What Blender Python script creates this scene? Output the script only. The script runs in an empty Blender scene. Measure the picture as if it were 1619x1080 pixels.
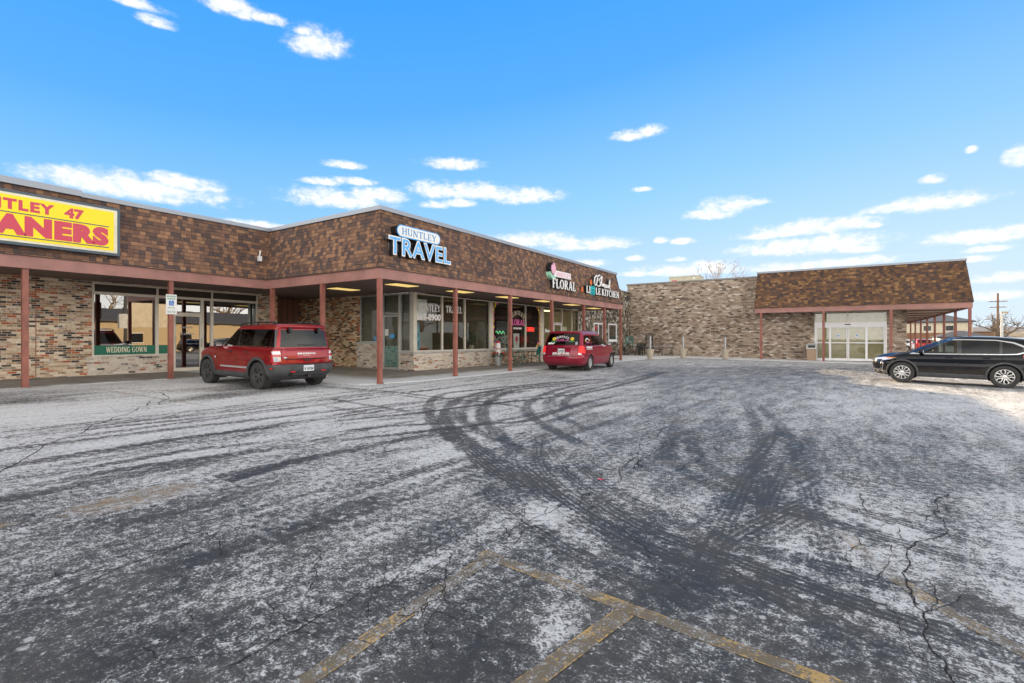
import bpy, bmesh, math, random
import numpy as np
from mathutils import Vector, Matrix
R = math.radians
random.seed(7)
scene = bpy.context.scene
# ------------------------------------------------------------------ camera
EYE = 1.32
FPX = 802.0
YAW = 33.45
cd = bpy.data.cameras.new("camera")
cd.sensor_width = 36.0
cd.lens = FPX / 1619.0 * 36.0
cd.shift_y = (536.0 - 540.0) / 1619.0
cd.clip_start = 0.05
cd.clip_end = 4000
cam = bpy.data.objects.new("camera", cd)
cam.location = (0, 0, EYE)
cam.rotation_euler = (R(90), 0, R(YAW))
scene.collection.objects.link(cam)
scene.camera = cam
# ------------------------------------------------------------------ exposure
scene.view_settings.view_transform = 'Standard'
scene.view_settings.look = 'None'
scene.view_settings.exposure = 1.22
scene.view_settings.gamma = 1.0
# ------------------------------------------------------------------ sun and sky
SUN_EL = 17.1
SUN_OFF = 37.0            # the low sun stands behind the shops, a little towards +Y
sdir = Vector((-math.cos(R(SUN_OFF)) * math.cos(R(SUN_EL)), math.sin(R(SUN_OFF)) * math.cos(R(SUN_EL)), math.sin(R(SUN_EL))))
sl = bpy.data.lights.new("sun", 'SUN')
sl.energy = 5.0
sl.angle = R(0.55)
sl.color = (1.0, 0.76, 0.48)
so = bpy.data.objects.new("sun", sl)
so.rotation_euler = sdir.to_track_quat('Z', 'Y').to_euler()
so.location = (0, 0, 60)
scene.collection.objects.link(so)

class NT:
    """small node helper"""
    def __init__(s, tree):
        s.t = tree
        s.n = tree.nodes
        s.l = tree.links
    def add(s, kind, **kw):
        n = s.n.new(kind)
        for k, v in kw.items():
            setattr(n, k, v)
        return n
    def put(s, sock, v):
        if v is None:
            return
        if isinstance(v, bpy.types.NodeSocket):
            s.l.new(v, sock)
        else:
            if sock.type == 'RGBA' and hasattr(v, '__len__') and len(v) == 3:
                v = (*v, 1)
            sock.default_value = v
    def m(s, op, a, b=None, c=None, clamp=False):
        n = s.add('ShaderNodeMath', operation=op, use_clamp=clamp)
        s.put(n.inputs[0], a); s.put(n.inputs[1], b); s.put(n.inputs[2], c)
        return n.outputs[0]
    def vm(s, op, a, b=None):
        n = s.add('ShaderNodeVectorMath', operation=op)
        s.put(n.inputs[0], a); s.put(n.inputs[1], b)
        return n.outputs['Value'] if op in ('LENGTH', 'DOT_PRODUCT', 'DISTANCE') else n.outputs[0]
    def sep(s, v):
        n = s.add('ShaderNodeSeparateXYZ'); s.put(n.inputs[0], v); return n.outputs
    def comb(s, x, y, z=0.0):
        n = s.add('ShaderNodeCombineXYZ'); s.put(n.inputs[0], x); s.put(n.inputs[1], y); s.put(n.inputs[2], z); return n.outputs[0]
    def smooth(s, v, a, b, lo=0.0, hi=1.0):
        n = s.add('ShaderNodeMapRange', interpolation_type='SMOOTHSTEP')
        s.put(n.inputs[0], v); s.put(n.inputs[1], a); s.put(n.inputs[2], b); s.put(n.inputs[3], lo); s.put(n.inputs[4], hi)
        return n.outputs[0]
    def mix(s, f, a, b, mode='MIX'):
        n = s.add('ShaderNodeMix', data_type='RGBA', blend_type=mode)
        s.put(n.inputs['Factor'], f); s.put(n.inputs[6], a); s.put(n.inputs[7], b)
        return n.outputs[2]
    def noise(s, vec, scale, detail=3.0, rough=0.55, dim='3D', dist=0.0):
        n = s.add('ShaderNodeTexNoise', noise_dimensions=dim)
        s.put(n.inputs['Vector'], vec); s.put(n.inputs['Scale'], scale); s.put(n.inputs['Detail'], detail)
        s.put(n.inputs['Roughness'], rough); s.put(n.inputs['Distortion'], dist)
        return n.outputs[0]
    def ramp(s, v, stops, interp='LINEAR'):
        n = s.add('ShaderNodeValToRGB'); cr = n.color_ramp; cr.interpolation = interp
        while len(cr.elements) < len(stops):
            cr.elements.new(0.5)
        for e, (p, c) in zip(cr.elements, stops):
            e.position = p; e.color = (*c, 1)
        s.put(n.inputs[0], v)
        return n.outputs[0]

# cloud list: azimuth from +Y, elevation, half widths, all in degrees of sky
SKYS, CLD, FILL_VEIL = 3.6, 3.95, 4.8
SKY0, SKY1, SKY2, SKY3, SKY4, SKY5 = (.80, .92, 1.0), (.62, .83, 1.03), (.32, .65, 1.06), (.10, .435, 1.08), (.034, .35, 1.15), (.026, .33, 1.18)
CLOUDS = ((-68.35,27.08,1.35,0.46),(-62.45,29.75,2.3,0.75),(-59.35,29.58,1.5,0.44),(-70.68,27.93,2.72,0.36),(-54.43,28.38,2.61,1.14),(-55.79,29.17,1.1,0.4),(-70.0,13.3,6.01,1.09),(-74.14,13.86,2.06,0.61),(-66.38,14.32,3.02,0.68),(-52.34,14.42,4.79,0.95),(-48.76,15.08,3.32,0.71),(-53.93,16.16,1.88,0.37),(-50.73,16.51,1.95,0.38),(-51.7,17.98,1.93,0.37),(-48.09,15.51,2.01,0.45),(-41.92,16.03,2.37,0.85),(-36.98,16.04,3.55,0.86),(-31.99,15.6,3.57,0.79),(-40.17,18.81,2.96,0.57),(-41.92,14.59,1.68,0.4),(-39.82,14.85,2.12,0.4),(-20.43,21.24,1.9,0.48),(-18.08,21.52,1.46,0.54),(-31.27,10.86,4.27,0.76),(-24.91,10.34,4.32,0.68),(-10.45,13.43,2.3,0.87),(-11.98,12.81,2.1,0.57),(-8.07,13.55,1.28,0.37),(-2.52,10.66,4.73,0.71),(0.03,10.66,1.99,0.52),(-3.05,8.92,5.85,0.84),(0.53,8.29,1.97,0.41),(-4.95,10.31,4.41,0.43),(6.45,11.57,3.37,0.68),(4.28,11.59,2.68,0.43),(8.49,11.58,1.5,0.41),(6.24,13.54,0.85,0.36),(9.27,8.39,3.09,0.62),(11.14,8.58,1.81,0.5),(11.5,14.17,0.79,0.76),(8.76,15.44,0.35,0.29),(-19.08,15.91,1.01,0.26),(-24.91,8.35,1.96,0.41),(-14.17,7.24,4.77,0.66),(-12.29,7.55,2.79,0.52),(-18.08,7.06,2.99,0.34),(-4.67,6.92,3.29,0.56),(0.03,7.17,3.48,0.41),(9.65,7.32,1.33,0.26),(9.07,6.6,1.16,0.26),(10.77,4.9,1.84,0.41),(9.65,3.44,1.91,0.42),(-17.09,10.51,0.66,0.33),(-14.81,10.31,1.15,0.33),(1.98,10.31,0.66,0.28),(-60.5,11.3,2.55,0.37),(-58.19,11.15,1.77,0.37),(-50.73,4.49,1.95,0.54),(-19.62,8.74,0.94,0.27),(-15.46,8.43,0.9,0.27))
w = bpy.data.worlds.new("World"); scene.world = w; w.use_nodes = True
k = NT(w.node_tree); k.n.clear()
sky = k.add('ShaderNodeTexSky', sky_type='NISHITA')
sky.sun_disc = False
sky.sun_elevation = R(SUN_EL)
sky.sun_rotation = math.atan2(sdir.x, sdir.y)
sky.altitude = 200; sky.air_density = 1.0; sky.dust_density = 0.0; sky.ozone_density = 1.6
tc = k.add('ShaderNodeTexCoord')
d = k.sep(tc.outputs['Generated'])
az = k.m('DEGREES' if False else 'MULTIPLY', k.m('ARCTAN2', d[0], d[1]), 57.29578)
el = k.m('MULTIPLY', k.m('ARCSINE', d[2]), 57.29578)
vec = k.comb(az, k.m('MULTIPLY', el, 1.7))
n1 = k.noise(vec, 0.42, 3.0, 0.5)
n2 = k.noise(vec, 1.1, 7.0, 0.66)
wob = k.m('ADD', k.m('MULTIPLY', k.m('SUBTRACT', n1, 0.5), 3.4), k.m('MULTIPLY', k.m('SUBTRACT', n2, 0.5), 2.9))
field = None
for ca, ce, ha, he in CLOUDS:
    dx = k.m('MULTIPLY', k.m('SUBTRACT', az, ca), 1.0 / ha)
    dy = k.m('MULTIPLY', k.m('SUBTRACT', el, ce), 0.93 / he)
    dy = k.m('MAXIMUM', dy, k.m('MULTIPLY', dy, -1.5))      # flat undersides
    q = k.m('MULTIPLY_ADD', dx, dx, k.m('MULTIPLY', dy, dy))
    e = k.m('SUBTRACT', 1.0, q)
    field = e if field is None else k.m('MAXIMUM', field, e)
field = k.m('MAXIMUM', field, -3.0)
dens = k.m('MULTIPLY', k.m('POWER', k.smooth(k.m('ADD', field, wob), -1.7, 1.15), 1.9), 0.97)
# unseen overcast added overhead and behind to fill the shade with neutral light
up = k.noise(tc.outputs['Generated'], 2.2, 5.0, 0.6)
side = k.m('MAXIMUM', k.smooth(az, 25.0, 60.0), k.smooth(az, -92.0, -120.0))
side = k.m('MAXIMUM', side, k.smooth(el, 35.0, 50.0))
fill_veil = k.m('MULTIPLY', side, k.smooth(up, 0.25, 0.55, 0.55, 1.0))
hs = k.add('ShaderNodeHueSaturation'); hs.inputs['Saturation'].default_value = 1.2
k.put(hs.inputs['Color'], sky.outputs[0])
capd = k.mix(1.0, hs.outputs[0], (3.2, 4.0, 5.6), 'DARKEN')
el01 = k.smooth(el, 0.0, 32.0)
elz = k.m('MULTIPLY_ADD', k.smooth(az, -75.0, 12.0), -9.0, el)       # paler towards the north-east
clear = k.ramp(k.m('DIVIDE', k.m('ADD', elz, 9.0), 60.0), [(0.0, SKY0), (0.13, SKY1), (0.30, SKY2), (0.50, SKY3), (0.72, SKY4), (1.0, SKY5)])
clear = k.mix(1.0, clear, (SKYS, SKYS, SKYS), 'MULTIPLY')
skyc = k.mix(0.93, capd, clear)
cloudc = k.mix(k.smooth(n2, 0.3, 0.7), (CLD * .88, CLD * .93, CLD * 1.0), (CLD * 1.04, CLD * 1.03, CLD * 1.02))
col = k.mix(dens, skyc, cloudc)
low = k.smooth(el, 38.0, 10.0, 0.74, 2.35)  # added overcast made brighter low down, to light walls under the canopies
col = k.mix(fill_veil, col, k.mix(1.0, (FILL_VEIL * 1.04, FILL_VEIL * 1.0, FILL_VEIL * .93), k.comb(low, low, low), 'MULTIPLY'))
bg = k.add('ShaderNodeBackground'); bg.inputs[1].default_value = 0.12
k.put(bg.inputs[0], col)
k.l.new(bg.outputs[0], k.add('ShaderNodeOutputWorld').inputs[0])

# ------------------------------------------------------------------ helpers
C = scene.collection
WM = {}                                     # world matrices of the things, by object
def gz(x):
    """height of the sloping lot at a given world x"""
    x = max(min(x, 9.0), -24.0)
    return -0.015 * (x + 14.5)

def tag(o, label=None, cat=None, group=None, kind=None):
    if label: o['label'] = label
    if cat: o['category'] = cat
    if group: o['group'] = group
    if kind: o['kind'] = kind
    return o

def thing(name, label, cat, loc=(0, 0, 0), rotz=0.0, group=None):
    o = bpy.data.objects.new(name, None)
    o.empty_display_size = 0.3
    C.objects.link(o)
    o.location = loc; o.rotation_euler = (0, 0, rotz)
    WM[o.name] = Matrix.Translation(loc) @ Matrix.Rotation(rotz, 4, 'Z')
    return tag(o, label, cat, group)

class MB:
    def __init__(s):
        s.v = []; s.f = []; s.mi = []; s.cur = 0; s.uv = None
    def quad(s, *p):
        i = len(s.v); s.v += [tuple(q) for q in p]; s.f.append(tuple(range(i, i + len(p)))); s.mi.append(s.cur)
        return s
    def box(s, x0, x1, y0, y1, z0, z1):
        if x0 > x1: x0, x1 = x1, x0
        if y0 > y1: y0, y1 = y1, y0
        if z0 > z1: z0, z1 = z1, z0
        i = len(s.v)
        s.v += [(x0, y0, z0), (x1, y0, z0), (x1, y1, z0), (x0, y1, z0), (x0, y0, z1), (x1, y0, z1), (x1, y1, z1), (x0, y1, z1)]
        for f in ((0, 3, 2, 1), (4, 5, 6, 7), (0, 1, 5, 4), (1, 2, 6, 5), (2, 3, 7, 6), (3, 0, 4, 7)):
            s.f.append(tuple(i + q for q in f)); s.mi.append(s.cur)
        return s
    def hexa(s, bot, top):
        """two matching rings of points"""
        n = len(bot); i = len(s.v)
        s.v += [tuple(p) for p in bot] + [tuple(p) for p in top]
        s.f.append(tuple(i + n - 1 - q for q in range(n))); s.mi.append(s.cur)
        s.f.append(tuple(i + n + q for q in range(n))); s.mi.append(s.cur)
        for q in range(n):
            r = (q + 1) % n
            s.f.append((i + q, i + r, i + n + r, i + n + q)); s.mi.append(s.cur)
        return s
    def tube(s, pts, r, seg=8, caps=True):
        pts = [Vector(p) for p in pts]
        rs = r if hasattr(r, '__len__') else [r] * len(pts)
        rings = []
        up = None
        for a, p in enumerate(pts):
            t = (pts[min(a + 1, len(pts) - 1)] - pts[max(a - 1, 0)]).normalized()
            if up is None:
                up = Vector((0, 0, 1)) if abs(t.z) < 0.9 else Vector((1, 0, 0))
            u = t.cross(up).normalized(); v = u.cross(t).normalized(); up = v
            i = len(s.v)
            for q in range(seg):
                an = 2 * math.pi * q / seg
                s.v.append(tuple(p + (u * math.cos(an) + v * math.sin(an)) * rs[a]))
            rings.append(i)
        for a in range(len(rings) - 1):
            for q in range(seg):
                r2 = (q + 1) % seg
                s.f.append((rings[a] + q, rings[a] + r2, rings[a + 1] + r2, rings[a + 1] + q)); s.mi.append(s.cur)
        if caps:
            s.f.append(tuple(rings[0] + q for q in reversed(range(seg)))); s.mi.append(s.cur)
            s.f.append(tuple(rings[-1] + q for q in range(seg))); s.mi.append(s.cur)
        return s
    def lathe(s, prof, c=(0, 0, 0), axis='z', seg=24, close=False):
        """prof: list of (r, h)"""
        i0 = len(s.v); n = len(prof)
        for r, h in prof:
            for q in range(seg):
                an = 2 * math.pi * q / seg; a, b = r * math.cos(an), r * math.sin(an)
                if axis == 'z': p = (a, b, h)
                elif axis == 'y': p = (a, h, b)
                else: p = (h, a, b)
                s.v.append((p[0] + c[0], p[1] + c[1], p[2] + c[2]))
        for a in range(n if close else n - 1):
            a2 = (a + 1) % n
            for q in range(seg):
                r2 = (q + 1) % seg
                s.f.append((i0 + a * seg + q, i0 + a * seg + r2, i0 + a2 * seg + r2, i0 + a2 * seg + q)); s.mi.append(s.cur)
        return s
    def ball(s, c, r, seg=10, rings=6):
        rx, ry, rz = r if hasattr(r, '__len__') else (r, r, r)
        i0 = len(s.v)
        for a in range(rings + 1):
            th = math.pi * a / rings
            for q in range(seg):
                ph = 2 * math.pi * q / seg
                s.v.append((c[0] + rx * math.sin(th) * math.cos(ph), c[1] + ry * math.sin(th) * math.sin(ph), c[2] + rz * math.cos(th)))
        for a in range(rings):
            for q in range(seg):
                r2 = (q + 1) % seg
                s.f.append((i0 + a * seg + q, i0 + (a + 1) * seg + q, i0 + (a + 1) * seg + r2, i0 + a * seg + r2)); s.mi.append(s.cur)
        return s
    def mapped(s, fn):
        s.v = [tuple(fn(Vector(p))) for p in s.v]
        return s

def metre_uv(me):
    """uv in metres, u level, v up the slope"""
    uvl = me.uv_layers.new(name='UVMap')
    for p in me.polygons:
        n = p.normal
        if abs(n.z) > 0.9:
            u = Vector((1, 0, 0)); v = Vector((0, 1, 0))
        else:
            u = Vector((0, 0, 1)).cross(n).normalized(); v = n.cross(u).normalized()
        for li in p.loop_indices:
            co = me.vertices[me.loops[li].vertex_index].co
            uvl.data[li].uv = (co.dot(u), co.dot(v))

def mesh_obj(name, mb, mats, parent=None, world=False, smooth=None, uv=True):
    me = bpy.data.meshes.new(name)
    vs = mb.v
    if world and parent is not None:
        inv = WM[parent.name].inverted()
        vw = [tuple(inv @ Vector(p)) for p in vs]
    else:
        vw = vs
    me.from_pydata(vs, [], mb.f)
    if not isinstance(mats, (list, tuple)): mats = [mats]
    for mt in mats: me.materials.append(mt)
    if len(mats) > 1:
        me.polygons.foreach_set('material_index', mb.mi)
    bm = bmesh.new(); bm.from_mesh(me)
    bmesh.ops.recalc_face_normals(bm, faces=bm.faces) if getattr(mb, 'recalc', False) else None
    bm.to_mesh(me); bm.free()
    me.update()
    if uv: metre_uv(me)
    if vw is not vs:
        me.vertices.foreach_set('co', [c for p in vw for c in p])
    me.update()
    if smooth is not None:
        me.polygons.foreach_set('use_smooth', [True] * len(me.polygons))
        me.set_sharp_from_angle(angle=R(smooth))
    o = bpy.data.objects.new(name, me)
    C.objects.link(o)
    if parent is not None: o.parent = parent
    WM[o.name] = WM[parent.name].copy() if parent is not None else Matrix.Identity(4)
    return o

def struct(name, mb, mat, kind='structure', **kw):
    o = mesh_obj(name, mb, mat, **kw); o['kind'] = kind
    return o

def copy_tree(o, parent=None, mats=None):
    c = o.copy(); C.objects.link(c)
    if parent is not None: c.parent = parent
    for ch in [x for x in C.objects if x.parent == o]:
        copy_tree(ch, c)
    return c

def frame_map(O, U, N):
    """map (u, v, w) with v up and w out of the wall"""
    O, U, N = Vector(O), Vector(U), Vector(N)
    Z = Vector((0, 0, 1))
    return lambda p: O + U * p[0] + Z * p[1] + N * p[2]
# ------------------------------------------------------------------ materials
def mat(name):
    m = bpy.data.materials.new(name); m.use_nodes = True
    kk = NT(m.node_tree); kk.n.clear()
    b = kk.add('ShaderNodeBsdfPrincipled'); o = kk.add('ShaderNodeOutputMaterial')
    kk.l.new(b.outputs[0], o.inputs[0])
    return m, kk, b

def plain(name, col, rough=0.6, metal=0.0, coat=0.0, var=0.12, scale=3.0, bump=0.0, spec=0.5):
    m, kk, b = mat(name)
    g = kk.add('ShaderNodeNewGeometry').outputs['Position']
    n = kk.noise(g, scale, 5.0, 0.6)
    f = kk.smooth(n, 0.25, 0.75, 1.0 - var, 1.0 + var)
    c = kk.mix(1.0, (*col, 1), kk.comb(f, f, f), 'MULTIPLY')
    kk.put(b.inputs['Base Color'], c)
    kk.put(b.inputs['Roughness'], kk.smooth(n, 0.2, 0.8, max(rough - 0.07, 0.0), min(rough + 0.07, 1)))
    b.inputs['Metallic'].default_value = metal
    b.inputs['Specular IOR Level'].default_value = spec
    b.inputs['Coat Weight'].default_value = coat
    b.inputs['Coat Roughness'].default_value = 0.04
    if bump:
        bp = kk.add('ShaderNodeBump'); bp.inputs['Distance'].default_value = bump; bp.inputs['Strength'].default_value = 0.6
        kk.put(bp.inputs['Height'], kk.noise(g, scale * 12, 4.0)); kk.put(b.inputs['Normal'], bp.outputs[0])
    return m

def emit(name, col, s):
    m, kk, b = mat(name)
    b.inputs['Base Color'].default_value = (*col, 1)
    b.inputs['Emission Color'].default_value = (*col, 1)
    b.inputs['Emission Strength'].default_value = s
    return m

def cells(kk, uv, bw, bh, off=0.5, rand=0.35):
    """running bond cells: returns (random a, random b, fu, fv)"""
    s = kk.sep(uv)
    vr = kk.m('DIVIDE', s[1], bh); row = kk.m('FLOOR', vr); fv = kk.m('FRACT', vr)
    w1 = kk.add('ShaderNodeTexWhiteNoise', noise_dimensions='1D'); kk.put(w1.inputs['W'], row)
    sh = kk.m('ADD', kk.m('MULTIPLY', kk.m('FLOORED_MODULO', row, 2.0), off), kk.m('MULTIPLY', w1.outputs[0], rand))
    ur = kk.m('ADD', kk.m('DIVIDE', s[0], bw), sh); colu = kk.m('FLOOR', ur); fu = kk.m('FRACT', ur)
    w2 = kk.add('ShaderNodeTexWhiteNoise', noise_dimensions='2D'); kk.put(w2.inputs['Vector'], kk.comb(colu, row))
    cs = kk.add('ShaderNodeSeparateColor'); kk.put(cs.inputs[0], w2.outputs['Color'])
    return w2.outputs[0], cs.outputs[1], fu, fv

def shingle(name, stops, bw=0.155, bh=0.122):
    m, kk, b = mat(name)
    uv = kk.add('ShaderNodeUVMap').outputs[0]
    uvd = kk.vm('ADD', uv, kk.comb(0.0, kk.m('MULTIPLY', kk.m('SUBTRACT', kk.noise(uv, 0.7, 2.0), 0.5), 0.02)))
    a, r2, fu, fv = cells(kk, uvd, bw, bh, 0.37, 0.9)
    # a second wider random layer makes the blotches larger than one tab
    blot = kk.noise(kk.comb(kk.sep(uv)[0], kk.m('MULTIPLY', kk.sep(uv)[1], 1.3)), 1.5, 3.0)
    v = kk.m('ADD', kk.m('MULTIPLY', a, 0.88), kk.m('MULTIPLY', blot, 0.17))
    c = kk.ramp(v, stops, 'CONSTANT')
    g = kk.add('ShaderNodeNewGeometry').outputs['Position']
    fine = kk.noise(g, 60.0, 3.0, 0.7)
    f = kk.smooth(fine, 0.3, 0.7, 0.78, 1.22)
    c = kk.mix(1.0, c, kk.comb(f, f, f), 'MULTIPLY')
    wear = kk.smooth(kk.noise(g, 0.4, 4.0), 0.35, 0.7, 0.88, 1.12)
    c = kk.mix(1.0, c, kk.comb(wear, wear, wear), 'MULTIPLY')
    # shadow line painted dark along each tab's butt edge; side gaps show dark felt
    gap = kk.m('MAXIMUM', kk.smooth(fv, 0.10, 0.03), kk.m('MULTIPLY', kk.smooth(fu, 0.055, 0.02), kk.m('GREATER_THAN', r2, 0.35)))
    c = kk.mix(kk.m('MULTIPLY', gap, 0.72), c, (0.022, 0.018, 0.018))
    kk.put(b.inputs['Base Color'], c); b.inputs['Roughness'].default_value = 0.92
    b.inputs['Specular IOR Level'].default_value = 0.25
    h = kk.m('ADD', kk.m('MULTIPLY', kk.m('SUBTRACT', 1.0, fv), 0.6), kk.m('MULTIPLY', r2, 0.7))
    h = kk.m('SUBTRACT', h, kk.m('MULTIPLY', gap, 1.0))
    bp = kk.add('ShaderNodeBump'); bp.inputs['Distance'].default_value = 0.014; bp.inputs['Strength'].default_value = 0.9
    kk.put(bp.inputs['Height'], h); kk.put(b.inputs['Normal'], bp.outputs[0])
    return m

def brick(name, stops, mortar, wash=0.0, washc=(0.55, 0.5, 0.46), bw=0.215, bh=0.070, tint=(1, 1, 1), mj=0.10, wav=0.018):
    m, kk, b = mat(name)
    uv = kk.add('ShaderNodeUVMap').outputs[0]
    g = kk.add('ShaderNodeNewGeometry').outputs['Position']
    wob = kk.m('MULTIPLY', kk.m('SUBTRACT', kk.noise(g, 9.0, 2.0), 0.5), wav)
    uvd = kk.vm('ADD', uv, kk.comb(wob, kk.m('MULTIPLY', wob, 0.6)))
    a, r2, fu, fv = cells(kk, uvd, bw, bh, 0.5, 0.12)
    c = kk.ramp(a, stops, 'CONSTANT')
    f = kk.smooth(kk.noise(g, 38.0, 4.0, 0.7), 0.25, 0.75, 0.65, 1.35)
    c = kk.mix(1.0, c, kk.comb(f, f, f), 'MULTIPLY')
    # lime wash and smeared mortar of tumbled old brick
    wn = kk.m('ADD', kk.m('MULTIPLY', kk.noise(g, 14.0, 5.0, 0.7), 0.75), kk.m('MULTIPLY', r2, 0.3))
    ws = kk.m('MULTIPLY', kk.smooth(wn, 0.78 - wash * 0.5, 0.88 - wash * 0.25), 0.85)
    c = kk.mix(ws, c, washc)
    mo = kk.m('MAXIMUM', kk.smooth(kk.m('ABSOLUTE', kk.m('SUBTRACT', fv, 0.5)), 0.5 - mj * 1.25, 0.5 - mj * 0.7),
              kk.smooth(kk.m('ABSOLUTE', kk.m('SUBTRACT', fu, 0.5)), 0.5 - mj * 0.45, 0.5 - mj * 0.22))
    c = kk.mix(mo, c, mortar)
    st = kk.smooth(kk.noise(g, 0.8, 4.0), 0.3, 0.7, 0.86, 1.12)
    c = kk.mix(1.0, c, kk.comb(kk.m('MULTIPLY', st, tint[0]), kk.m('MULTIPLY', st, tint[1]), kk.m('MULTIPLY', st, tint[2])), 'MULTIPLY')
    kk.put(b.inputs['Base Color'], c); b.inputs['Roughness'].default_value = 0.9
    b.inputs['Specular IOR Level'].default_value = 0.25
    bp = kk.add('ShaderNodeBump'); bp.inputs['Distance'].default_value = 0.009; bp.inputs['Strength'].default_value = 0.9
    kk.put(bp.inputs['Height'], kk.m('ADD', kk.m('SUBTRACT', kk.m('MULTIPLY', r2, 0.5), mo), kk.m('MULTIPLY', kk.noise(g, 30.0, 4.0), 0.6)))
    kk.put(b.inputs['Normal'], bp.outputs[0])
    return m

def stone(name):
    m, kk, b = mat(name)
    uv = kk.add('ShaderNodeUVMap').outputs[0]
    g = kk.add('ShaderNodeNewGeometry').outputs['Position']
    uvd = kk.vm('ADD', uv, kk.comb(kk.m('MULTIPLY', kk.noise(g, 3.0, 3.0), 0.4), kk.m('MULTIPLY', kk.noise(g, 3.7, 3.0), 0.4)))
    vo = kk.add('ShaderNodeTexVoronoi', voronoi_dimensions='2D', feature='F1'); kk.put(vo.inputs['Vector'], uvd); vo.inputs['Scale'].default_value = 5.5
    ve = kk.add('ShaderNodeTexVoronoi', voronoi_dimensions='2D', feature='DISTANCE_TO_EDGE'); kk.put(ve.inputs['Vector'], uvd); ve.inputs['Scale'].default_value = 5.5
    cs = kk.add('ShaderNodeSeparateColor'); kk.put(cs.inputs[0], vo.outputs['Color'])
    c = kk.ramp(cs.outputs[0], [(0, (0.035, 0.030, 0.026)), (0.16, (0.14, 0.11, 0.08)), (0.34, (0.27, 0.21, 0.14)), (0.55, (0.10, 0.09, 0.08)), (0.66, (0.36, 0.31, 0.25)), (0.82, (0.60, 0.56, 0.50))], 'CONSTANT')
    f = kk.smooth(kk.noise(g, 16.0, 5.0, 0.7), 0.25, 0.75, 0.45, 1.45)
    c = kk.mix(1.0, c, kk.comb(f, f, f), 'MULTIPLY')
    e = kk.smooth(ve.outputs[0], 0.07, 0.02)
    c = kk.mix(e, c, (0.11, 0.09, 0.07))
    kk.put(b.inputs['Base Color'], c); b.inputs['Roughness'].default_value = 0.9
    bp = kk.add('ShaderNodeBump'); bp.inputs['Distance'].default_value = 0.05; bp.inputs['Strength'].default_value = 1.0
    kk.put(bp.inputs['Height'], kk.m('ADD', kk.m('SUBTRACT', cs.outputs[1], kk.m('MULTIPLY', e, 1.5)), kk.noise(g, 12.0, 4.0)))
    kk.put(b.inputs['Normal'], bp.outputs[0])
    return m

def glass(name, tint, trans=0.75, refl=0.12, rough=0.0, boost=1.0):
    """flat pane: mirror part by fresnel, the rest seen through"""
    m = bpy.data.materials.new(name); m.use_nodes = True
    kk = NT(m.node_tree); kk.n.clear()
    fr = kk.add('ShaderNodeFresnel'); fr.inputs[0].default_value = 1.55
    gl = kk.add('ShaderNodeBsdfGlossy'); gl.inputs['Roughness'].default_value = rough; gl.inputs['Color'].default_value = (1, 1, 1, 1)
    tr = kk.add('ShaderNodeBsdfTransparent'); tr.inputs[0].default_value = (*[t * trans for t in tint], 1)
    g = kk.add('ShaderNodeNewGeometry').outputs['Position']
    bp = kk.add('ShaderNodeBump'); bp.inputs['Distance'].default_value = 0.01; bp.inputs['Strength'].default_value = 0.05
    kk.put(bp.inputs['Height'], kk.noise(g, 1.2, 2.0)); kk.put(gl.inputs['Normal'], bp.outputs[0])
    mx = kk.add('ShaderNodeMixShader')
    kk.put(mx.inputs[0], kk.m('MULTIPLY_ADD', fr.outputs[0], boost, refl, clamp=True))
    kk.l.new(tr.outputs[0], mx.inputs[1]); kk.l.new(gl.outputs[0], mx.inputs[2])
    kk.l.new(mx.outputs[0], kk.add('ShaderNodeOutputMaterial').inputs[0])
    return m

def paint(name, col, dirt=0.0, dirtc=(0.30, 0.28, 0.26), metal=0.35, dirt_h=0.75):
    """car paint with road film low on the body"""
    m, kk, b = mat(name)
    tcn = kk.add('ShaderNodeTexCoord').outputs['Object']
    z = kk.sep(tcn)[2]
    n = kk.noise(tcn, 5.0, 6.0, 0.7)
    low = kk.smooth(kk.m('ADD', z, kk.m('MULTIPLY', kk.m('SUBTRACT', n, 0.5), 0.45)), dirt_h, 0.25)
    f = kk.m('MULTIPLY', low, dirt)
    kk.put(b.inputs['Base Color'], kk.mix(f, (*col, 1), dirtc))
    kk.put(b.inputs['Metallic'], kk.m('MULTIPLY', kk.m('SUBTRACT', 1.0, f), metal))
    kk.put(b.inputs['Roughness'], kk.m('MULTIPLY_ADD', f, 0.4, 0.30))
    kk.put(b.inputs['Coat Weight'], kk.m('SUBTRACT', 1.0, kk.m('MULTIPLY', f, 0.9)))
    b.inputs['Coat Roughness'].default_value = 0.035
    b.inputs['Specular IOR Level'].default_value = 0.0
    return m

M = {}
SH = [(0, (0.089, 0.066, 0.063)), (0.24, (0.114, 0.073, 0.061)), (0.38, (0.152, 0.090, 0.067)), (0.56, (0.190, 0.109, 0.074)), (0.74, (0.238, 0.135, 0.086)), (0.86, (0.294, 0.166, 0.099))]
M['shingle'] = shingle('brown_blend_shingles', SH)
SH2 = [(0, (0.072, 0.050, 0.048)), (0.22, (0.098, 0.060, 0.045)), (0.40, (0.130, 0.074, 0.047)), (0.62, (0.165, 0.090, 0.052)), (0.78, (0.208, 0.115, 0.060)), (0.90, (0.26, 0.148, 0.074))]
M['shingle_warm'] = shingle('warm_blend_shingles', SH2, 0.20, 0.135)
BR = [(0, (0.056, 0.050, 0.049)), (0.17, (0.246, 0.143, 0.085)), (0.30, (0.470, 0.330, 0.212)), (0.48, (0.605, 0.484, 0.360)), (0.64, (0.448, 0.127, 0.053)), (0.74, (0.336, 0.209, 0.127)), (0.84, (0.694, 0.594, 0.477))]
M['brick_tan'] = brick('tumbled_tan_brick', BR, (0.46, 0.38, 0.28), 0.35, (0.60, 0.51, 0.39), tint=(1.10, 1.02, 0.88))
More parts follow.
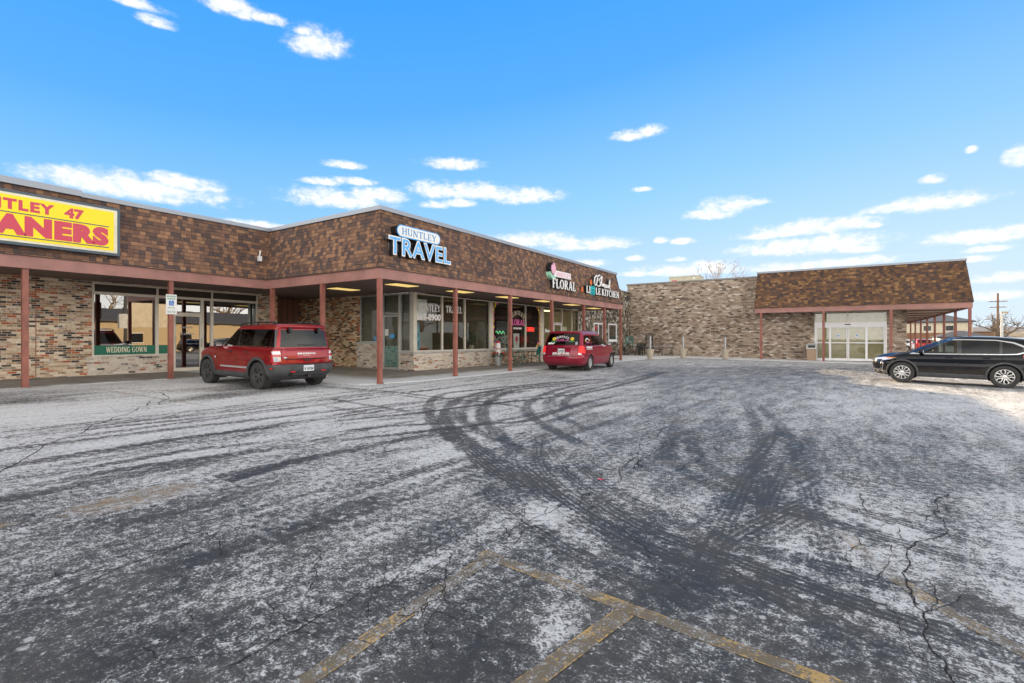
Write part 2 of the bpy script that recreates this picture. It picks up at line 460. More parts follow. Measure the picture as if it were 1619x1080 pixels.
M['brick_clean'] = brick('tumbled_brick_with_pale_mortar', BR, (0.60, 0.54, 0.47), 0.52, (0.68, 0.63, 0.56), tint=(1.08, 1.04, .98))
BK = [(0, (0.076, 0.069, 0.071)), (0.10, (0.454, 0.382, 0.316)), (0.34, (0.583, 0.519, 0.449)), (0.66, (0.367, 0.127, 0.061)), (0.76, (0.518, 0.445, 0.388)), (0.90, (0.238, 0.170, 0.133))]
M['brick_white'] = brick('whitewashed_brick', BK, (0.62, 0.57, 0.51), 0.75, (0.70, 0.66, 0.61), tint=(1.06, 1.03, .99))
BF = [(0, (0.12, 0.095, 0.08)), (0.10, (0.25, 0.19, 0.145)), (0.30, (0.345, 0.265, 0.205)), (0.56, (0.415, 0.33, 0.26)), (0.80, (0.48, 0.40, 0.33)), (0.93, (0.64, 0.57, 0.50))]
M['brick_far'] = brick('weathered_grey_brown_brick', BF, (0.20, 0.155, 0.12), 0.15, (0.46, 0.39, 0.33), bw=0.27, bh=0.108, mj=0.10, wav=0.004)
M['stone'] = stone('fieldstone_cladding')
M['beam'] = plain('reddish_brown_painted_wood', (0.34, 0.17, 0.145), 0.62, var=0.22, scale=1.3, bump=0.003)
M['post'] = plain('reddish_brown_painted_steel', (0.27, 0.095, 0.07), 0.55, var=0.28, scale=3.0)
M['panel'] = plain('brown_board_siding', (0.20, 0.095, 0.065), 0.7, var=0.1)
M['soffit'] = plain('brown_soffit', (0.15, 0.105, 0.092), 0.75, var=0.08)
M['soffit_far'] = plain('soffit_with_warm_bounce', (0.52, 0.40, 0.28), 0.6, var=0.1)  # warm light bounced off the snow is put into this soffit colour
M['cap'] = plain('grey_metal_coping', (0.30, 0.33, 0.38), 0.45, 0.3, var=0.06)
M['cap_dark'] = plain('tan_edge_coping', (0.22, 0.20, 0.18), 0.6, 0.0)
M['alu'] = plain('beige_aluminium_frame', (0.64, 0.60, 0.52), 0.45, 0.2, var=0.06)
M['alu_grey'] = plain('grey_aluminium_frame', (0.52, 0.53, 0.52), 0.4, 0.35, var=0.06)
M['white_frame'] = plain('white_door_frame', (0.78, 0.78, 0.80), 0.4, 0.0, var=0.04)
M['dark_panel'] = plain('black_transom_panel', (0.012, 0.010, 0.009), 0.35)
M['roofing'] = plain('flat_roof_membrane', (0.25, 0.25, 0.25), 0.9)
M['pane'] = glass('storefront_glass', (0.90, 0.95, 0.92), 0.88, 0.01, boost=0.7)
M['pane_mirror'] = glass('reflective_storefront_glass', (0.75, 0.80, 0.76), 0.30, 0.20, boost=1.3)
M['pane_far'] = glass('sliding_door_glass', (0.92, 0.95, 0.88), 0.85, 0.05, boost=1.3)
M['in_wall'] = plain('interior_wall', (0.26, 0.235, 0.19), 0.8)
M['in_wall_yellow'] = plain('interior_wall_cream', (0.62, 0.55, 0.36), 0.8)
M['in_dark'] = plain('interior_dark', (0.06, 0.055, 0.05), 0.8)
M['in_floor'] = plain('interior_floor', (0.16, 0.14, 0.12), 0.5)
M['in_ceil'] = plain('interior_ceiling', (0.30, 0.28, 0.25), 0.9)
M['white'] = plain('white_enamel', (0.80, 0.80, 0.80), 0.45, var=0.03)
M['white_vinyl'] = plain('white_vinyl_lettering', (0.85, 0.85, 0.84), 0.5, var=0.02)
M['black'] = plain('black_plastic', (0.02, 0.02, 0.022), 0.5)
M['sign_dark'] = plain('dark_sign_return', (0.012, 0.013, 0.018), 0.4)
M['yellow'] = plain('yellow_sign_face', (0.92, 0.72, 0.0), 0.45, var=0.02)
M['red_letter'] = plain('red_sign_lettering', (0.58, 0.045, 0.09), 0.45, var=0.03)
M['slate'] = plain('slate_sign_rule', (0.06, 0.09, 0.12), 0.5)
M['sky_blue'] = plain('light_blue_sign_face', (0.10, 0.42, 0.86), 0.4, var=0.03)
M['mid_blue'] = plain('blue_sign_lettering', (0.08, 0.30, 0.58), 0.4, var=0.03)
M['pink'] = plain('pink_lettering', (0.78, 0.16, 0.42), 0.5, var=0.05)
M['pale_pink'] = plain('pale_pink_sign', (0.80, 0.42, 0.56), 0.5, var=0.05)
M['mint'] = plain('mint_green_sign', (0.34, 0.66, 0.48), 0.5)
M['teal'] = plain('teal_sign', (0.03, 0.52, 0.56), 0.5)
M['orange'] = plain('orange_decoration', (0.70, 0.16, 0.03), 0.5)
M['cream'] = plain('cream_lettering', (0.72, 0.68, 0.52), 0.5)
M['yellow_flower'] = plain('yellow_flower', (0.85, 0.65, 0.04), 0.5)
M['leaf'] = plain('green_leaf', (0.06, 0.30, 0.09), 0.5)
M['dark_leaf'] = plain('dark_green_foliage', (0.02, 0.07, 0.03), 0.6)
M['red'] = plain('red_flower', (0.55, 0.02, 0.02), 0.5)
M['green_band'] = plain('dark_green_window_band', (0.0, 0.14, 0.085), 0.4, var=0.05)
M['bin_metal'] = plain('galvanised_bucket', (0.45, 0.46, 0.47), 0.35, 0.6)
M['green_metal'] = plain('green_patio_metal', (0.02, 0.16, 0.14), 0.4, 0.1)
M['clay'] = plain('beige_plastic_planter', (0.46, 0.40, 0.31), 0.6, var=0.06)
M['steel'] = plain('dull_galvanised_steel', (0.40, 0.41, 0.42), 0.45, 0.5)
M['pebble'] = plain('pebble_litter_bin_body', (0.38, 0.27, 0.19), 0.85, var=0.35, scale=40.0)
M['lamp'] = emit('warm_fluorescent_lens', (1.0, 0.72, 0.24), 0.32)
M['lamp_in'] = emit('indoor_fluorescent_tube', (1.0, 0.82, 0.40), 2.0)
M['lamp_green'] = emit('greenish_indoor_tube', (0.55, 1.0, 0.75), 0.6)
M['neon'] = emit('red_neon_tube', (1.0, 0.05, 0.03), 0.5)
M['neon_green'] = emit('green_neon_tube', (0.2, 0.8, 0.35), 0.3)
M['bark'] = plain('grey_brown_bark', (0.16, 0.12, 0.085), 0.9, var=0.25)
M['bark_tan'] = plain('tan_twigs', (0.30, 0.20, 0.11), 0.9, var=0.25)  # lighter tan bark, also used for dry leaves
M['pole'] = plain('weathered_utility_pole', (0.20, 0.12, 0.075), 0.9, var=0.2)
M['cream_wall'] = plain('cream_siding', (0.62, 0.54, 0.40), 0.7)
M['tan_wall'] = plain('tan_metal_wall', (0.50, 0.38, 0.22), 0.6, var=0.05)
M['dark_roof'] = plain('dark_slate_roof', (0.07, 0.075, 0.09), 0.8, var=0.2)
M['brown_brick'] = plain('brown_brick_far', (0.25, 0.13, 0.075), 0.85, var=0.2, scale=1.0)
M['ac'] = plain('tan_metal_cabinet', (0.50, 0.47, 0.36), 0.55)
M['window_dark'] = plain('dark_window', (0.02, 0.022, 0.025), 0.1)
M['blue_sign'] = plain('accessibility_blue', (0.01, 0.17, 0.55), 0.5)
M['sign_green'] = plain('sign_green_ink', (0.02, 0.25, 0.17), 0.5)
M['kraft'] = plain('wood_desk', (0.30, 0.17, 0.08), 0.5)
M['poster_blue'] = plain('travel_poster_blue', (0.10, 0.35, 0.50), 0.5, var=0.6, scale=6.0)
M['plate'] = plain('licence_plate', (0.70, 0.74, 0.76), 0.5)
# ------------------------------------------------------------------ the frosty lot
def lot_material(name, kind='plain', strength=0.5):
    m, kk, b = mat(name)
    P = kk.add('ShaderNodeNewGeometry').outputs['Position']
    s = kk.sep(P)
    P2 = kk.comb(s[0], s[1])
    wx = kk.m('SUBTRACT', kk.noise(P2, 0.35, 3.0), 0.5)
    PS = kk.comb(kk.m('MULTIPLY_ADD', wx, 1.6, kk.m('MULTIPLY', s[0], 1.5)), kk.m('MULTIPLY', s[1], 0.26))
    patch = kk.noise(P2, 1.3, 5.0, 0.62, dist=0.6)
    streak = kk.noise(PS, 2.4, 5.0, 0.62)
    streak2 = kk.noise(PS, 8.0, 4.0, 0.6)
    # thickness of the frost and the wear of passing tyres, both stored on the mesh by place
    tone = kk.add('ShaderNodeAttribute', attribute_name='frost').outputs['Fac']
    wear_a = kk.add('ShaderNodeAttribute', attribute_name='wear').outputs['Fac']
    cov = kk.m('MULTIPLY', kk.m('SUBTRACT', tone, 0.33), 1.50)
    cov = kk.m('ADD', cov, kk.m('MULTIPLY', kk.m('SUBTRACT', streak, 0.5), 1.5))
    cov = kk.m('ADD', cov, kk.m('MULTIPLY', kk.m('SUBTRACT', patch, 0.5), 0.85))
    cov = kk.m('ADD', cov, kk.m('MULTIPLY', kk.m('SUBTRACT', streak2, 0.5), 0.7))
    cov = kk.m('SUBTRACT', cov, kk.smooth(s[1], 11.0, 24.0, 0.0, 0.34))
    cov = kk.m('SUBTRACT', cov, kk.m('MULTIPLY', wear_a, 0.9))
    # grain of the frost: pits a few centimetres wide down to single stones
    pit = kk.noise(P2, 15.0, 4.0, 0.65, dist=0.4)
    pit2 = kk.noise(P2, 62.0, 3.0, 0.65)
    agg = kk.noise(P2, 170.0, 3.0, 0.75)
    thr = kk.m('ADD', kk.m('ADD', kk.m('MULTIPLY', pit, 1.1), kk.m('MULTIPLY', pit2, 1.3)), kk.m('MULTIPLY', agg, 0.7))
    lvl = kk.m('SUBTRACT', cov, kk.m('MULTIPLY', kk.m('SUBTRACT', thr, 1.55), 2.75))
    film = kk.smooth(lvl, -0.40, 0.22)
    snow = kk.smooth(lvl, 0.16, 0.58)
    # crumbs of old ice
    vo = kk.add('ShaderNodeTexVoronoi', voronoi_dimensions='2D', feature='F1'); kk.put(vo.inputs['Vector'], kk.vm('ADD', P2, kk.comb(kk.m('MULTIPLY', pit, 0.1), kk.m('MULTIPLY', pit2, 0.08)))); vo.inputs['Scale'].default_value = 9.0
    cs = kk.add('ShaderNodeSeparateColor'); kk.put(cs.inputs[0], vo.outputs['Color'])
    crumb = kk.m('MULTIPLY', kk.smooth(vo.outputs[0], 0.26, 0.12), kk.m('GREATER_THAN', kk.m('MULTIPLY', cs.outputs[0], kk.smooth(patch, 0.35, 0.65)), 0.62))
    # asphalt itself
    am = kk.noise(P2, 1.4, 5.0, 0.6)
    ac = kk.mix(kk.smooth(am, 0.3, 0.7), (0.026, 0.026, 0.027), (0.066, 0.064, 0.062))
    af = kk.m('MULTIPLY', kk.smooth(agg, 0.25, 0.78, 0.45, 1.75), kk.smooth(pit2, 0.3, 0.7, 0.7, 1.35))
    ac = kk.mix(1.0, ac, kk.comb(af, af, af), 'MULTIPLY')
    ac = kk.mix(kk.m('MULTIPLY', kk.m('GREATER_THAN', agg, 0.69), 0.5), ac, (0.30, 0.29, 0.27))
    extra = None
    if kind == 'line':
        uvn = kk.sep(kk.add('ShaderNodeUVMap').outputs[0])
        c = kk.m('MULTIPLY', kk.m('ABSOLUTE', kk.m('SUBTRACT', uvn[0], 0.5)), 2.0)
        wn = kk.m('ADD', kk.m('MULTIPLY', kk.noise(P2, 3.2, 5.0, 0.7), 0.9), kk.m('MULTIPLY', kk.noise(P2, 45.0, 3.0, 0.7), 0.75))
        wn = kk.m('SUBTRACT', wn, kk.m('MULTIPLY', kk.smooth(c, 0.7, 0.95), 0.10))
        wear = kk.m('MULTIPLY', kk.smooth(wn, 0.86 - 0.12 * (0.5 - strength), 0.76 - 0.12 * (0.5 - strength)), kk.smooth(c, 1.0, 0.93))
        ac = kk.mix(kk.m('MULTIPLY', wear, 0.95), ac, (0.56, 0.35, 0.10))
        ghost = kk.m('MULTIPLY', kk.smooth(c, 1.0, 0.9), 0.30)
        ac = kk.mix(ghost, ac, (0.42, 0.30, 0.14))
        film = kk.m('MULTIPLY', film, kk.m('SUBTRACT', 0.8, kk.m('MULTIPLY', wear, 0.6)))
        snow = kk.m('MULTIPLY', snow, kk.m('SUBTRACT', 0.75, kk.m('MULTIPLY', wear, 0.55)))
    if kind == 'yellow_patch':  # soft oval tinted yellow, with thinner snow
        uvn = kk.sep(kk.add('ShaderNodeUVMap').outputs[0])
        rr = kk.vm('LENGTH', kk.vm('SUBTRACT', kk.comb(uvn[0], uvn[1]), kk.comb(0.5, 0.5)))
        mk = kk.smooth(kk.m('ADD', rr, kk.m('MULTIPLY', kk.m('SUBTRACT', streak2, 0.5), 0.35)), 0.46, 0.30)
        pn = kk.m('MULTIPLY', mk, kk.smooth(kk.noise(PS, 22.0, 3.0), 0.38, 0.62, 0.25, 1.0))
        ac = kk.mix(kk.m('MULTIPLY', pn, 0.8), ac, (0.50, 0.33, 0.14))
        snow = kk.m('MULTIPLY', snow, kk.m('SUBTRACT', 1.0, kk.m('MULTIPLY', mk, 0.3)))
    if kind == 'bed':
        film = kk.m('MAXIMUM', film, 0.55); snow = kk.m('MAXIMUM', snow, kk.smooth(pit, 0.42, 0.55, 0.1, 0.75))
    c = kk.mix(kk.m('MULTIPLY', film, 0.8), ac, (0.170, 0.170, 0.169))
    c = kk.mix(kk.m('MULTIPLY', snow, 0.94), c, (0.62, 0.625, 0.635))
    c = kk.mix(crumb, c, (0.46, 0.46, 0.46))
    kk.put(b.inputs['Base Color'], c)
    kk.put(b.inputs['Roughness'], kk.m('MULTIPLY_ADD', snow, 0.3, kk.smooth(am, 0.3, 0.7, 0.50, 0.80), clamp=True))
    b.inputs['Specular IOR Level'].default_value = 0.35
    bp = kk.add('ShaderNodeBump'); bp.inputs['Distance'].default_value = 0.010; bp.inputs['Strength'].default_value = 0.75
    h = kk.m('ADD', kk.m('MULTIPLY', agg, 0.5), kk.m('MULTIPLY', kk.m('ADD', snow, crumb), 0.6))
    kk.put(bp.inputs['Height'], h); kk.put(b.inputs['Normal'], bp.outputs[0])
    return m

M['lot'] = lot_material('frosted_asphalt')
M['line'] = lot_material('worn_yellow_paint', 'line', -0.15)
M['line_faint'] = lot_material('faded_yellow_paint', 'line', -0.3)
M['yellow_patch'] = lot_material('frosted_asphalt_with_yellow_tint', 'yellow_patch')
M['snowy_ground'] = lot_material('snow_dusted_ground', 'bed')
M['crack'] = plain('open_crack', (0.008, 0.008, 0.009), 0.95)

def strip_grid(x0, x1, y0, y1, nx, ny, dz=0.0):
    mb = MB()
    for i in range(nx):
        for j in range(ny):
            xa, xb = x0 + (x1 - x0) * i / nx, x0 + (x1 - x0) * (i + 1) / nx
            ya, yb = y0 + (y1 - y0) * j / ny, y0 + (y1 - y0) * (j + 1) / ny
            mb.quad((xa, ya, gz(xa) + dz), (xb, ya, gz(xb) + dz), (xb, yb, gz(xb) + dz), (xa, yb, gz(xa) + dz))
    return mb
# far ground sheet, reaching the horizon, following the same slope under the lot
mb = MB()
xs = [-1500, -300, -60, -24, 9, 60, 300, 1500]
ys = [-1500, -200, -40, 0, 40, 80, 200, 1500]
for i in range(7):
    for j in range(7):
        a, b_, c_, d_ = xs[i], xs[i + 1], ys[j], ys[j + 1]
        mb.quad((a, c_, gz(a) - 0.06), (b_, c_, gz(b_) - 0.06), (b_, d_, gz(b_) - 0.06), (a, d_, gz(a) - 0.06))
struct('ground', mb, M['snowy_ground'])
def spline(pts, step):
    P = [Vector((p[0], p[1], 0)) for p in pts]
    P = [P[0] * 2 - P[1]] + P + [P[-1] * 2 - P[-2]]
    out = []
    for i in range(1, len(P) - 2):
        p0, p1, p2, p3 = P[i - 1:i + 3]
        n = max(2, int((p2 - p1).length / step))
        for q in range(n):
            t = q / n
            out.append(0.5 * ((2 * p1) + (p2 - p0) * t + (2 * p0 - 5 * p1 + 4 * p2 - p3) * t * t + (3 * p1 - p0 - 3 * p2 + p3) * t ** 3))
    out.append(P[-2])
    return out

def ribbon(name, pts, width, dz, mat_, fade=0.8, step=0.12, smooth_path=True):
    P = spline(pts, step)
    me = bpy.data.meshes.new(name); vs = []; fs = []; uvs = []; fd = []
    L = 0; tot = sum((P[i + 1] - P[i]).length for i in range(len(P) - 1))
    for i, p in enumerate(P):
        t = (P[min(i + 1, len(P) - 1)] - P[max(i - 1, 0)]).normalized()
        nrm = Vector((-t.y, t.x, 0))
        if i: L += (P[i] - P[i - 1]).length
        for sgn, u in ((-0.5, 0.0), (0.5, 1.0)):
            q = p + nrm * width * sgn
            vs.append((q.x, q.y, gz(q.x) + dz)); uvs.append((u, L)); fd.append(min(1.0, min(L, tot - L) / fade) if fade else 1.0)
    for i in range(len(P) - 1):
        fs.append((2 * i + 1, 2 * i, 2 * i + 2, 2 * i + 3))
    me.from_pydata(vs, [], fs); me.materials.append(mat_)
    ul = me.uv_layers.new(name='UVMap')
    for p in me.polygons:
        for li in p.loop_indices: ul.data[li].uv = uvs[me.loops[li].vertex_index]
    at = me.attributes.new('fade', 'FLOAT', 'POINT'); at.data.foreach_set('value', fd)
    me.update()
    lot_fields(me)
    if me.polygons and me.polygons[0].normal.z < 0: me.flip_normals()
    o = bpy.data.objects.new(name, me); C.objects.link(o); o['kind'] = 'structure'
    return o

FROST = ((-19.41,3.87,.6),(-17.45,5.16,.85),(-15.50,6.46,.9),(-13.67,7.82,.4),(-11.92,9.31,.8),(-10.11,10.85,.8),(-8.22,12.46,.7),(-6.25,14.13,.7),(-4.20,15.88,.5),(-2.06,17.70,.55),(0.18,19.60,.7),(2.52,21.59,.8),(4.95,23.65,.8),(-16.03,3.20,.5),(-14.43,4.27,.9),(-13.02,5.42,.95),(-11.56,6.62,.9),(-10.05,7.85,.85),(-8.50,9.12,.85),(-6.89,10.44,.75),(-5.22,11.80,.6),(-3.49,13.21,.5),(-1.70,14.67,.55),(0.15,16.19,.75),(2.07,17.76,.85),(4.05,19.38,.9),(-13.66,2.73,.95),(-12.45,3.69,.95),(-11.21,4.67,.9),(-9.93,5.68,.9),(-8.62,6.73,.8),(-7.26,7.80,.8),(-5.87,8.90,.7),(-4.44,10.04,.6),(-2.96,11.21,.45),(-1.44,12.41,.55),(0.13,13.66,.75),(1.74,14.94,.8),(3.40,16.25,.9),(-11.79,2.35,.9),(-10.72,3.17,.85),(-9.63,4.01,.85),(-8.52,4.88,.8),(-7.38,5.76,.8),(-6.21,6.66,.75),(-5.01,7.59,.7),(-3.78,8.54,.5),(-2.52,9.51,.4),(-1.22,10.51,.5),(0.11,11.54,.6),(1.47,12.59,.65),(2.86,13.66,.8),(-10.06,2.01,.85),(-9.14,2.70,.8),(-8.20,3.41,.8),(-7.23,4.14,.75),(-6.25,4.88,.7),(-5.25,5.64,.65),(-4.23,6.41,.7),(-3.18,7.20,.55),(-2.12,8.00,.35),(-1.03,8.82,.4),(0.09,9.66,.45),(1.23,10.52,.5),(2.38,11.39,.6),(-8.35,1.67,.75),(-7.57,2.24,.8),(-6.78,2.82,.75),(-5.97,3.42,.65),(-5.15,4.02,.5),(-4.32,4.64,.75),(-3.47,5.26,.5),(-2.61,5.90,.45),(-1.73,6.54,.35),(-0.84,7.20,.35),(0.07,7.87,.4),(1.00,8.56,.4),(1.93,9.24,.55),(-7.14,1.42,.6),(-6.46,1.91,.65),(-5.78,2.41,.6),(-5.09,2.91,.5),(-4.38,3.42,.55),(-3.67,3.94,.75),(-2.94,4.46,.5),(-2.21,5.00,.55),(-1.46,5.54,.4),(-0.71,6.08,.4),(0.06,6.64,.45),(0.84,7.21,.3),(1.63,7.78,.5),(-6.12,1.22,.4),(-5.54,1.64,.4),(-4.95,2.06,.4),(-4.35,2.49,.45),(-3.74,2.92,.55),(-3.13,3.36,.55),(-2.51,3.80,.45),(-1.88,4.25,.6),(-1.24,4.71,.55),(-0.60,5.17,.45),(0.05,5.63,.75),(0.71,6.11,.5),(1.38,6.58,.75),(-5.36,1.07,.45),(-4.84,1.43,.45),(-4.32,1.80,.4),(-3.80,2.17,.55),(-3.27,2.55,.5),(-2.73,2.93,.3),(-2.19,3.31,.5),(-1.64,3.70,.65),(-1.08,4.09,.5),(-0.52,4.49,.7),(0.05,4.89,.75),(0.62,5.30,.75),(1.19,5.71,.8),(-4.63,0.92,.4),(-4.19,1.24,.35),(-3.73,1.56,.35),(-3.28,1.88,.4),(-2.82,2.20,.5),(-2.35,2.53,.6),(-1.88,2.85,.3),(-1.41,3.19,.4),(-0.93,3.52,.45),(-0.45,3.86,.65),(0.04,4.20,.75),(0.53,4.55,.6),(1.02,4.89,.8),(-4.08,0.81,.35),(-3.69,1.09,.4),(-3.29,1.37,.3),(-2.88,1.65,.5),(-2.48,1.93,.35),(-2.07,2.22,.35),(-1.65,2.51,.2),(-1.24,2.80,.2),(-0.82,3.09,.15),(-0.39,3.38,.35),(0.03,3.68,.6),(0.46,3.98,.75),(0.90,4.28,.85),(-3.57,0.71,.25),(-3.23,0.95,.25),(-2.87,1.20,.15),(-2.52,1.44,.35),(-2.16,1.69,.35),(-1.80,1.94,.15),(-1.44,2.19,.15),(-1.08,2.44,.25),(-0.71,2.69,.2),(-0.34,2.95,.4),(0.03,3.21,.35),(0.40,3.46,.55),(0.78,3.72,.65),(-3.12,0.62,.05),(-2.81,0.83,.1),(-2.51,1.04,.1),(-2.20,1.26,.3),(-1.89,1.47,.3),(-1.57,1.69,.1),(-1.26,1.90,.1),(-0.94,2.12,.15),(-0.62,2.34,.1),(-0.30,2.56,.15),(0.03,2.79,.2),(0.35,3.01,.4),(0.68,3.23,.5),(-8.48,19.50,0.75),(-6.37,24.08,0.6),(-3.15,27.15,0.55),(0.28,30.43,0.6),(-7.31,30.36,0.8),(-2.86,34.95,0.8),(-7.06,20.82,0.5),(-8.45,15.61,0.6),(-14.53,3.48,0.1),(-12.52,6.31,0.15),(-2.21,1.99,0.15),(-1.25,2.32,0.7),(-0.70,3.04,0.1),(-2.15,3.86,1.0),(-3.42,2.44,0.2),(0.62,3.96,0.15))

TRACKS = [('a', 1.0, [(-7.16, 16.99), (-7.77, 15.26), (-8.19, 13.24), (-8.53, 11.31), (-8.68, 10.09), (-8.08, 8.86), (-7.13, 7.71), (-6.02, 6.63), (-5.09, 5.91), (-4.26, 5.34), (-3.45, 4.75), (-2.92, 4.44), (-2.41, 4.15)]), ('a', 1.0, [(-7.2, 15.32), (-7.97, 12.88), (-8.05, 10.89), (-7.75, 9.53), (-6.94, 8.07), (-6.21, 7.12), (-5.41, 6.4), (-4.37, 5.62), (-3.43, 4.96), (-2.8, 4.52)]), ('a', 0.9, [(-7.01, 14.07), (-7.61, 12.83), (-7.62, 11.47), (-7.08, 9.95), (-6.35, 8.54), (-5.49, 7.36), (-4.74, 6.66), (-3.94, 5.94), (-3.49, 5.58)]), ('a', 0.9, [(-6.73, 16.17), (-6.94, 13.94), (-6.6, 11.6), (-6.04, 9.87), (-5.47, 8.82), (-4.83, 8.02), (-4.14, 7.37), (-3.47, 6.8), (-2.91, 6.34)]), ('a', 0.6, [(-6.29, 14.22), (-6.04, 12.56), (-5.6, 10.87), (-5.17, 9.93), (-4.52, 8.97)]), ('b', 1.0, [(-7.51, 5.34), (-7.2, 6.35), (-6.92, 7.28), (-6.68, 8.86), (-6.13, 11.02), (-5.88, 14.13), (-6.62, 22.52)]), ('b', 0.9, [(-6.15, 4.38), (-5.51, 6.07), (-5.11, 7.18), (-4.79, 7.74), (-5.01, 10.06), (-4.94, 12.64)]), ('b', 0.8, [(-6.65, 4.73), (-6.33, 5.83), (-5.75, 6.69), (-5.18, 7.28)]), ('b', 0.6, [(-8.02, 5.71), (-7.98, 7.69), (-7.78, 9.39), (-7.68, 11.79)]), ('b', 0.8, [(-12.68, 9.03), (-10.15, 9.35), (-7.95, 9.25), (-6.33, 9.24), (-5.15, 8.87)]), ('b', 0.7, [(-10.68, 7.6), (-8.7, 7.35), (-7.03, 7.2), (-6.48, 7.26)]), ('b', 1.0, [(-7.77, 1.55), (-7.93, 2.09), (-7.94, 2.68), (-7.94, 3.63), (-7.75, 4.56), (-7.48, 5.32)]), ('b', 0.8, [(-7.07, 1.41), (-7.03, 2.19), (-7.03, 3.21), (-6.5, 4.63)]), ('b', 0.9, [(-6.65, 1.33), (-6.68, 1.92), (-6.58, 2.79), (-6.1, 4.35)]), ('b', 0.8, [(-9.82, 1.96), (-9.78, 2.81), (-9.53, 4.36), (-9.39, 6.69)]), ('b', 0.8, [(-5.58, 0.8), (-5.61, 1.12), (-5.4, 1.49), (-5.27, 2.08), (-5.32, 2.81), (-5.57, 3.96)]), ('a', 1.0, [(-2.3, 4.66), (-1.42, 4.02), (-0.66, 3.78), (-0.09, 3.59), (0.34, 3.49), (0.71, 3.41), (0.9, 3.39)]), ('a', 0.9, [(-3.47, 5.26), (-2.29, 4.29), (-1.29, 3.66), (-0.51, 3.45), (-0.08, 3.23), (0.3, 3.05)]), ('a', 0.9, [(-0.81, 5.48), (-0.51, 5.24), (0.09, 4.93), (0.64, 4.75), (1.1, 4.7)]), ('a', 0.8, [(-0.56, 5.78), (-0.15, 5.6), (0.52, 5.31), (1.07, 5.11), (1.34, 5.06)]), ('a', 0.8, [(-0.16, 5.95), (-0.39, 5.33), (-0.66, 4.48), (-0.79, 3.94), (-0.94, 3.4)]), ('a', 0.6, [(-0.91, 9.94), (-0.97, 8.02), (-0.92, 6.24), (-0.85, 4.89), (-0.82, 3.98), (-0.79, 3.3), (-0.78, 2.95)]), ('a', 0.5, [(-0.02, 5.8), (-0.26, 5.21), (-0.49, 4.44), (-0.67, 3.83)])]

FR = np.array(FROST)
def frost_at(X, Y):
    """frost thickness noted at places on the lot, blended with distance"""
    num = np.zeros_like(X); den = np.full_like(X, 1e-6)
    for px, py, v in FR:
        rr = 0.10 * math.hypot(px, py) + 0.08
        d2 = ((X - px) ** 2 * 1.6 + (Y - py) ** 2 * 0.55) / rr ** 2
        w_ = 1.0 / (0.25 + d2) ** 2.2
        num += w_ * v; den += w_
    return num / den
trn = random.Random(11)
RUNS = []
for i, (kd, st, pts) in enumerate(TRACKS):
    RUNS.append((kd, (.95 if kd == 'a' else .85) * st, pts, .26 if kd == 'a' else .22, .9))
    for rep in range(1):
        off = trn.choice((-1, 1)) * trn.uniform(.24, .60); q = []
        for j, p in enumerate(pts):
            a_, b_ = Vector(pts[max(j - 1, 0)]), Vector(pts[min(j + 1, len(pts) - 1)]); t = (b_ - a_).normalized()
            o_ = off + .12 * math.sin(j * .8 + i)
            q.append((p[0] - t.y * o_, p[1] + t.x * o_))
        RUNS.append((kd, .45, q, .22, 2.0))
for i in range(16):
    x0 = trn.uniform(-10.5, -3.6); y0 = trn.uniform(-2, 2); L_ = trn.uniform(5, 14); bend = trn.uniform(-.02, .045)
    q = [(x0 + bend * max(y0 + L_ * j / 6, 0) ** 1.6, y0 + L_ * j / 6) for j in range(7)]
    RUNS.append((trn.choice('bba'), .5, q, trn.uniform(.18, .26), 2.2))
for (a_, b_, c_) in (((-2.6, 9.5), (-1.6, 6.0), (1.4, 4.2)), ((-4.8, 8.2), (-3.2, 4.9), (.2, 2.6)), ((-3.9, 6.6), (-1.8, 4.4), (1.2, 3.9)), ((-2.2, 14), (-1.2, 9.0), (-.35, 3.1))):
    for o_ in (0, .42):
        RUNS.append(('a', .42, [(a_[0] + o_ * .4, a_[1]), (b_[0] + o_, b_[1]), (c_[0] + o_, c_[1] - o_ * .2)], .24, 1.8))
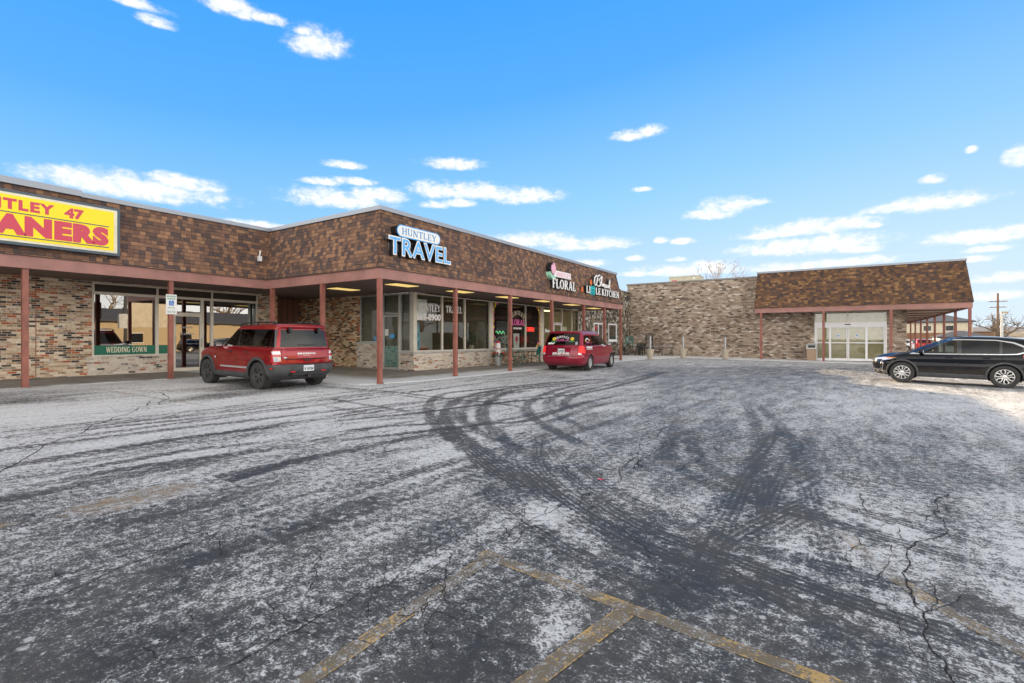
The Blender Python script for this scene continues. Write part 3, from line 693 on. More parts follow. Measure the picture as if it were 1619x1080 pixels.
def wear_at(X, Y):
    W = np.zeros_like(X)
    wob = .018 * np.sin(X * 23 + Y * 17) + .014 * np.sin(X * 41 - Y * 29) + .010 * np.sin(X * 7 - Y * 67)
    frag = .5 + .25 * np.sin(X * 3.1 + Y * 1.7 + 1) + .25 * np.sin(X * 1.3 - Y * 2.9)
    for kd, st, pts, wd, fade in RUNS:
        P = spline(pts, .22); P = np.array([(p.x, p.y) for p in P])
        hw = wd / 2 + .05
        m_ = (X > P[:, 0].min() - hw) & (X < P[:, 0].max() + hw) & (Y > P[:, 1].min() - hw) & (Y < P[:, 1].max() + hw)
        idx = np.nonzero(m_)[0]
        if not len(idx): continue
        x, y = X[idx], Y[idx]
        best = np.full(len(idx), 9.0); lat = np.zeros(len(idx)); arc = np.zeros(len(idx)); L = 0.0
        for (x0, y0), (x1, y1) in zip(P[:-1], P[1:]):
            dx, dy = x1 - x0, y1 - y0; l_ = math.hypot(dx, dy)
            if l_ < 1e-6: continue
            t = np.clip(((x - x0) * dx + (y - y0) * dy) / l_ ** 2, 0, 1)
            ex, ey = x - x0 - t * dx, y - y0 - t * dy
            d_ = np.hypot(ex, ey); k_ = d_ < best
            best[k_] = d_[k_]; lat[k_] = ((dx * ey - dy * ex) / l_)[k_]; arc[k_] = (L + t * l_)[k_]
            L += l_
        e = np.clip((wd / 2 + wob[idx] - best) / .035, 0, 1)
        fd = np.clip(np.minimum(arc, L - arc) / fade, 0, 1)
        if kd == 'a':
            g = np.clip(.5 + 1.1 * np.cos(lat / wd * 2 * math.pi * 4.5), 0, 1); lug = np.clip(.3 + np.sin(arc * 62 + np.abs(lat) * 40), 0, 1) * .35
            pat = np.clip(.30 + .85 * g - lug * (g > .3), .12, 1.1)
        else:
            pat = .80 - .35 * np.clip(np.sin(arc * 46 + lat * 9), 0, 1) * (frag[idx] > .45)
        v = 1.7 * st * e * fd * pat * (.62 + .55 * frag[idx])
        W[idx] = np.maximum(W[idx], v) + .25 * np.minimum(W[idx], v)
    return W
def lot_fields(me):
    n = len(me.vertices); co = np.empty(n * 3); me.vertices.foreach_get('co', co); co = co.reshape(-1, 3)
    X, Y = co[:, 0].copy(), co[:, 1].copy()
    for nm, v in (('frost', frost_at(X, Y)), ('wear', wear_at(X, Y))):
        at = me.attributes.new(nm, 'FLOAT', 'POINT'); at.data.foreach_set('value', v.astype(np.float32))
def lot_zone(vl, fl, x0, x1, y0, y1, step):
    """regular grid of quads, sharing nothing with its neighbours but lying in the same plane"""
    nx, ny = max(1, round((x1 - x0) / step)), max(1, round((y1 - y0) / step))
    xs_, ys_ = np.linspace(x0, x1, nx + 1), np.linspace(y0, y1, ny + 1)
    gx, gy = np.meshgrid(xs_, ys_, indexing='ij'); z = -0.015 * (np.clip(gx, -24, 9) + 14.5)
    base = sum(len(v) for v in vl); vl.append(np.stack([gx, gy, z], -1).reshape(-1, 3))
    i, j = np.meshgrid(np.arange(nx), np.arange(ny), indexing='ij'); a_ = base + i * (ny + 1) + j
    fl.append(np.stack([a_, a_ + ny + 1, a_ + ny + 2, a_ + 1], -1).reshape(-1, 4))
vl, fl = [], []
lot_zone(vl, fl, -4.2, 2.2, .4, 6.0, .0145)
for bx in ((-11, -4.2, .4, 6.0), (2.2, 5, .4, 6.0), (-11, 5, 6.0, 15), (-11, 5, -1.0, .4)): lot_zone(vl, fl, *bx, .036)
for bx in ((-24, -11, -1, 15), (5, 9, -1, 15), (-24, 9, 15, 42)): lot_zone(vl, fl, *bx, .11)
for bx in ((-24, 9, -45, -1), (-24, 9, 42, 135), (9, 62, -45, 135)): lot_zone(vl, fl, *bx, 3.0)
V_ = np.concatenate(vl); F_ = np.concatenate(fl)
me = bpy.data.meshes.new('parking_lot'); me.vertices.add(len(V_)); me.vertices.foreach_set('co', V_.ravel())
me.loops.add(F_.size); me.loops.foreach_set('vertex_index', F_.ravel().astype(np.int32))
me.polygons.add(len(F_)); me.polygons.foreach_set('loop_start', (np.arange(len(F_)) * 4).astype(np.int32))
me.update(calc_edges=True); me.materials.append(M['lot']); lot_fields(me)
o = bpy.data.objects.new('parking_lot', me); C.objects.link(o); o['kind'] = 'structure'

CRACKS = [(0.01, [(-2.36, 1.23), (-2.36, 1.33), (-2.37, 1.53), (-2.38, 1.74), (-2.37, 1.89), (-2.41, 2.05), (-2.34, 2.17), (-2.38, 2.29), (-2.4, 2.39), (-2.47, 2.56), (-2.38, 2.65), (-2.49, 2.89)]), (0.008, [(-2.41, 2.05), (-2.34, 2.14), (-2.25, 2.2), (-2.18, 2.3), (-2.11, 2.43), (-2.12, 2.63), (-2.06, 2.81)]), (0.006, [(-2.34, 2.17), (-2.27, 2.35), (-2.27, 2.53), (-2.28, 2.7), (-2.23, 2.9), (-2.2, 3.31), (-2.16, 3.79), (-2.16, 4.24)]), (0.005, [(-2.11, 2.43), (-2.02, 2.32), (-1.91, 2.21)]), (0.005, [(-2.52, 1.43), (-2.54, 1.51), (-2.42, 1.62), (-2.38, 1.74)]), (0.005, [(-2.23, 2.9), (-2.09, 3.09), (-1.96, 3.26), (-1.9, 3.41), (-2.1, 3.5)]), (0.008, [(-4.16, 0.83), (-4.03, 1.08), (-3.92, 1.37), (-3.94, 1.68), (-3.97, 2.09), (-3.9, 2.39), (-3.92, 2.79), (-3.94, 3.54), (-3.69, 4.22), (-3.53, 5.21)]), (0.006, [(-3.9, 0.78), (-3.79, 1.02), (-3.99, 1.58), (-3.96, 1.77)]), (0.015, [(0.86, 6.67), (0.7, 6.12), (0.65, 5.85), (0.69, 5.65), (0.68, 5.35), (0.62, 5.19), (0.51, 5.0), (0.39, 4.75), (0.35, 4.55), (0.34, 4.32), (0.3, 4.2), (0.31, 4.01), (0.33, 3.85), (0.33, 3.72), (0.36, 3.65), (0.34, 3.43), (0.35, 3.24), (0.39, 3.16), (0.4, 2.99), (0.4, 2.87)]), (0.008, [(0.36, 3.65), (0.4, 3.71), (0.44, 3.96), (0.44, 4.18)]), (0.007, [(0.14, 3.95), (0.24, 4.33), (0.28, 4.73), (0.09, 4.6), (0.0, 4.4), (-0.01, 4.25), (0.02, 4.13), (0.04, 4.02)]), (0.006, [(-0.02, 3.82), (0.14, 3.93), (0.28, 3.99)]), (0.007, [(0.65, 5.85), (0.57, 5.64), (0.55, 5.49)]), (0.007, [(0.12, 6.14), (0.12, 5.7), (0.15, 5.49)]), (0.006, [(0.05, 4.79), (0.09, 4.6)]), (0.006, [(0.35, 5.22), (0.34, 4.88)]), (0.006, [(0.39, 3.71), (0.5, 3.86), (0.58, 4.05)]), (0.008, [(0.31, 4.01), (0.36, 3.71)]), (0.007, [(-0.7, 3.7), (-0.62, 3.6), (-0.54, 3.53)]), (0.012, [(-2.57, 10.5), (-2.53, 8.6), (-2.32, 7.56), (-2.47, 7.04), (-2.3, 6.3), (-2.21, 5.65), (-2.3, 5.46), (-2.52, 5.56), (-2.74, 5.97), (-3.35, 6.02), (-3.85, 5.92), (-4.69, 6.21), (-5.47, 6.36), (-6.79, 7.02)]), (0.009, [(-2.13, 5.98), (-2.24, 6.04), (-2.21, 5.65), (-2.02, 5.2), (-1.99, 4.71)]), (0.008, [(-2.14, 7.29), (-2.13, 6.42), (-2.13, 5.98), (-2.04, 5.65)]), (0.008, [(-2.3, 5.46), (-2.2, 4.85), (-2.1, 4.37), (-2.0, 4.12)]), (0.012, [(-14.01, 5.65), (-12.31, 4.74), (-11.44, 4.18), (-10.87, 3.73), (-10.37, 3.34), (-9.86, 2.95), (-9.12, 2.4), (-8.93, 2.23), (-7.99, 1.76), (-7.5, 1.5)]), (0.008, [(-14.74, 5.64), (-12.46, 5.02), (-11.83, 4.73), (-12.01, 4.59)])]
def jag(pts, rnd, amp):
    P = [Vector((p[0], p[1], 0)) for p in pts]
    for lev in range(3):
        Q = [P[0]]
        for a, b_ in zip(P[:-1], P[1:]):
            d_ = b_ - a
            nrm = Vector((-d_.y, d_.x, 0))
            Q.append((a + b_) / 2 + nrm * rnd.uniform(-amp, amp)); Q.append(b_)
        P = Q
    return P
rnd = random.Random(3)
cmb = MB()
def crack(w_, pts, dz, amp=0.16):
    P = jag(pts, rnd, amp)
    n = len(P)
    left = []; right = []
    for i, p in enumerate(P):
        t = (P[min(i + 1, n - 1)] - P[max(i - 1, 0)]).normalized()
        nrm = Vector((-t.y, t.x, 0))
        dist = max(p.length, 1.0)
        ww = w_ * rnd.uniform(0.35, 1.1) * (0.15 if i in (0, n - 1) else 1)
        a = p + nrm * ww * 0.5; b_ = p - nrm * ww * 0.5
        left.append((a.x, a.y, gz(a.x) + dz)); right.append((b_.x, b_.y, gz(b_.x) + dz))
    for i in range(n - 1):
        cmb.quad(right[i], right[i + 1], left[i + 1], left[i])
for i, (w_, pts) in enumerate(CRACKS):
    crack(max(w_ * .55 + .003, .0016 * math.hypot(*pts[len(pts) // 2])), pts, 0.0045 + i * 0.00002, 0.10)
# many hairlines wandering off the main ones
for i in range(55):
    w_, pts = CRACKS[rnd.choice([q for q in range(len(CRACKS)) if q < 9 or q > 18])]
    p = Vector(pts[rnd.randrange(len(pts))])
    a = rnd.uniform(0, 2 * math.pi); q = [tuple(p)]
    for _ in range(rnd.randrange(2, 5)):
        a += rnd.uniform(-0.8, 0.8); l = rnd.uniform(0.06, 0.20) * (0.5 + p.length * 0.09)
        p = p + Vector((math.cos(a), math.sin(a))) * l; q.append(tuple(p))
    crack(0.004 + 0.0010 * p.length, q, 0.0054 + i * 0.00001, 0.2)
for i in range(26):
    a = rnd.uniform(-72, 8); r_ = rnd.uniform(2.2, 9.0); p = Vector((r_ * math.sin(R(a)), r_ * math.cos(R(a)))); h_ = rnd.uniform(0, 6.28); q = [tuple(p)]
    for _ in range(rnd.randrange(4, 9)):
        h_ += rnd.uniform(-.55, .55); p = p + Vector((math.cos(h_), math.sin(h_))) * rnd.uniform(.08, .22) * (.4 + .14 * r_); q.append(tuple(p))
    crack(.0022 + .0011 * r_, q, .0050 + i * .00001, .14)
struct('pavement_cracks', cmb, M['crack'])

def line(pts, w_, mt, dz=0.002):
    ribbon('parking_line_or_patch', pts, w_, dz, mt, fade=0, step=.05)
line([(-2.15, 2.86), (-1.0, 2.755), (0.05, 2.665)], 0.105, M['line'], 0.0022)
line([(-2.06, 2.82), (-1.99, 1.36), (-1.93, -0.2)], 0.10, M['line_faint'], 0.0030)
line([(-1.03, 2.70), (-1.17, 1.92), (-1.45, 0.3)], 0.115, M['line'], 0.0038)
line([(-0.05, 4.85), (0.30, 4.02), (0.75, 3.45), (1.3, 2.9)], 0.10, M['line_faint'], 0.0022)
line([(-10.5, 10.4), (-10.42, 14.0), (-10.3, 18.2), (-10.55, 24.5), (-10.8, 31.0)], 0.12, M['line_faint'], 0.0022)
for yy in (5.0, 7.9, 10.7):
    line([(-16.6, yy), (-11.0, yy + 0.25)], 0.10, M['line_faint'], 0.0030)
for (cx, cy, rx, ry) in ((-5.42, 2.02, 0.36, 0.70), (-5.50, 0.75, 0.16, 0.55)):  # two soft yellow-tinted ovals on the asphalt
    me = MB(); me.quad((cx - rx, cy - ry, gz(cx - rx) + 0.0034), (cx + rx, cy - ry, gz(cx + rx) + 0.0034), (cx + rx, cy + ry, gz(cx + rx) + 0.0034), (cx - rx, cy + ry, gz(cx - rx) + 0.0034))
    o = struct('parking_line_or_patch', me, M['yellow_patch']); lot_fields(o.data)
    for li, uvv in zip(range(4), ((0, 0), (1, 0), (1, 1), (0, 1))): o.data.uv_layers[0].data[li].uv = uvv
# crumbs of frozen snow lying on the lot
mb = MB()
for i in range(300):
    if i < 40:
        cx, cy = rnd.gauss(-2.02, 0.07), rnd.gauss(3.86, 0.10)
    else:
        a = rnd.uniform(-80, 12); r_ = rnd.uniform(1.6, 5.5) ** 1.0
        cx, cy = r_ * math.sin(R(a)), r_ * math.cos(R(a))
    sz = rnd.uniform(0.0018, 0.0065) * (1 + (i < 40) * 1.7)
    mb.ball((cx, cy, gz(cx) + 0.003), (sz * rnd.uniform(1, 1.8), sz * rnd.uniform(1, 1.8), sz * 0.45), 6, 4)
M['ice'] = plain('grey_ice', (0.40, 0.41, 0.42), 0.6)
struct('snow_crumbs', mb, M['ice'], kind='stuff', smooth=60)

mb = MB(); mb.box(-2.215, -2.185, 5.02, 5.045, gz(-2.2) + .005, gz(-2.2) + .015); mb.box(-2.205, -2.17, 5.04, 5.055, gz(-2.2) + .006, gz(-2.2) + .011)
M['scrap'] = plain('pink_plastic_scrap', (0.65, 0.08, 0.16), 0.5)
scrap = mesh_obj('litter_scrap', mb, M['scrap']); tag(scrap, 'tiny pink scrap of litter lying in a crack in the middle of the lot', 'litter')
# pavements along the shop fronts, a low step above the lot
def walk(name, poly, dz, mt, skirt=0.12):
    mb = MB()
    top = [(x, y, gz(x) + dz) for x, y in poly]; bot = [(x, y, gz(x) - skirt) for x, y in poly]
    mb.hexa(bot, top)
    struct(name, mb, mt)
def concrete(name, snowy):
    m, kk, b = mat(name)
    P = kk.add('ShaderNodeNewGeometry').outputs['Position']; s = kk.sep(P)
    n = kk.noise(P, 1.2, 5.0); n2 = kk.noise(P, 18.0, 4.0, 0.7)
    c = kk.mix(kk.smooth(n, 0.3, 0.7), (0.22, 0.20, 0.175), (0.31, 0.285, 0.25))
    j = kk.m('MAXIMUM', kk.smooth(kk.m('ABSOLUTE', kk.m('SUBTRACT', kk.m('FRACT', kk.m('DIVIDE', s[1], 1.8)), 0.5)), 0.493, 0.497), 0.0)
    c = kk.mix(j, c, (0.05, 0.05, 0.05))
    if snowy:
        fx = kk.smooth(kk.m('ADD', s[0], kk.m('MULTIPLY', kk.m('SUBTRACT', n, 0.5), 1.2)), snowy[0], snowy[1])
        if len(snowy) > 2:
            fx = kk.m('MAXIMUM', fx, kk.smooth(kk.m('ADD', s[1], kk.m('MULTIPLY', kk.m('SUBTRACT', n, 0.5), 1.5)), snowy[2], snowy[3]))
        sn = kk.m('MULTIPLY', fx, kk.smooth(n2, 0.32, 0.52, 0.62, 1.0))
        c = kk.mix(sn, c, (0.62, 0.63, 0.645))
    kk.put(b.inputs['Base Color'], c); b.inputs['Roughness'].default_value = 0.85
    return m
M['conc'] = concrete('concrete_walk_by_the_cleaners', (-18.1, -17.4))
M['conc2'] = concrete('concrete_walk_by_the_corner_shop', (-13.1, -12.3, 12.3, 10.8))
M['conc3'] = concrete('snowy_concrete_walk', (-60, -59))
walk('pavement', [(-20.9, -12), (-17.75, -12), (-17.75, 9.0), (-20.9, 9.0)], 0.022, M['conc'])
walk('pavement', [(-22.6, 9.0), (-17.3, 9.0), (-11.95, 10.0), (-11.45, 12.0), (-11.4, 33.0), (-14.8, 33.0), (-14.8, 15.1), (-22.6, 15.1)], 0.022, M['conc2'])
walk('pavement', [(-14.8, 33.0), (-11.4, 33.0), (-10.0, 38.0), (7.0, 38.4), (7.2, 78), (3.0, 78), (3.0, 42.1), (-14.8, 42.1)], 0.03, M['conc3'])
# ------------------------------------------------------------------ building kit
def wall_holes(mb, fm, u0, u1, z0, z1, holes, t=0.18, z0b=None):
    """wall slab in a frame (outer face at w=0) with rectangular openings"""
    us = sorted({u0, u1, *[h[0] for h in holes], *[h[1] for h in holes]})
    zs = sorted({z0, z1, *[h[2] for h in holes], *[h[3] for h in holes]})
    us = [u for u in us if u0 - 1e-6 <= u <= u1 + 1e-6]; zs = [z for z in zs if z0 - 1e-6 <= z <= z1 + 1e-6]
    F = lambda u, z, w_: fm((u, z, w_))
    for a, b_ in zip(us[:-1], us[1:]):
        for c_, d_ in zip(zs[:-1], zs[1:]):
            cu, cz = (a + b_) / 2, (c_ + d_) / 2
            if any(h[0] < cu < h[1] and h[2] < cz < h[3] for h in holes): continue
            mb.quad(F(a, c_, 0), F(b_, c_, 0), F(b_, d_, 0), F(a, d_, 0))
            mb.quad(F(b_, c_, -t), F(a, c_, -t), F(a, d_, -t), F(b_, d_, -t))
    for h in holes:
        a, b_, c_, d_ = h[:4]
        mb.quad(F(a, c_, 0), F(a, d_, 0), F(a, d_, -t), F(a, c_, -t))
        mb.quad(F(b_, d_, 0), F(b_, c_, 0), F(b_, c_, -t), F(b_, d_, -t))
        mb.quad(F(b_, c_, 0), F(a, c_, 0), F(a, c_, -t), F(b_, c_, -t))
        mb.quad(F(a, d_, 0), F(b_, d_, 0), F(b_, d_, -t), F(a, d_, -t))
    mb.quad(F(u0, z0, 0), F(u0, z1, 0), F(u0, z1, -t), F(u0, z0, -t))
    mb.quad(F(u1, z1, 0), F(u1, z0, 0), F(u1, z0, -t), F(u1, z1, -t))
    mb.quad(F(u0, z1, 0), F(u1, z1, 0), F(u1, z1, -t), F(u0, z1, -t))
    return mb

def fbox(mb, fm, u0, u1, z0, z1, w0, w1):
    t = MB(); t.cur = mb.cur; t.box(u0, u1, z0, z1, w0, w1); t.mapped(fm)
    i = len(mb.v); mb.v += t.v
    # the frame is left handed in this order: flip the faces
    for f in t.f:
        mb.f.append(tuple(i + q for q in reversed(f))); mb.mi.append(mb.cur)
    return mb

def glazed(b, fm, u0, u1, z0, z1, fmat, pmat, bar=0.05, dep=(0.02, -0.07), rails=(), mulls=(), name='window', barb=None, label=None):
    """a window: frame mesh with its pane as a child"""
    mb = MB(); bb = barb or bar
    fbox(mb, fm, u0, u0 + bar, z0, z1, *dep); fbox(mb, fm, u1 - bar, u1, z0, z1, *dep)
    fbox(mb, fm, u0 + bar, u1 - bar, z1 - bar, z1, dep[0] - .003, dep[1]); fbox(mb, fm, u0 + bar, u1 - bar, z0, z0 + bb, dep[0] - .003, dep[1])
    for r_ in rails: fbox(mb, fm, u0 + bar, u1 - bar, r_ - bar / 2, r_ + bar / 2, dep[0] - .006, dep[1] + .003)
    for r_ in mulls: fbox(mb, fm, r_ - bar / 2, r_ + bar / 2, z0 + bb, z1 - bar, dep[0] - .009, dep[1] + .006)
    o = mesh_obj(name, mb, fmat, b, world=True)
    if label: o['label'] = label
    pm = MB(); w_ = (dep[0] + dep[1]) / 2
    pm.quad(fm((u0 + bar * .5, z0 + bar * .5, w_)), fm((u1 - bar * .5, z0 + bar * .5, w_)), fm((u1 - bar * .5, z1 - bar * .5, w_)), fm((u0 + bar * .5, z1 - bar * .5, w_)))
    mesh_obj('pane', pm, pmat, o, world=True)
    return o

def door(b, fm, u0, u1, z0, z1, fmat, pmat, bar=0.09, rail=None, hside=1, handle=True):
    mb = MB(); dep = (0.0, -0.05)
    fbox(mb, fm, u0, u0 + bar, z0, z1, *dep); fbox(mb, fm, u1 - bar, u1, z0, z1, *dep)
    fbox(mb, fm, u0 + bar, u1 - bar, z1 - bar, z1, -.003, dep[1]); fbox(mb, fm, u0 + bar, u1 - bar, z0, z0 + bar * 1.4, -.003, dep[1])
    if rail: fbox(mb, fm, u0 + bar, u1 - bar, rail - bar / 2, rail + bar / 2, -.006, dep[1] + .003)
    o = mesh_obj('door', mb, fmat, b, world=True)
    pm = MB(); pm.quad(fm((u0 + bar * .5, z0 + bar, -.025)), fm((u1 - bar * .5, z0 + bar, -.025)), fm((u1 - bar * .5, z1 - bar * .5, -.025)), fm((u0 + bar * .5, z1 - bar * .5, -.025)))
    mesh_obj('pane', pm, pmat, o, world=True)
    if handle:
        hu = u1 - bar * .5 if hside > 0 else u0 + bar * .5
        hm = MB(); hm.tube([fm((hu, z0 + .92, .0)), fm((hu, z0 + .92, .055)), fm((hu, z0 + 1.2, .055)), fm((hu, z0 + 1.2, .0))], .012, 6)
        mesh_obj('handle', hm, M['steel'], o, world=True, smooth=60)
    return o

# stroke lettering with slab serifs, built as solid letters
def serif_glyph(ch):
    T, t = .19, .085
    V = lambda x, a=0, b_=1, w_=T: ('v', x, a, b_, w_)
    H = lambda x0, x1, y, w_=t: ('h', x0, x1, y, w_)
    D = lambda x0, y0, x1, y1, w_=T: ('d', x0, y0, x1, y1, w_)
    A = lambda cx, cy, rx, ry, a0, a1: ('a', cx, cy, rx, ry, a0, a1)
    S = lambda x, y, w_=.30: ('s', x, y, w_)
    G = {
        'H': (.80, [V(.15), V(.65), H(.2, .6, .5), S(.15, 0), S(.15, 1), S(.65, 0), S(.65, 1)]),
        'U': (.78, [V(.14, .25, 1), V(.64, .25, 1, .10), A(.39, .28, .25, .28, 180, 360), S(.14, 1), S(.64, 1, .26)]),
        'N': (.82, [V(.12, 0, 1, .10), V(.70, 0, 1, .10), D(.12, 1, .70, 0), S(.12, 0, .24), S(.09, 1, .22), S(.70, 1, .24)]),
        'T': (.72, [V(.36), H(.0, .72, .955), ('v', .03, .74, 1, .06), ('v', .69, .74, 1, .06), S(.36, 0)]),
        'L': (.66, [V(.15), H(.1, .62, .045), ('v', .60, 0, .28, .06), S(.15, 1)]),
        'E': (.66, [V(.15), H(.1, .60, .045), H(.1, .58, .955), H(.15, .45, .5), ('v', .60, 0, .26, .06), ('v', .58, .76, 1, .06), ('v', .45, .4, .6, .05), S(.11, 1, .2), S(.11, 0, .2)]),
        'F': (.62, [V(.15), H(.1, .58, .955), H(.15, .45, .5), ('v', .58, .74, 1, .06), ('v', .45, .4, .6, .05), S(.15, 0), S(.11, 1, .2)]),
        'Y': (.76, [V(.38, 0, .48), D(.10, 1, .38, .42), D(.68, 1, .38, .42, .09), S(.38, 0), S(.10, 1, .28), S(.68, 1, .24)]),
        'O': (.86, [A(.42, .5, .33, .47, 0, 360)]),
        'R': (.80, [V(.15), A(.34, .74, .24, .23, -90, 90), H(.15, .36, .955), H(.15, .36, .505), D(.36, .5, .70, .03), S(.15, 0), S(.11, 1, .2), S(.72, 0, .16)]),
        'A': (.84, [D(.10, 0, .40, 1, .09), D(.42, 1, .70, 0), H(.2, .62, .32), S(.10, 0, .26), S(.70, 0, .30)]),
        'I': (.34, [V(.16), S(.16, 0), S(.16, 1)]),
        'K': (.80, [V(.15), D(.2, .42, .62, 1, .09), D(.30, .55, .66, 0), S(.15, 0), S(.15, 1), S(.64, 1, .26), S(.68, 0, .26)]),
        'C': (.78, [A(.42, .5, .33, .47, 45, 315), ('v', .68, .66, .9, .06)]),
        'G': (.82, [A(.42, .5, .33, .47, 45, 320), ('v', .66, .08, .42, .15), S(.66, .42, .3)]),
        'W': (1.10, [D(.08, 1, .32, 0), D(.32, 0, .54, 1, .08), D(.54, 1, .78, 0), D(.78, 0, 1.0, 1, .08), S(.08, 1, .3), S(.54, 1, .26), S(1.0, 1, .24)]),
        'D': (.84, [V(.15), A(.36, .5, .36, .455, -90, 90), H(.1, .38, .955), H(.1, .38, .045), S(.11, 1, .2), S(.11, 0, .2)]),
    }
    return G.get(ch)

def serif_text(mb, text, fm, u, z, h, wscale, d0, d1, gap=.10, arc=None, bold=1.0, fit=None):
    """adds letters to mb; returns end u. arc=(radius) bends the baseline"""
    tw = sum((serif_glyph(c)[0] if serif_glyph(c) else .45) + gap for c in text) - gap
    sx = h * wscale
    if fit: sx = fit / tw
    x = 0.0; nst = 0
    for c in text:
        g = serif_glyph(c)
        if not g: x += .45 + gap; continue
        for st in g[1]:
            nst += 1; e = .0006 * (nst % 7)
            polys = []
            if st[0] == 'v':
                _, cx, a, b_, w_ = st; w_ = w_ * bold
                polys.append([(cx - w_ / 2, a), (cx + w_ / 2, a), (cx + w_ / 2, b_), (cx - w_ / 2, b_)])
            elif st[0] == 'h':
                _, x0, x1, y, w_ = st; w_ = w_ * bold
                polys.append([(x0, y - w_ / 2), (x1, y - w_ / 2), (x1, y + w_ / 2), (x0, y + w_ / 2)])
            elif st[0] == 's':
                _, cx, y, w_ = st; y0 = y if y < .5 else y - .06
                polys.append([(cx - w_ / 2, y0), (cx + w_ / 2, y0), (cx + w_ / 2, y0 + .06), (cx - w_ / 2, y0 + .06)])
            elif st[0] == 'd':
                _, x0, y0, x1, y1, w_ = st; w_ = w_ * bold * .55
                polys.append([(x0 - w_, y0), (x0 + w_, y0), (x1 + w_, y1), (x1 - w_, y1)])
            else:
                _, cx, cy, rx, ry, a0, a1 = st; n = max(6, int(abs(a1 - a0) / 22))
                for q in range(n):
                    t0, t1 = R(a0 + (a1 - a0) * q / n), R(a0 + (a1 - a0) * (q + 1) / n)
                    def pt(tt, k_):
                        wx = .095 * bold * k_; wy = .045 * bold * k_
                        return (cx + (rx + wx) * math.cos(tt), cy + (ry + wy) * math.sin(tt))
                    polys.append([pt(t0, -1), pt(t0, 1), pt(t1, 1), pt(t1, -1)])
            for pl in polys:
                ar = sum(pl[i][0] * pl[(i + 1) % 4][1] - pl[(i + 1) % 4][0] * pl[i][1] for i in range(4))
                if ar < 0: pl = pl[::-1]
                def place(px, pz, w_):
                    X = (x + px) * sx; Zz = pz * h
                    if arc:
                        tot = tw * sx; an = (X - tot / 2) / arc
                        return fm((u + tot / 2 + (arc + Zz) * math.sin(an), z + (arc + Zz) * math.cos(an) - arc, w_))
                    return fm((u + X, z + Zz, w_))
                mb.hexa([place(p[0], p[1], d0) for p in pl], [place(p[0], p[1], d1 + e) for p in pl])
        x += g[0] + gap
    return u + tw * sx

def font_text(text, size, depth, offset=0.0, xs=1.0, space=1.0):
    """solid letters of the built-in sans face, as an MB lying in the xy plane"""
    cu = bpy.data.curves.new('t', 'FONT'); cu.body = text; cu.size = size; cu.extrude = depth / 2; cu.offset = offset
    cu.space_character = space; cu.resolution_u = 3
    ob = bpy.data.objects.new('t', cu); C.objects.link(ob)
    dg = bpy.context.evaluated_depsgraph_get(); me = bpy.data.meshes.new_from_object(ob.evaluated_get(dg))
    mb = MB(); mb.v = [(v.co.x * xs, v.co.y, v.co.z + depth / 2) for v in me.vertices]
    mb.f = [tuple(p.vertices) for p in me.polygons]; mb.mi = [0] * len(mb.f)
    bpy.data.objects.remove(ob); bpy.data.curves.remove(cu); bpy.data.meshes.remove(me)
    return mb

def text_on(mb, text, fm, u, z, h, w0, w1, fit=None, offset=0.0, space=1.0):
    """text with cap height h, starting at u, baseline z, from depth w0 to w1; fit = total width"""
    t = font_text(text, h / 0.70, w1 - w0, offset, 1.0, space)
    if not t.v: return
    x0 = min(p[0] for p in t.v); x1 = max(p[0] for p in t.v)
    k_ = fit / (x1 - x0) if fit else 1.0
    i = len(mb.v)
    mb.v += [tuple(fm(((p[0] - x0) * k_ + u, p[1] + z, w0 + p[2]))) for p in t.v]
    mb.f += [tuple(i + q for q in reversed(f)) for f in t.f]; mb.mi += [mb.cur] * len(t.f)

def posts(b, spots, ztop, w_=.125):
    for i, (x, y) in enumerate(spots):
        mb = MB(); g = gz(x) + .02
        mb.box(x - w_ / 2, x + w_ / 2, y - w_ / 2, y + w_ / 2, g, ztop)
        mb.box(x - w_ * .72, x + w_ * .72, y - w_ * .72, y + w_ * .72, g - .005, g + .02)
        mesh_obj('canopy_post', mb, M['post'], b, world=True)

def mansard(b, corners, z0, z1, back, mt, cap=.15, flip=False):
    """corners: plan polyline of the eave (outside to the left of travel ... given as list with inner offsets)"""
    mb = MB()
    for (p0, q0), (p1, q1) in zip(corners[:-1], corners[1:]):
        mb.quad((p0[0], p0[1], z0), (p1[0], p1[1], z0), (q1[0], q1[1], z1), (q0[0], q0[1], z1))
    mesh_obj('mansard_roof', mb, mt, b, world=True)

def coping(b, pts, z0, z1, w_, mt):
    """metal edge running along the top, pts with outward side at +"""
    mb = MB()
    for (a, ai), (c_, ci) in zip(pts[:-1], pts[1:]):
        mb.hexa([(a[0], a[1], z0), (c_[0], c_[1], z0), (ci[0], ci[1], z0), (ai[0], ai[1], z0)], [(a[0], a[1], z1), (c_[0], c_[1], z1), (ci[0], ci[1], z1), (ai[0], ai[1], z1)])
    mb.recalc = True
    mesh_obj('roof_coping', mb, mt, b, world=True)

def ceiling_light(b, x, y, z, dx=.3, dy=.62, m_='lamp'):
    mb = MB(); mb.box(x - dx - .03, x + dx + .03, y - dy - .03, y + dy + .03, z - .02, z - .002)
    o = mesh_obj('ceiling_light', mb, M['soffit'], b, world=True)
    mb = MB(); mb.box(x - dx, x + dx, y - dy, y + dy, z - .035, z - .021)
    mesh_obj('lens', mb, M[m_], o, world=True)

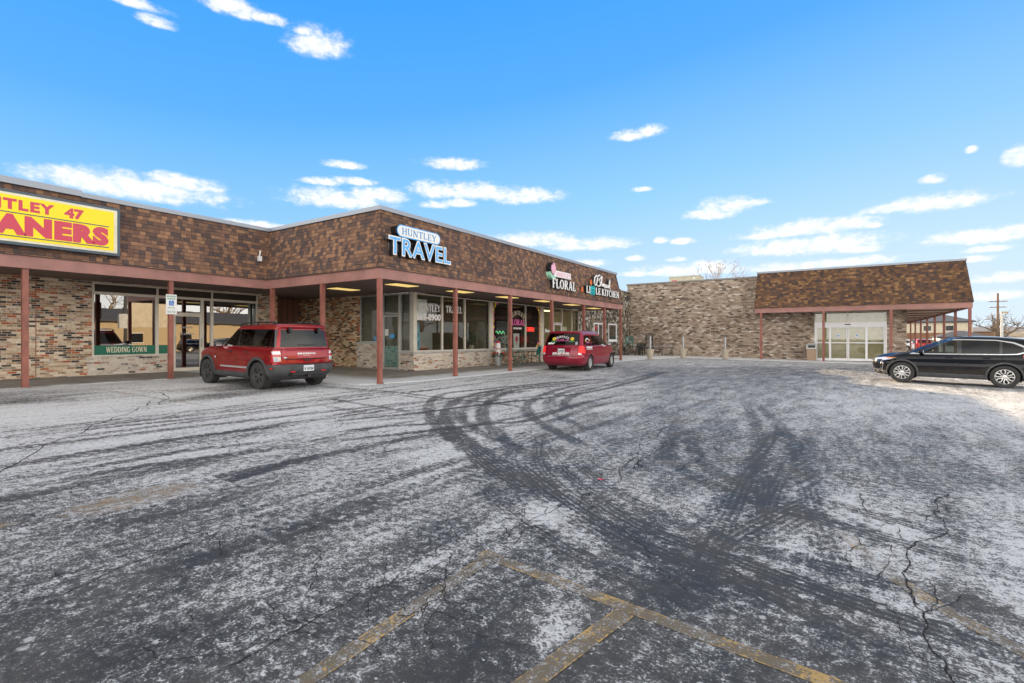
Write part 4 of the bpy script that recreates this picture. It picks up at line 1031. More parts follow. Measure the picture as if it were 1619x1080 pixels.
def room(b, x0, x1, y0, y1, z1, wallm, tubes=(), lm='lamp_in'):
    g = gz(x1) + .03
    mb = MB(); mb.quad((x0, y0, g), (x1, y0, g), (x1, y1, g), (x0, y1, g)); mesh_obj('interior_floor', mb, M['in_floor'], b, world=True)
    mb = MB(); mb.quad((x0, y1, z1), (x1, y1, z1), (x1, y0, z1), (x0, y0, z1)); mesh_obj('interior_ceiling', mb, M['in_ceil'], b, world=True)
    mb = MB(); mb.box(x0 - .1, x0, y0, y1, g, z1); mb.box(x0, x1, y0 - .1, y0, g, z1) ; mb.box(x0, x1, y1, y1 + .1, g, z1)
    mesh_obj('interior_wall', mb, M[wallm], b, world=True)
    for (x, y, lx, ly) in tubes:
        mb = MB(); mb.box(x - lx, x + lx, y - ly, y + ly, z1 - .06, z1 - .01); mesh_obj('indoor_light', mb, M[lm], b, world=True)

ZB, ZF, ZS = 3.15, 3.48, 3.24         # beam bottom, beam top, soffit
ZM = 5.34                              # top of the shingles
XC, XT, YJ, YE = -17.7, -11.72, 10.52, 30.25
SB = .30

# ---- cleaners wing
bc = thing('cleaners_building', 'low brick shop wing with brown shingle mansard, the cleaners with the yellow sign', 'building', (-20.8, 3, .1), 0, 'linked wings of the shopping plaza')
FA = frame_map((-20.8, 0, 0), (0, 1, 0), (1, 0, 0))
holes = [(6.33, 8.74, .735, 3.2), (8.74, 9.76, .08, 3.2), (9.76, 11.96, .735, 3.2)]
mb = wall_holes(MB(), FA, -12, 12.6, -.05, ZS, holes)
o = mesh_obj('front_wall', mb, M['brick_clean'], bc, world=True)
kb = MB(); fbox(kb, FA, 6.2, 8.70, -.02, .70, .0, .03); fbox(kb, FA, 6.15, 8.70, .70, .735, .0, .05)
mesh_obj('knee_wall', kb, M['brick_white'], bc, world=True)
glazed(bc, FA, 6.33, 8.22, .735, 2.86, M['alu'], M['pane_mirror'])
glazed(bc, FA, 8.22, 8.74, .735, 2.86, M['alu'], M['pane_mirror'])
glazed(bc, FA, 8.74, 9.76, 2.26, 2.86, M['alu'], M['pane_mirror'])
door(bc, FA, 8.74, 9.76, .12, 2.26, M['alu'], M['pane_mirror'])
glazed(bc, FA, 9.76, 10.12, .735, 2.86, M['alu'], M['pane_mirror'])
glazed(bc, FA, 10.12, 11.96, .735, 2.86, M['alu'], M['pane_mirror'])
mb = MB(); fbox(mb, FA, 6.38, 11.91, 2.90, 3.15, -.01, -.05); mesh_obj('transom_panel', mb, M['dark_panel'], bc, world=True)
mb = MB()
for a, b_ in ((6.33, 8.20), (8.26, 10.09), (10.15, 11.96)):
    fbox(mb, FA, a, b_, 3.15, 3.20, .02, -.07); fbox(mb, FA, a, b_, 2.86, 2.90, .017, -.07)
for u in (6.33, 8.20, 10.09, 11.91): fbox(mb, FA, u, u + .06, 2.86, 3.2, .025, -.075)
mesh_obj('transom_frame', mb, M['alu'], bc, world=True)
room(bc, -26.0, -20.99, 5.6, 12.4, 3.18, 'in_dark')
mb = MB(); mb.box(-22.6, -20.62, 12.6, 12.75, 0, ZS); mesh_obj('side_wall', mb, M['brick_tan'], bc, world=True)
mb = MB(); mb.box(-26, -22.5, 12.5, 15.2, 0, ZS); mesh_obj('recess_panelling', mb, M['panel'], bc, world=True)
mb = MB()
for y in (12.9, 13.2, 13.5, 13.8, 14.1, 14.4, 14.7): mb.box(-22.52, -22.485, y, y + .025, .1, ZS)
mesh_obj('panelling_batten', mb, M['in_dark'], bc, world=True)
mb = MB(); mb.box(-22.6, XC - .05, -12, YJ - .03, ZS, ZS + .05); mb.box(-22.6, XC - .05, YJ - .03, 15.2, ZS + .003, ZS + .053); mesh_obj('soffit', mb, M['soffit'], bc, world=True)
mb = MB(); mb.box(XC - .12, XC, -12, YJ, ZB, ZF); mesh_obj('fascia_beam', mb, M['beam'], bc, world=True)
mansard(bc, [((XC + .05, -12), (XC - SB, -12)), ((XC + .05, YJ - .05), (XC - SB, YJ + SB))], ZF, ZM, 0, M['shingle'])
mb = MB(); mb.box(XC - .12, XC + .05, -12, YJ - .051, ZF - .012, ZF); mesh_obj('drip_edge', mb, M['in_dark'], bc, world=True)
coping(bc, [((XC - SB + .06, 5.2), (XC - SB - .25, 5.2)), ((XC - SB + .06, YJ + SB - .06), (XC - SB - .25, YJ + SB + .25))], ZM - .03, ZM + .10, 0, M['cap'])
coping(bc, [((XC - SB + .085, -12), (XC - SB - .25, -12)), ((XC - SB + .085, 5.23), (XC - SB - .25, 5.23))], ZM - .02, ZM + .15, 0, M['cap'])
mb = MB(); mb.box(-40, XC - SB - .05, -12, YJ + SB, ZM - .2, ZM + .02); mesh_obj('roof', mb, M['roofing'], bc, world=True)
mb = MB(); mb.box(-40.2, -40, -12, YJ + SB, -.2, ZM); mb.box(-40, -21, -12.2, -12.0, -.2, ZM - .2); mesh_obj('rear_wall', mb, M['brown_brick'], bc, world=True)
posts(bc, [(-17.82, -2.95), (-17.82, .55), (-17.82, 4.02), (-17.82, 7.42)], ZB)
# rules of the bricks' movement joint
mb = MB(); fbox(mb, FA, 4.93, 4.95, 0, ZS, .0, .004); mesh_obj('movement_joint', mb, M['post'], bc, world=True)

# ---- corner wing
bt = thing('corner_shops_building', 'L-shaped corner shop wing with brown shingle mansard and glazed storefronts', 'building', (-14.7, 15, 0), 0, 'linked wings of the shopping plaza')
FB = frame_map((0, 15, 0), (1, 0, 0), (0, -1, 0))
FT = frame_map((-14.7, 0, 0), (0, 1, 0), (1, 0, 0))
mb = wall_holes(MB(), FB, -22.5, -16.53, -.05, ZS, [(-17.95, -16.53, 1.18, 3.2)])
mesh_obj('side_wall', mb, M['brick_tan'], bt, world=True)
mb = MB(); fbox(mb, FB, -18.15, -16.55, -.05, 1.12, .002, .035); mesh_obj('knee_wall', mb, M['brick_white'], bt, world=True)
mb = MB(); fbox(mb, FB, -18.2, -16.53, 1.12, 1.18, .0, .06); fbox(mb, FB, -15.52, -14.76, .74, .80, -.05, .06); fbox(mb, FT, 14.94, 20.22, .74, .80, -.05, .06); fbox(mb, FT, 20.22, 25.5, .74, .80, -.051, .05)
mesh_obj('window_sill', mb, M['alu_grey'], bt, world=True)
mb = MB(); fbox(mb, FB, -15.52, -14.72, -.05, .74, -.18, 0.0); fbox(mb, FT, 15.002, 20.40, -.05, .74, -.18, .0)
mesh_obj('knee_wall', mb, M['brick_white'], bt, world=True)
mb = MB(); fbox(mb, FT, 20.40, 30.20, -.08, .74, -.18, .0); mesh_obj('knee_wall', mb, M['brick_clean'], bt, world=True)
glazed(bt, FB, -17.95, -16.55, 1.18, 3.2, M['alu_grey'], M['pane'])
glazed(bt, FB, -16.50, -15.52, 2.36, 3.2, M['alu_grey'], M['pane'])
door(bt, FB, -16.50, -15.52, .03, 2.33, M['alu_grey'], M['pane'], bar=.08, hside=-1)
glazed(bt, FB, -15.46, -14.86, .80, 3.2, M['alu_grey'], M['pane'])
for fr_, bx_ in ((FB, (-14.86, -14.68, .80, 3.22, -.12, .02)), (FB, (-16.55, -16.50, .0, 3.2, -.1, .02)), (FB, (-15.52, -15.46, .0, 3.2, -.1, .02)), (FT, (20.27, 20.47, .80, 3.2, -.10, .03)), (FT, (25.25, 25.55, .0, 3.2, -.10, .02))):
    mesh_obj('mullion_post', fbox(MB(), fr_, *bx_), M['alu'], bt, world=True)
for u0, u1 in ((15.13, 16.74), (16.74, 18.31), (18.31, 20.27)): glazed(bt, FT, u0, u1, .80, 3.2, M['alu'], M['pane'])
for u0, u1 in ((20.47, 21.98), (21.98, 23.6), (23.6, 25.25)): glazed(bt, FT, u0, u1, .80, 3.2, M['alu'], M['pane'])
glazed(bt, FT, 25.55, 26.76, .80, 3.2, M['alu'], M['pane'])
glazed(bt, FT, 26.76, 27.85, 2.28, 3.2, M['alu'], M['pane'])
door(bt, FT, 26.80, 27.82, .0, 2.26, M['white_frame'], M['pane'])
for u0, u1 in ((27.85, 29.19), (29.19, 30.2)): glazed(bt, FT, u0, u1, .80, 3.2, M['alu'], M['pane'])
room(bt, -21.2, -14.95, 15.25, 20.3, 3.2, 'in_wall', [(-16.6, 16.2, .55, .1), (-17.4, 17.6, .1, .6), (-18.6, 16.6, .6, .1)])
room(bt, -21.2, -14.95, 20.5, 25.3, 3.2, 'in_dark', [(-17.5, 22.5, .08, .6)], 'lamp_green')
room(bt, -21.2, -14.95, 25.5, 30.1, 3.2, 'in_wall_yellow', [(-16.5, 26.6, .08, .6), (-16.5, 28.8, .08, .6), (-18.5, 27.6, .08, .6)])
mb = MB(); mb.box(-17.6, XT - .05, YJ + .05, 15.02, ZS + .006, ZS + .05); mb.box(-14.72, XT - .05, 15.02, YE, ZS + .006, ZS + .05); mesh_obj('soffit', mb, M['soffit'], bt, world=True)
mb = MB(); mb.box(XC, XT, YJ, YJ + .12, ZB, ZF); mb.box(XT - .12, XT, YJ + .12, YE, ZB, ZF); mb.box(-14.7, XT - .12, YE - .12, YE, ZB, ZF)
mesh_obj('fascia_beam', mb, M['beam'], bt, world=True)
mansard(bt, [((XC + .05, YJ - .05), (XC - SB, YJ + SB)), ((XT + .05, YJ - .05), (XT - SB, YJ + SB)), ((XT + .05, YE + .05), (XT - SB, YE - SB)), ((-15.4, YE + .05), (-15.4, YE - SB))], ZF, ZM, 0, M['shingle'])
mb = MB(); mb.box(XC + .051, XT + .05, YJ - .05, YJ + .1, ZF - .012, ZF); mb.box(XT - .1, XT + .051, YJ + .1, YE + .05, ZF - .0125, ZF - .0005); mesh_obj('drip_edge', mb, M['in_dark'], bt, world=True)
# ridge shingles over the corner
mb = MB()
for q in range(13):
    a = q / 13; c_ = (q + 1.1) / 13
    pa = Vector((XT + .05 - (SB + .05) * a, YJ - .05 + (SB + .05) * a, ZF + (ZM - ZF) * a)); pb = Vector((XT + .05 - (SB + .05) * c_, YJ - .05 + (SB + .05) * c_, ZF + (ZM - ZF) * c_))
    o1, o2 = .032, .012
    mb.quad(pa + Vector((o1, -o1, 0)), pa + Vector((o1 - .03, .17, 0)), pb + Vector((o2 - .03, .17, 0)), pb + Vector((o2, -o2, 0)))
    mb.quad(pa + Vector((-.17, -o1 + .03, 0)), pa + Vector((o1, -o1, 0)), pb + Vector((o2, -o2, 0)), pb + Vector((-.17, -o2 + .03, 0)))
mesh_obj('hip_shingles', mb, M['shingle'], bt, world=True)
i0 = SB - .06; i1 = SB + .25
coping(bt, [((XC - i0 + .0, YJ + i0), (XC - i1, YJ + i1)), ((XT - i0, YJ + i0), (XT - i1, YJ + i1)), ((XT - i0, YE - i0), (XT - i1, YE - i1)), ((-15.4, YE - i0), (-15.4, YE - i1))], ZM - .03, ZM + .10, 0, M['cap'])
mb = MB(); mb.box(-40, XT - SB - .05, YJ + SB + .05, YE - SB - .05, ZM - .2, ZM + .02); mesh_obj('roof', mb, M['roofing'], bt, world=True)
mb = MB(); mb.box(-40.2, -40, YJ + SB, YE, -.2, ZM); mesh_obj('rear_wall', mb, M['brown_brick'], bt, world=True)
posts(bt, [(XC + .25, YJ + .08), (-14.55, YJ + .08), (XT - .08, YJ + .08), (XT - .08, 14.15), (XT - .08, 17.72), (XT - .08, 21.3), (XT - .08, 24.85), (XT - .08, 27.6), (XT - .08, YE - .08)], ZB)
for x, y in ((-16.0, 12.6), (-13.1, 12.8), (-12.95, 15.84), (-12.9, 19.15), (-12.7, 22.1), (-12.75, 25.3), (-13.1, 29.0)):
    ceiling_light(bt, x, y, ZS, .28, .55)
ceiling_light(bt, -19.4, 6.9, ZS, .25, .6, 'soffit'); ceiling_light(bt, -19.2, 10.4, ZS, .25, .6, 'soffit')
bpy.data.objects.remove(C.objects[-1]) if False else None

# ---- stone faced link
bs = thing('stone_faced_building', 'building section faced in rough fieldstone with two white framed windows', 'building', (-15.3, 34, 0), 0, 'linked wings of the shopping plaza')
FS = frame_map((-15.3, 0, 0), (0, 1, 0), (1, 0, 0))
mb = wall_holes(MB(), FS, YE, 41.3, -.08, 5.18, [(33.9, 35.6, 1.2, 2.5), (36.6, 38.3, 1.2, 2.5)], .25)
mb.box(-35, -19.5, YE + .6, 50, 0, 6.45); mb.box(-19.5, -15.6, YE + .6, 36.8, 5.0, 5.85)  # unseen rear block and parapet, added to keep sun off the lot
# return beside the last shop window
mb.box(-15.3, -14.75, YE - .02, YE + .12, -.08, ZS)
mesh_obj('stone_wall_and_sun_blocks', mb, M['stone'], bs, world=True)
glazed(bs, FS, 33.9, 35.6, 1.2, 2.5, M['white_frame'], M['pane_mirror'], bar=.09, mulls=(34.75,))
glazed(bs, FS, 36.6, 38.3, 1.2, 2.5, M['white_frame'], M['pane_mirror'], bar=.09)
mb = MB(); fbox(mb, FS, 33.85, 35.65, 1.1, 1.2, -.05, .07); fbox(mb, FS, 36.55, 38.35, 1.1, 1.2, -.05, .07); mesh_obj('window_sill', mb, M['white_frame'], bs, world=True)
room(bs, -19, -15.6, 33, 39, 3.0, 'in_wall')
mb = MB(); mb.box(-15.5, -15.22, YE + .05, 41.3, 5.18, 5.26); mesh_obj('roof_coping', mb, M['cap_dark'], bs, world=True)
mb = MB(); mb.box(-40, -15.5, YE + .05, 41.3, 5.0, 5.15); mesh_obj('roof', mb, M['roofing'], bs, world=True)

# ---- tall brick wing with its own mansard canopy
YW = 41.3
bb = thing('brick_store_building', 'tall brown brick store wing with a wide shingle mansard over sliding doors', 'building', (-4, YW, -.15), 0, 'linked wings of the shopping plaza')
FW = frame_map((0, YW, 0), (1, 0, 0), (0, -1, 0))
mb = wall_holes(MB(), FW, -15.55, 3.2, -.35, 5.85, [(-1.90, 2.17, -.2, 3.18)], .3)
mb.quad((3.2, YW, -.4), (3.2, 78, -.4), (3.2, 78, 5.8), (3.2, YW, 5.8))
mb.quad((-15.55, YW + .01, 4.9), (-15.55, YW + .01, 5.85), (-15.55, 60, 5.85), (-15.55, 60, 4.9))
mesh_obj('brick_wall', mb, M['brick_far'], bb, world=True)
mb = MB(); mb.box(-15.62, -5.2, YW - .07, YW + .25, 5.84, 5.96); mesh_obj('roof_coping', mb, M['cap_dark'], bb, world=True)
mb = MB(); mb.box(-15.5, 3.1, YW + .2, 78, 5.6, 5.75); mesh_obj('roof', mb, M['roofing'], bb, world=True)
# sliding doors
mb = MB(); fbox(mb, FW, -1.90, 2.17, 2.17, 2.46, .04, -.12); fbox(mb, FW, -1.90, -1.82, -.15, 2.17, .02, -.1); fbox(mb, FW, 2.09, 2.17, -.15, 2.17, .02, -.1); fbox(mb, FW, -1.82, 2.09, -.16, -.09, .03, -.1)
mesh_obj('door_header', mb, M['white_frame'], bb, world=True)
mb = MB(); fbox(mb, FW, -.14, .20, 2.27, 2.33, .042, .07); mesh_obj('door_sensor', mb, M['black'], bb, world=True)
glazed(bb, FW, -1.90, .04, 2.46, 3.18, M['alu'], M['pane_far'], bar=.05)
glazed(bb, FW, .04, 2.17, 2.46, 3.18, M['alu'], M['pane_far'], bar=.05)
for u0, u1 in ((-1.80, -.98), (-.98, .03), (.06, 1.08), (1.08, 2.07)):
    door(bb, FW, u0, u1, -.09, 2.17, M['white_frame'], M['pane_far'], bar=.065, rail=1.06, handle=False)
for u in (-.50, .55):
    mb = MB(); fbox(mb, FW, u - .09, u + .09, 1.38, 1.66, .0, .004); fbox(mb, FW, u - .045, u + .045, 1.50, 1.59, .004, .007)
    mb.mi = [0] * 6 + [1] * 6
    mesh_obj('door_notice', mb, [M['alu_grey'], M['blue_sign']], bb, world=True)
room(bb, -2.6, 3.0, YW + .4, YW + 6.0, 3.2, 'in_wall_yellow', [(0, YW + 2, .6, .1)])
# mansard
XL, XR, YF = -5.45, 6.12, 39.5
mb = MB(); mb.box(XL, XR, YF, YF + .14, ZB, ZF); mb.box(XR - .14, XR, YF + .14, 78, ZB, ZF); mb.box(XL, XL + .14, YF + .14, YW - .001, ZB, ZF)
mesh_obj('fascia_beam', mb, M['beam'], bb, world=True)
ZT = 5.98
S2 = .27
mansard(bb, [((XL - .04, YW + .4), (XL + .2, YW + .4)), ((XL - .04, YF - .05), (XL + .12, YF + S2)), ((XR + .05, YF - .05), (XR - S2, YF + S2)), ((XR + .05, 78), (XR - S2, 78))], ZF, ZT, 0, M['shingle_warm'])
coping(bb, [((XL + .08, YW + .4), (XL + .4, YW + .4)), ((XL + .08, YF + S2 - .05), (XL + .4, YF + S2 + .25)), ((XR - S2 + .05, YF + S2 - .05), (XR - S2 - .25, YF + S2 + .25)), ((XR - S2 + .05, 78), (XR - S2 - .25, 78))], ZT - .02, ZT + .10, 0, M['cap'])
mb = MB(); mb.box(XL + .2, XR - .3, YF + .35, 78, ZT - .12, ZT); mesh_obj('canopy_roof', mb, M['roofing'], bb, world=True)
mb = MB(); mb.box(XL + .14, 3.2, YF + .14, YW - .002, ZS, ZS + .05); mesh_obj('soffit', mb, M['soffit'], bb, world=True)
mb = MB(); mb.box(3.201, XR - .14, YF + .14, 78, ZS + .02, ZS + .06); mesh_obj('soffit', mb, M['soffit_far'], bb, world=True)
mb = MB()
for q in range(9): mb.box(3.205, XR - .141, 43.5 + q * 4.3, 43.6 + q * 4.3, ZB + .02, ZS + .018)
mesh_obj('soffit_joists', mb, M['beam'], bb, world=True)
posts(bb, [(-5.07, YF + .08), (-1.31, YF + .08), (2.30, YF + .08), (6.0, YF + .08)] + [(6.0, 39.58 + 4.75 * q) for q in range(1, 8)], ZB, .14)

# rooftop unit on the brick store
ac = thing('rooftop_air_handler', 'tan metal air handling unit on the roof behind the tall brick wall', 'air unit', (-15.5, 60, 5.6))
mb = MB(); mb.box(-1.65, 1.65, -1.1, 1.1, .3, 2.8); mb.box(-1.7, 1.7, -1.15, 1.15, 2.8, 2.88); mesh_obj('cabinet', mb, M['ac'], ac)
mb = MB(); mb.box(-1.6, 1.6, -1.0, 1.0, 0, .3); mesh_obj('curb', mb, M['cap_dark'], ac)
mb = MB(); mb.box(-1.3, -.75, -1.115, -1.1, 2.3, 2.45); mesh_obj('maker_plate', mb, M['red_letter'], ac)
mb = MB(); mb.box(.1, .25, -1.12, -1.1, 2.1, 2.35); mb.box(1.0, 1.25, -1.12, -1.1, 2.5, 2.65); mb.box(-.55, -.2, -1.12, -1.1, 1.5, 2.1); mesh_obj('hatch', mb, M['white'], ac)
mb = MB()
for q in range(6): mb.box(1.1, 1.5, -1.125, -1.1, 1.2 + q * .12, 1.26 + q * .12)
mesh_obj('louvre', mb, M['window_dark'], ac)
# ------------------------------------------------------------------ vehicles
M['tyre'] = plain('dusty_tyre_rubber', (0.040, 0.040, 0.040), 0.85, var=0.3, scale=6.0)
M['rim_dark'] = plain('dark_alloy', (0.13, 0.13, 0.135), 0.4, 0.7)
M['rim_silver'] = plain('silver_alloy', (0.50, 0.50, 0.51), 0.35, 0.6)
M['rim_two'] = plain('machined_alloy_face', (0.62, 0.61, 0.60), 0.3, 0.7)
M['hub_dark'] = plain('wheel_interior_dark', (0.02, 0.02, 0.02), 0.7)
M['clad'] = plain('grey_plastic_cladding', (0.060, 0.062, 0.066), 0.6, var=0.3, scale=5.0)
M['gloss_black'] = plain('gloss_black_trim', (0.012, 0.012, 0.014), 0.12, coat=0.6, var=0.0)
M['seam'] = plain('panel_gap', (0.006, 0.006, 0.006), 0.9)
M['chrome'] = plain('chrome_trim', (0.66, 0.68, 0.70), 0.18, 0.95, var=0.0)
M['lens_red'] = plain('red_lamp_lens', (0.50, 0.012, 0.018), 0.12, coat=1.0, var=0.0)
M['lens_red_lit'] = emit('lit_red_lamp_lens', (0.85, 0.02, 0.02), 0.25)
M['lens_clear'] = plain('clear_lamp_lens', (0.62, 0.64, 0.66), 0.1, 0.3, coat=1.0, var=0.15, scale=14.0)
M['lens_amber'] = plain('amber_lamp_lens', (0.75, 0.22, 0.02), 0.15, coat=1.0, var=0.0)
M['silver_decal'] = plain('silver_decal', (0.42, 0.44, 0.46), 0.4, 0.3, var=0.0)
M['seat'] = plain('car_seat', (0.035, 0.035, 0.038), 0.8)
M['car_glass'] = glass('dark_car_glass', (0.55, 0.60, 0.60), 0.12, 0.0, boost=.8)
M['car_glass_clear'] = glass('clear_car_glass', (0.80, 0.90, 0.85), 0.45, 0.0, boost=.6)
M['red_suv'] = paint('metallic_dark_red_paint', (0.27, 0.006, 0.013), 0.22, (0.17, 0.07, 0.075), 0.45, 0.75)
M['red_van'] = paint('crimson_van_paint', (0.27, 0.007, 0.030), 0.22, (0.22, 0.11, 0.12), 0.25, 0.6)
M['black_car'] = paint('black_car_paint', (0.002, 0.003, 0.007), 0.50, (0.085, 0.072, 0.058), 0.0, 0.85)
M['black_car'].node_tree.nodes['Principled BSDF'].inputs['Coat IOR'].default_value = 1.38
M['white_car'] = paint('white_car_paint', (0.70, 0.70, 0.70), 0.3)
M['red_car'] = paint('bright_red_car_paint', (0.45, 0.01, 0.01), 0.2)
M['silver_car'] = paint('silver_car_paint', (0.42, 0.43, 0.45), 0.2)

def pchip(x, xs, ys):
    return float(np.interp(x, xs, ys))

def half_loop(S, nR=8, nC=7, nS=46, nF=8):
    xr, xf, hw = S['xr'], S['xf'], S['hw']
    Rr, Br, Rf, Bf = S.get('Rr', .18), S.get('Br', .04), S.get('Rf', .25), S.get('Bf', .12)
    hr, hf = hw * S.get('tr', .97), hw * S.get('tf', .93)
    Rr = min(Rr, hr * .9); Rf = min(Rf, hf * .9)
    P = []
    for i in range(nR):
        s_ = i / nR; y = (hr - Rr) * s_; P.append((xr + Br * s_ ** 2, y))
    for i in range(nC):
        a = R(90 * i / nC); P.append((xr + Br + Rr - Rr * math.cos(a), hr - Rr + Rr * math.sin(a)))
    xa, xb = xr + Br + Rr, xf - Bf - Rf
    for i in range(nS + 1):
        t = i / nS; x = xa + (xb - xa) * t
        y = hw - (hw - hr) * max(0, (.5 - t) / .5) ** 2 - (hw - hf) * max(0, (t - .5) / .5) ** 2
        P.append((x, y))
    for i in range(1, nC + 1):
        a = R(90 * (1 - i / nC)); P.append((xf - Bf - Rf + Rf * math.cos(a), hf - Rf + Rf * math.sin(a)))
    for i in range(1, nF + 1):
        s_ = 1 - i / nF; P.append((xf - Bf * s_ ** 2, (hf - Rf) * s_))
    z = S['z']
    out = []
    for x, y in P:
        zz = z if not hasattr(z, '__len__') else float(np.interp(x, [q[0] for q in z], [q[1] for q in z]))
        zz += S.get('crown', 0.0) * (1 - (y / max(hw, .05)) ** 2)
        out.append((x, y, zz))
    return np.array(out)

def body_bm(loops):
    K = [half_loop(S) for S in loops]
    rows = []
    n = len(K)
    for i in range(n - 1):
        a, b_ = K[i], K[i + 1]
        sub = loops[i].get('sub', 3)
        dist = np.linalg.norm(b_ - a, axis=1)
        for q in range(sub):
            t = q / sub
            if loops[i].get('lin') or loops[i + 1].get('kink') and False:
                r_ = a * (1 - t) + b_ * t
            else:
                p0 = K[i - 1] if i > 0 and not loops[i].get('kink') else a * 2 - b_
                p3 = K[i + 2] if i + 2 < n and not loops[i + 1].get('kink') else b_ * 2 - a
                r_ = .5 * ((2 * a) + (b_ - p0) * t + (2 * p0 - 5 * a + 4 * b_ - p3) * t * t + (3 * a - p0 - 3 * b_ + p3) * t ** 3)
            if loops[i].get('hood'):
                r_ = r_.copy(); r_[:, 2] += loops[i]['hood'] * np.sin(math.pi * t) * np.clip(dist - .1, 0, 1)
            rows.append(r_)
    rows.append(K[-1])
    bm = bmesh.new()
    V = []
    N = len(rows[0])
    for r_ in rows:
        ring = [bm.verts.new(tuple(p)) for p in r_]
        mir = [ring[0] if j == 0 else ring[N - 1] if j == N - 1 else bm.verts.new((r_[j][0], -r_[j][1], r_[j][2])) for j in range(N)]
        V.append(ring + [mir[j] for j in range(N - 2, 0, -1)])
    T = len(V[0])
    for a in range(len(V) - 1):
        for j in range(T):
            k_ = (j + 1) % T
            try: bm.faces.new((V[a][j], V[a + 1][j], V[a + 1][k_], V[a][k_]))
            except ValueError: pass
    bmesh.ops.recalc_face_normals(bm, faces=bm.faces)
    ctr = sum((f.calc_center_median() for f in bm.faces), Vector()) / len(bm.faces)
    up = [f for f in bm.faces if f.calc_center_median().z > ctr.z + .4]
    if up and sum(f.normal.z for f in up) < 0:
        bmesh.ops.reverse_faces(bm, faces=bm.faces)
    return bm

def pip(x, y, poly):
    c = False; n = len(poly)
    for i in range(n):
        x0, y0 = poly[i]; x1, y1 = poly[(i + 1) % n]
        if (y0 > y) != (y1 > y) and x < (x1 - x0) * (y - y0) / (y1 - y0) + x0: c = not c
    return c

def cut(bm, lay, poly, idv, axis='y', filt=None):
    """cut a polygon (side view x,z or end view y,z) into the skin and mark what is inside"""
    ia, ib = (0, 2) if axis == 'y' else (1, 2)
    lo = (min(p[0] for p in poly), min(p[1] for p in poly)); hi = (max(p[0] for p in poly), max(p[1] for p in poly))
    def sel():
        out = []
        for f in bm.faces:
            a = [v.co[ia] for v in f.verts]; b_ = [v.co[ib] for v in f.verts]
            if max(a) < lo[0] or min(a) > hi[0] or max(b_) < lo[1] or min(b_) > hi[1]: continue
            if filt and not filt(f): continue
            out.append(f)
        return out
    n = len(poly)
    for i in range(n):
        p, q = poly[i], poly[(i + 1) % n]
        da, db = q[0] - p[0], q[1] - p[1]
        if abs(da) + abs(db) < 1e-7: continue
        co = [0, 0, 0]; no = [0, 0, 0]
        co[ia], co[ib] = p; no[ia], no[ib] = db, -da
        fs = sel()
        g = set(fs)
        for f in fs: g.update(f.edges); g.update(f.verts)
        bmesh.ops.bisect_plane(bm, geom=list(g), dist=1e-5, plane_co=co, plane_no=no)
    for f in sel():
        c = f.calc_center_median()
        if pip(c[ia], c[ib], poly): f[lay] = idv

def circle(cx, cz, r, n=30, a0=0, a1=360):
    return [(cx + r * math.cos(R(a0 + (a1 - a0) * i / n)), cz + r * math.sin(R(a0 + (a1 - a0) * i / n))) for i in range(n + (0 if a1 - a0 == 360 else 1))]

def strips(pts, w_):
    """thin quads along a polyline"""
    out = []
    for (x0, y0), (x1, y1) in zip(pts[:-1], pts[1:]):
        d_ = math.hypot(x1 - x0, y1 - y0); nx, ny = -(y1 - y0) / d_ * w_ / 2, (x1 - x0) / d_ * w_ / 2
        ex, ey = (x1 - x0) / d_ * w_ / 2, (y1 - y0) / d_ * w_ / 2
        out.append([(x0 + nx - ex, y0 + ny - ey), (x1 + nx + ex, y1 + ny + ey), (x1 - nx + ex, y1 - ny + ey), (x0 - nx - ex, y0 - ny - ey)])
    return out

side_f = lambda f: abs(f.normal.y) > .35
rear_f = lambda f: f.normal.x < -.25
front_f = lambda f: f.normal.x > .25

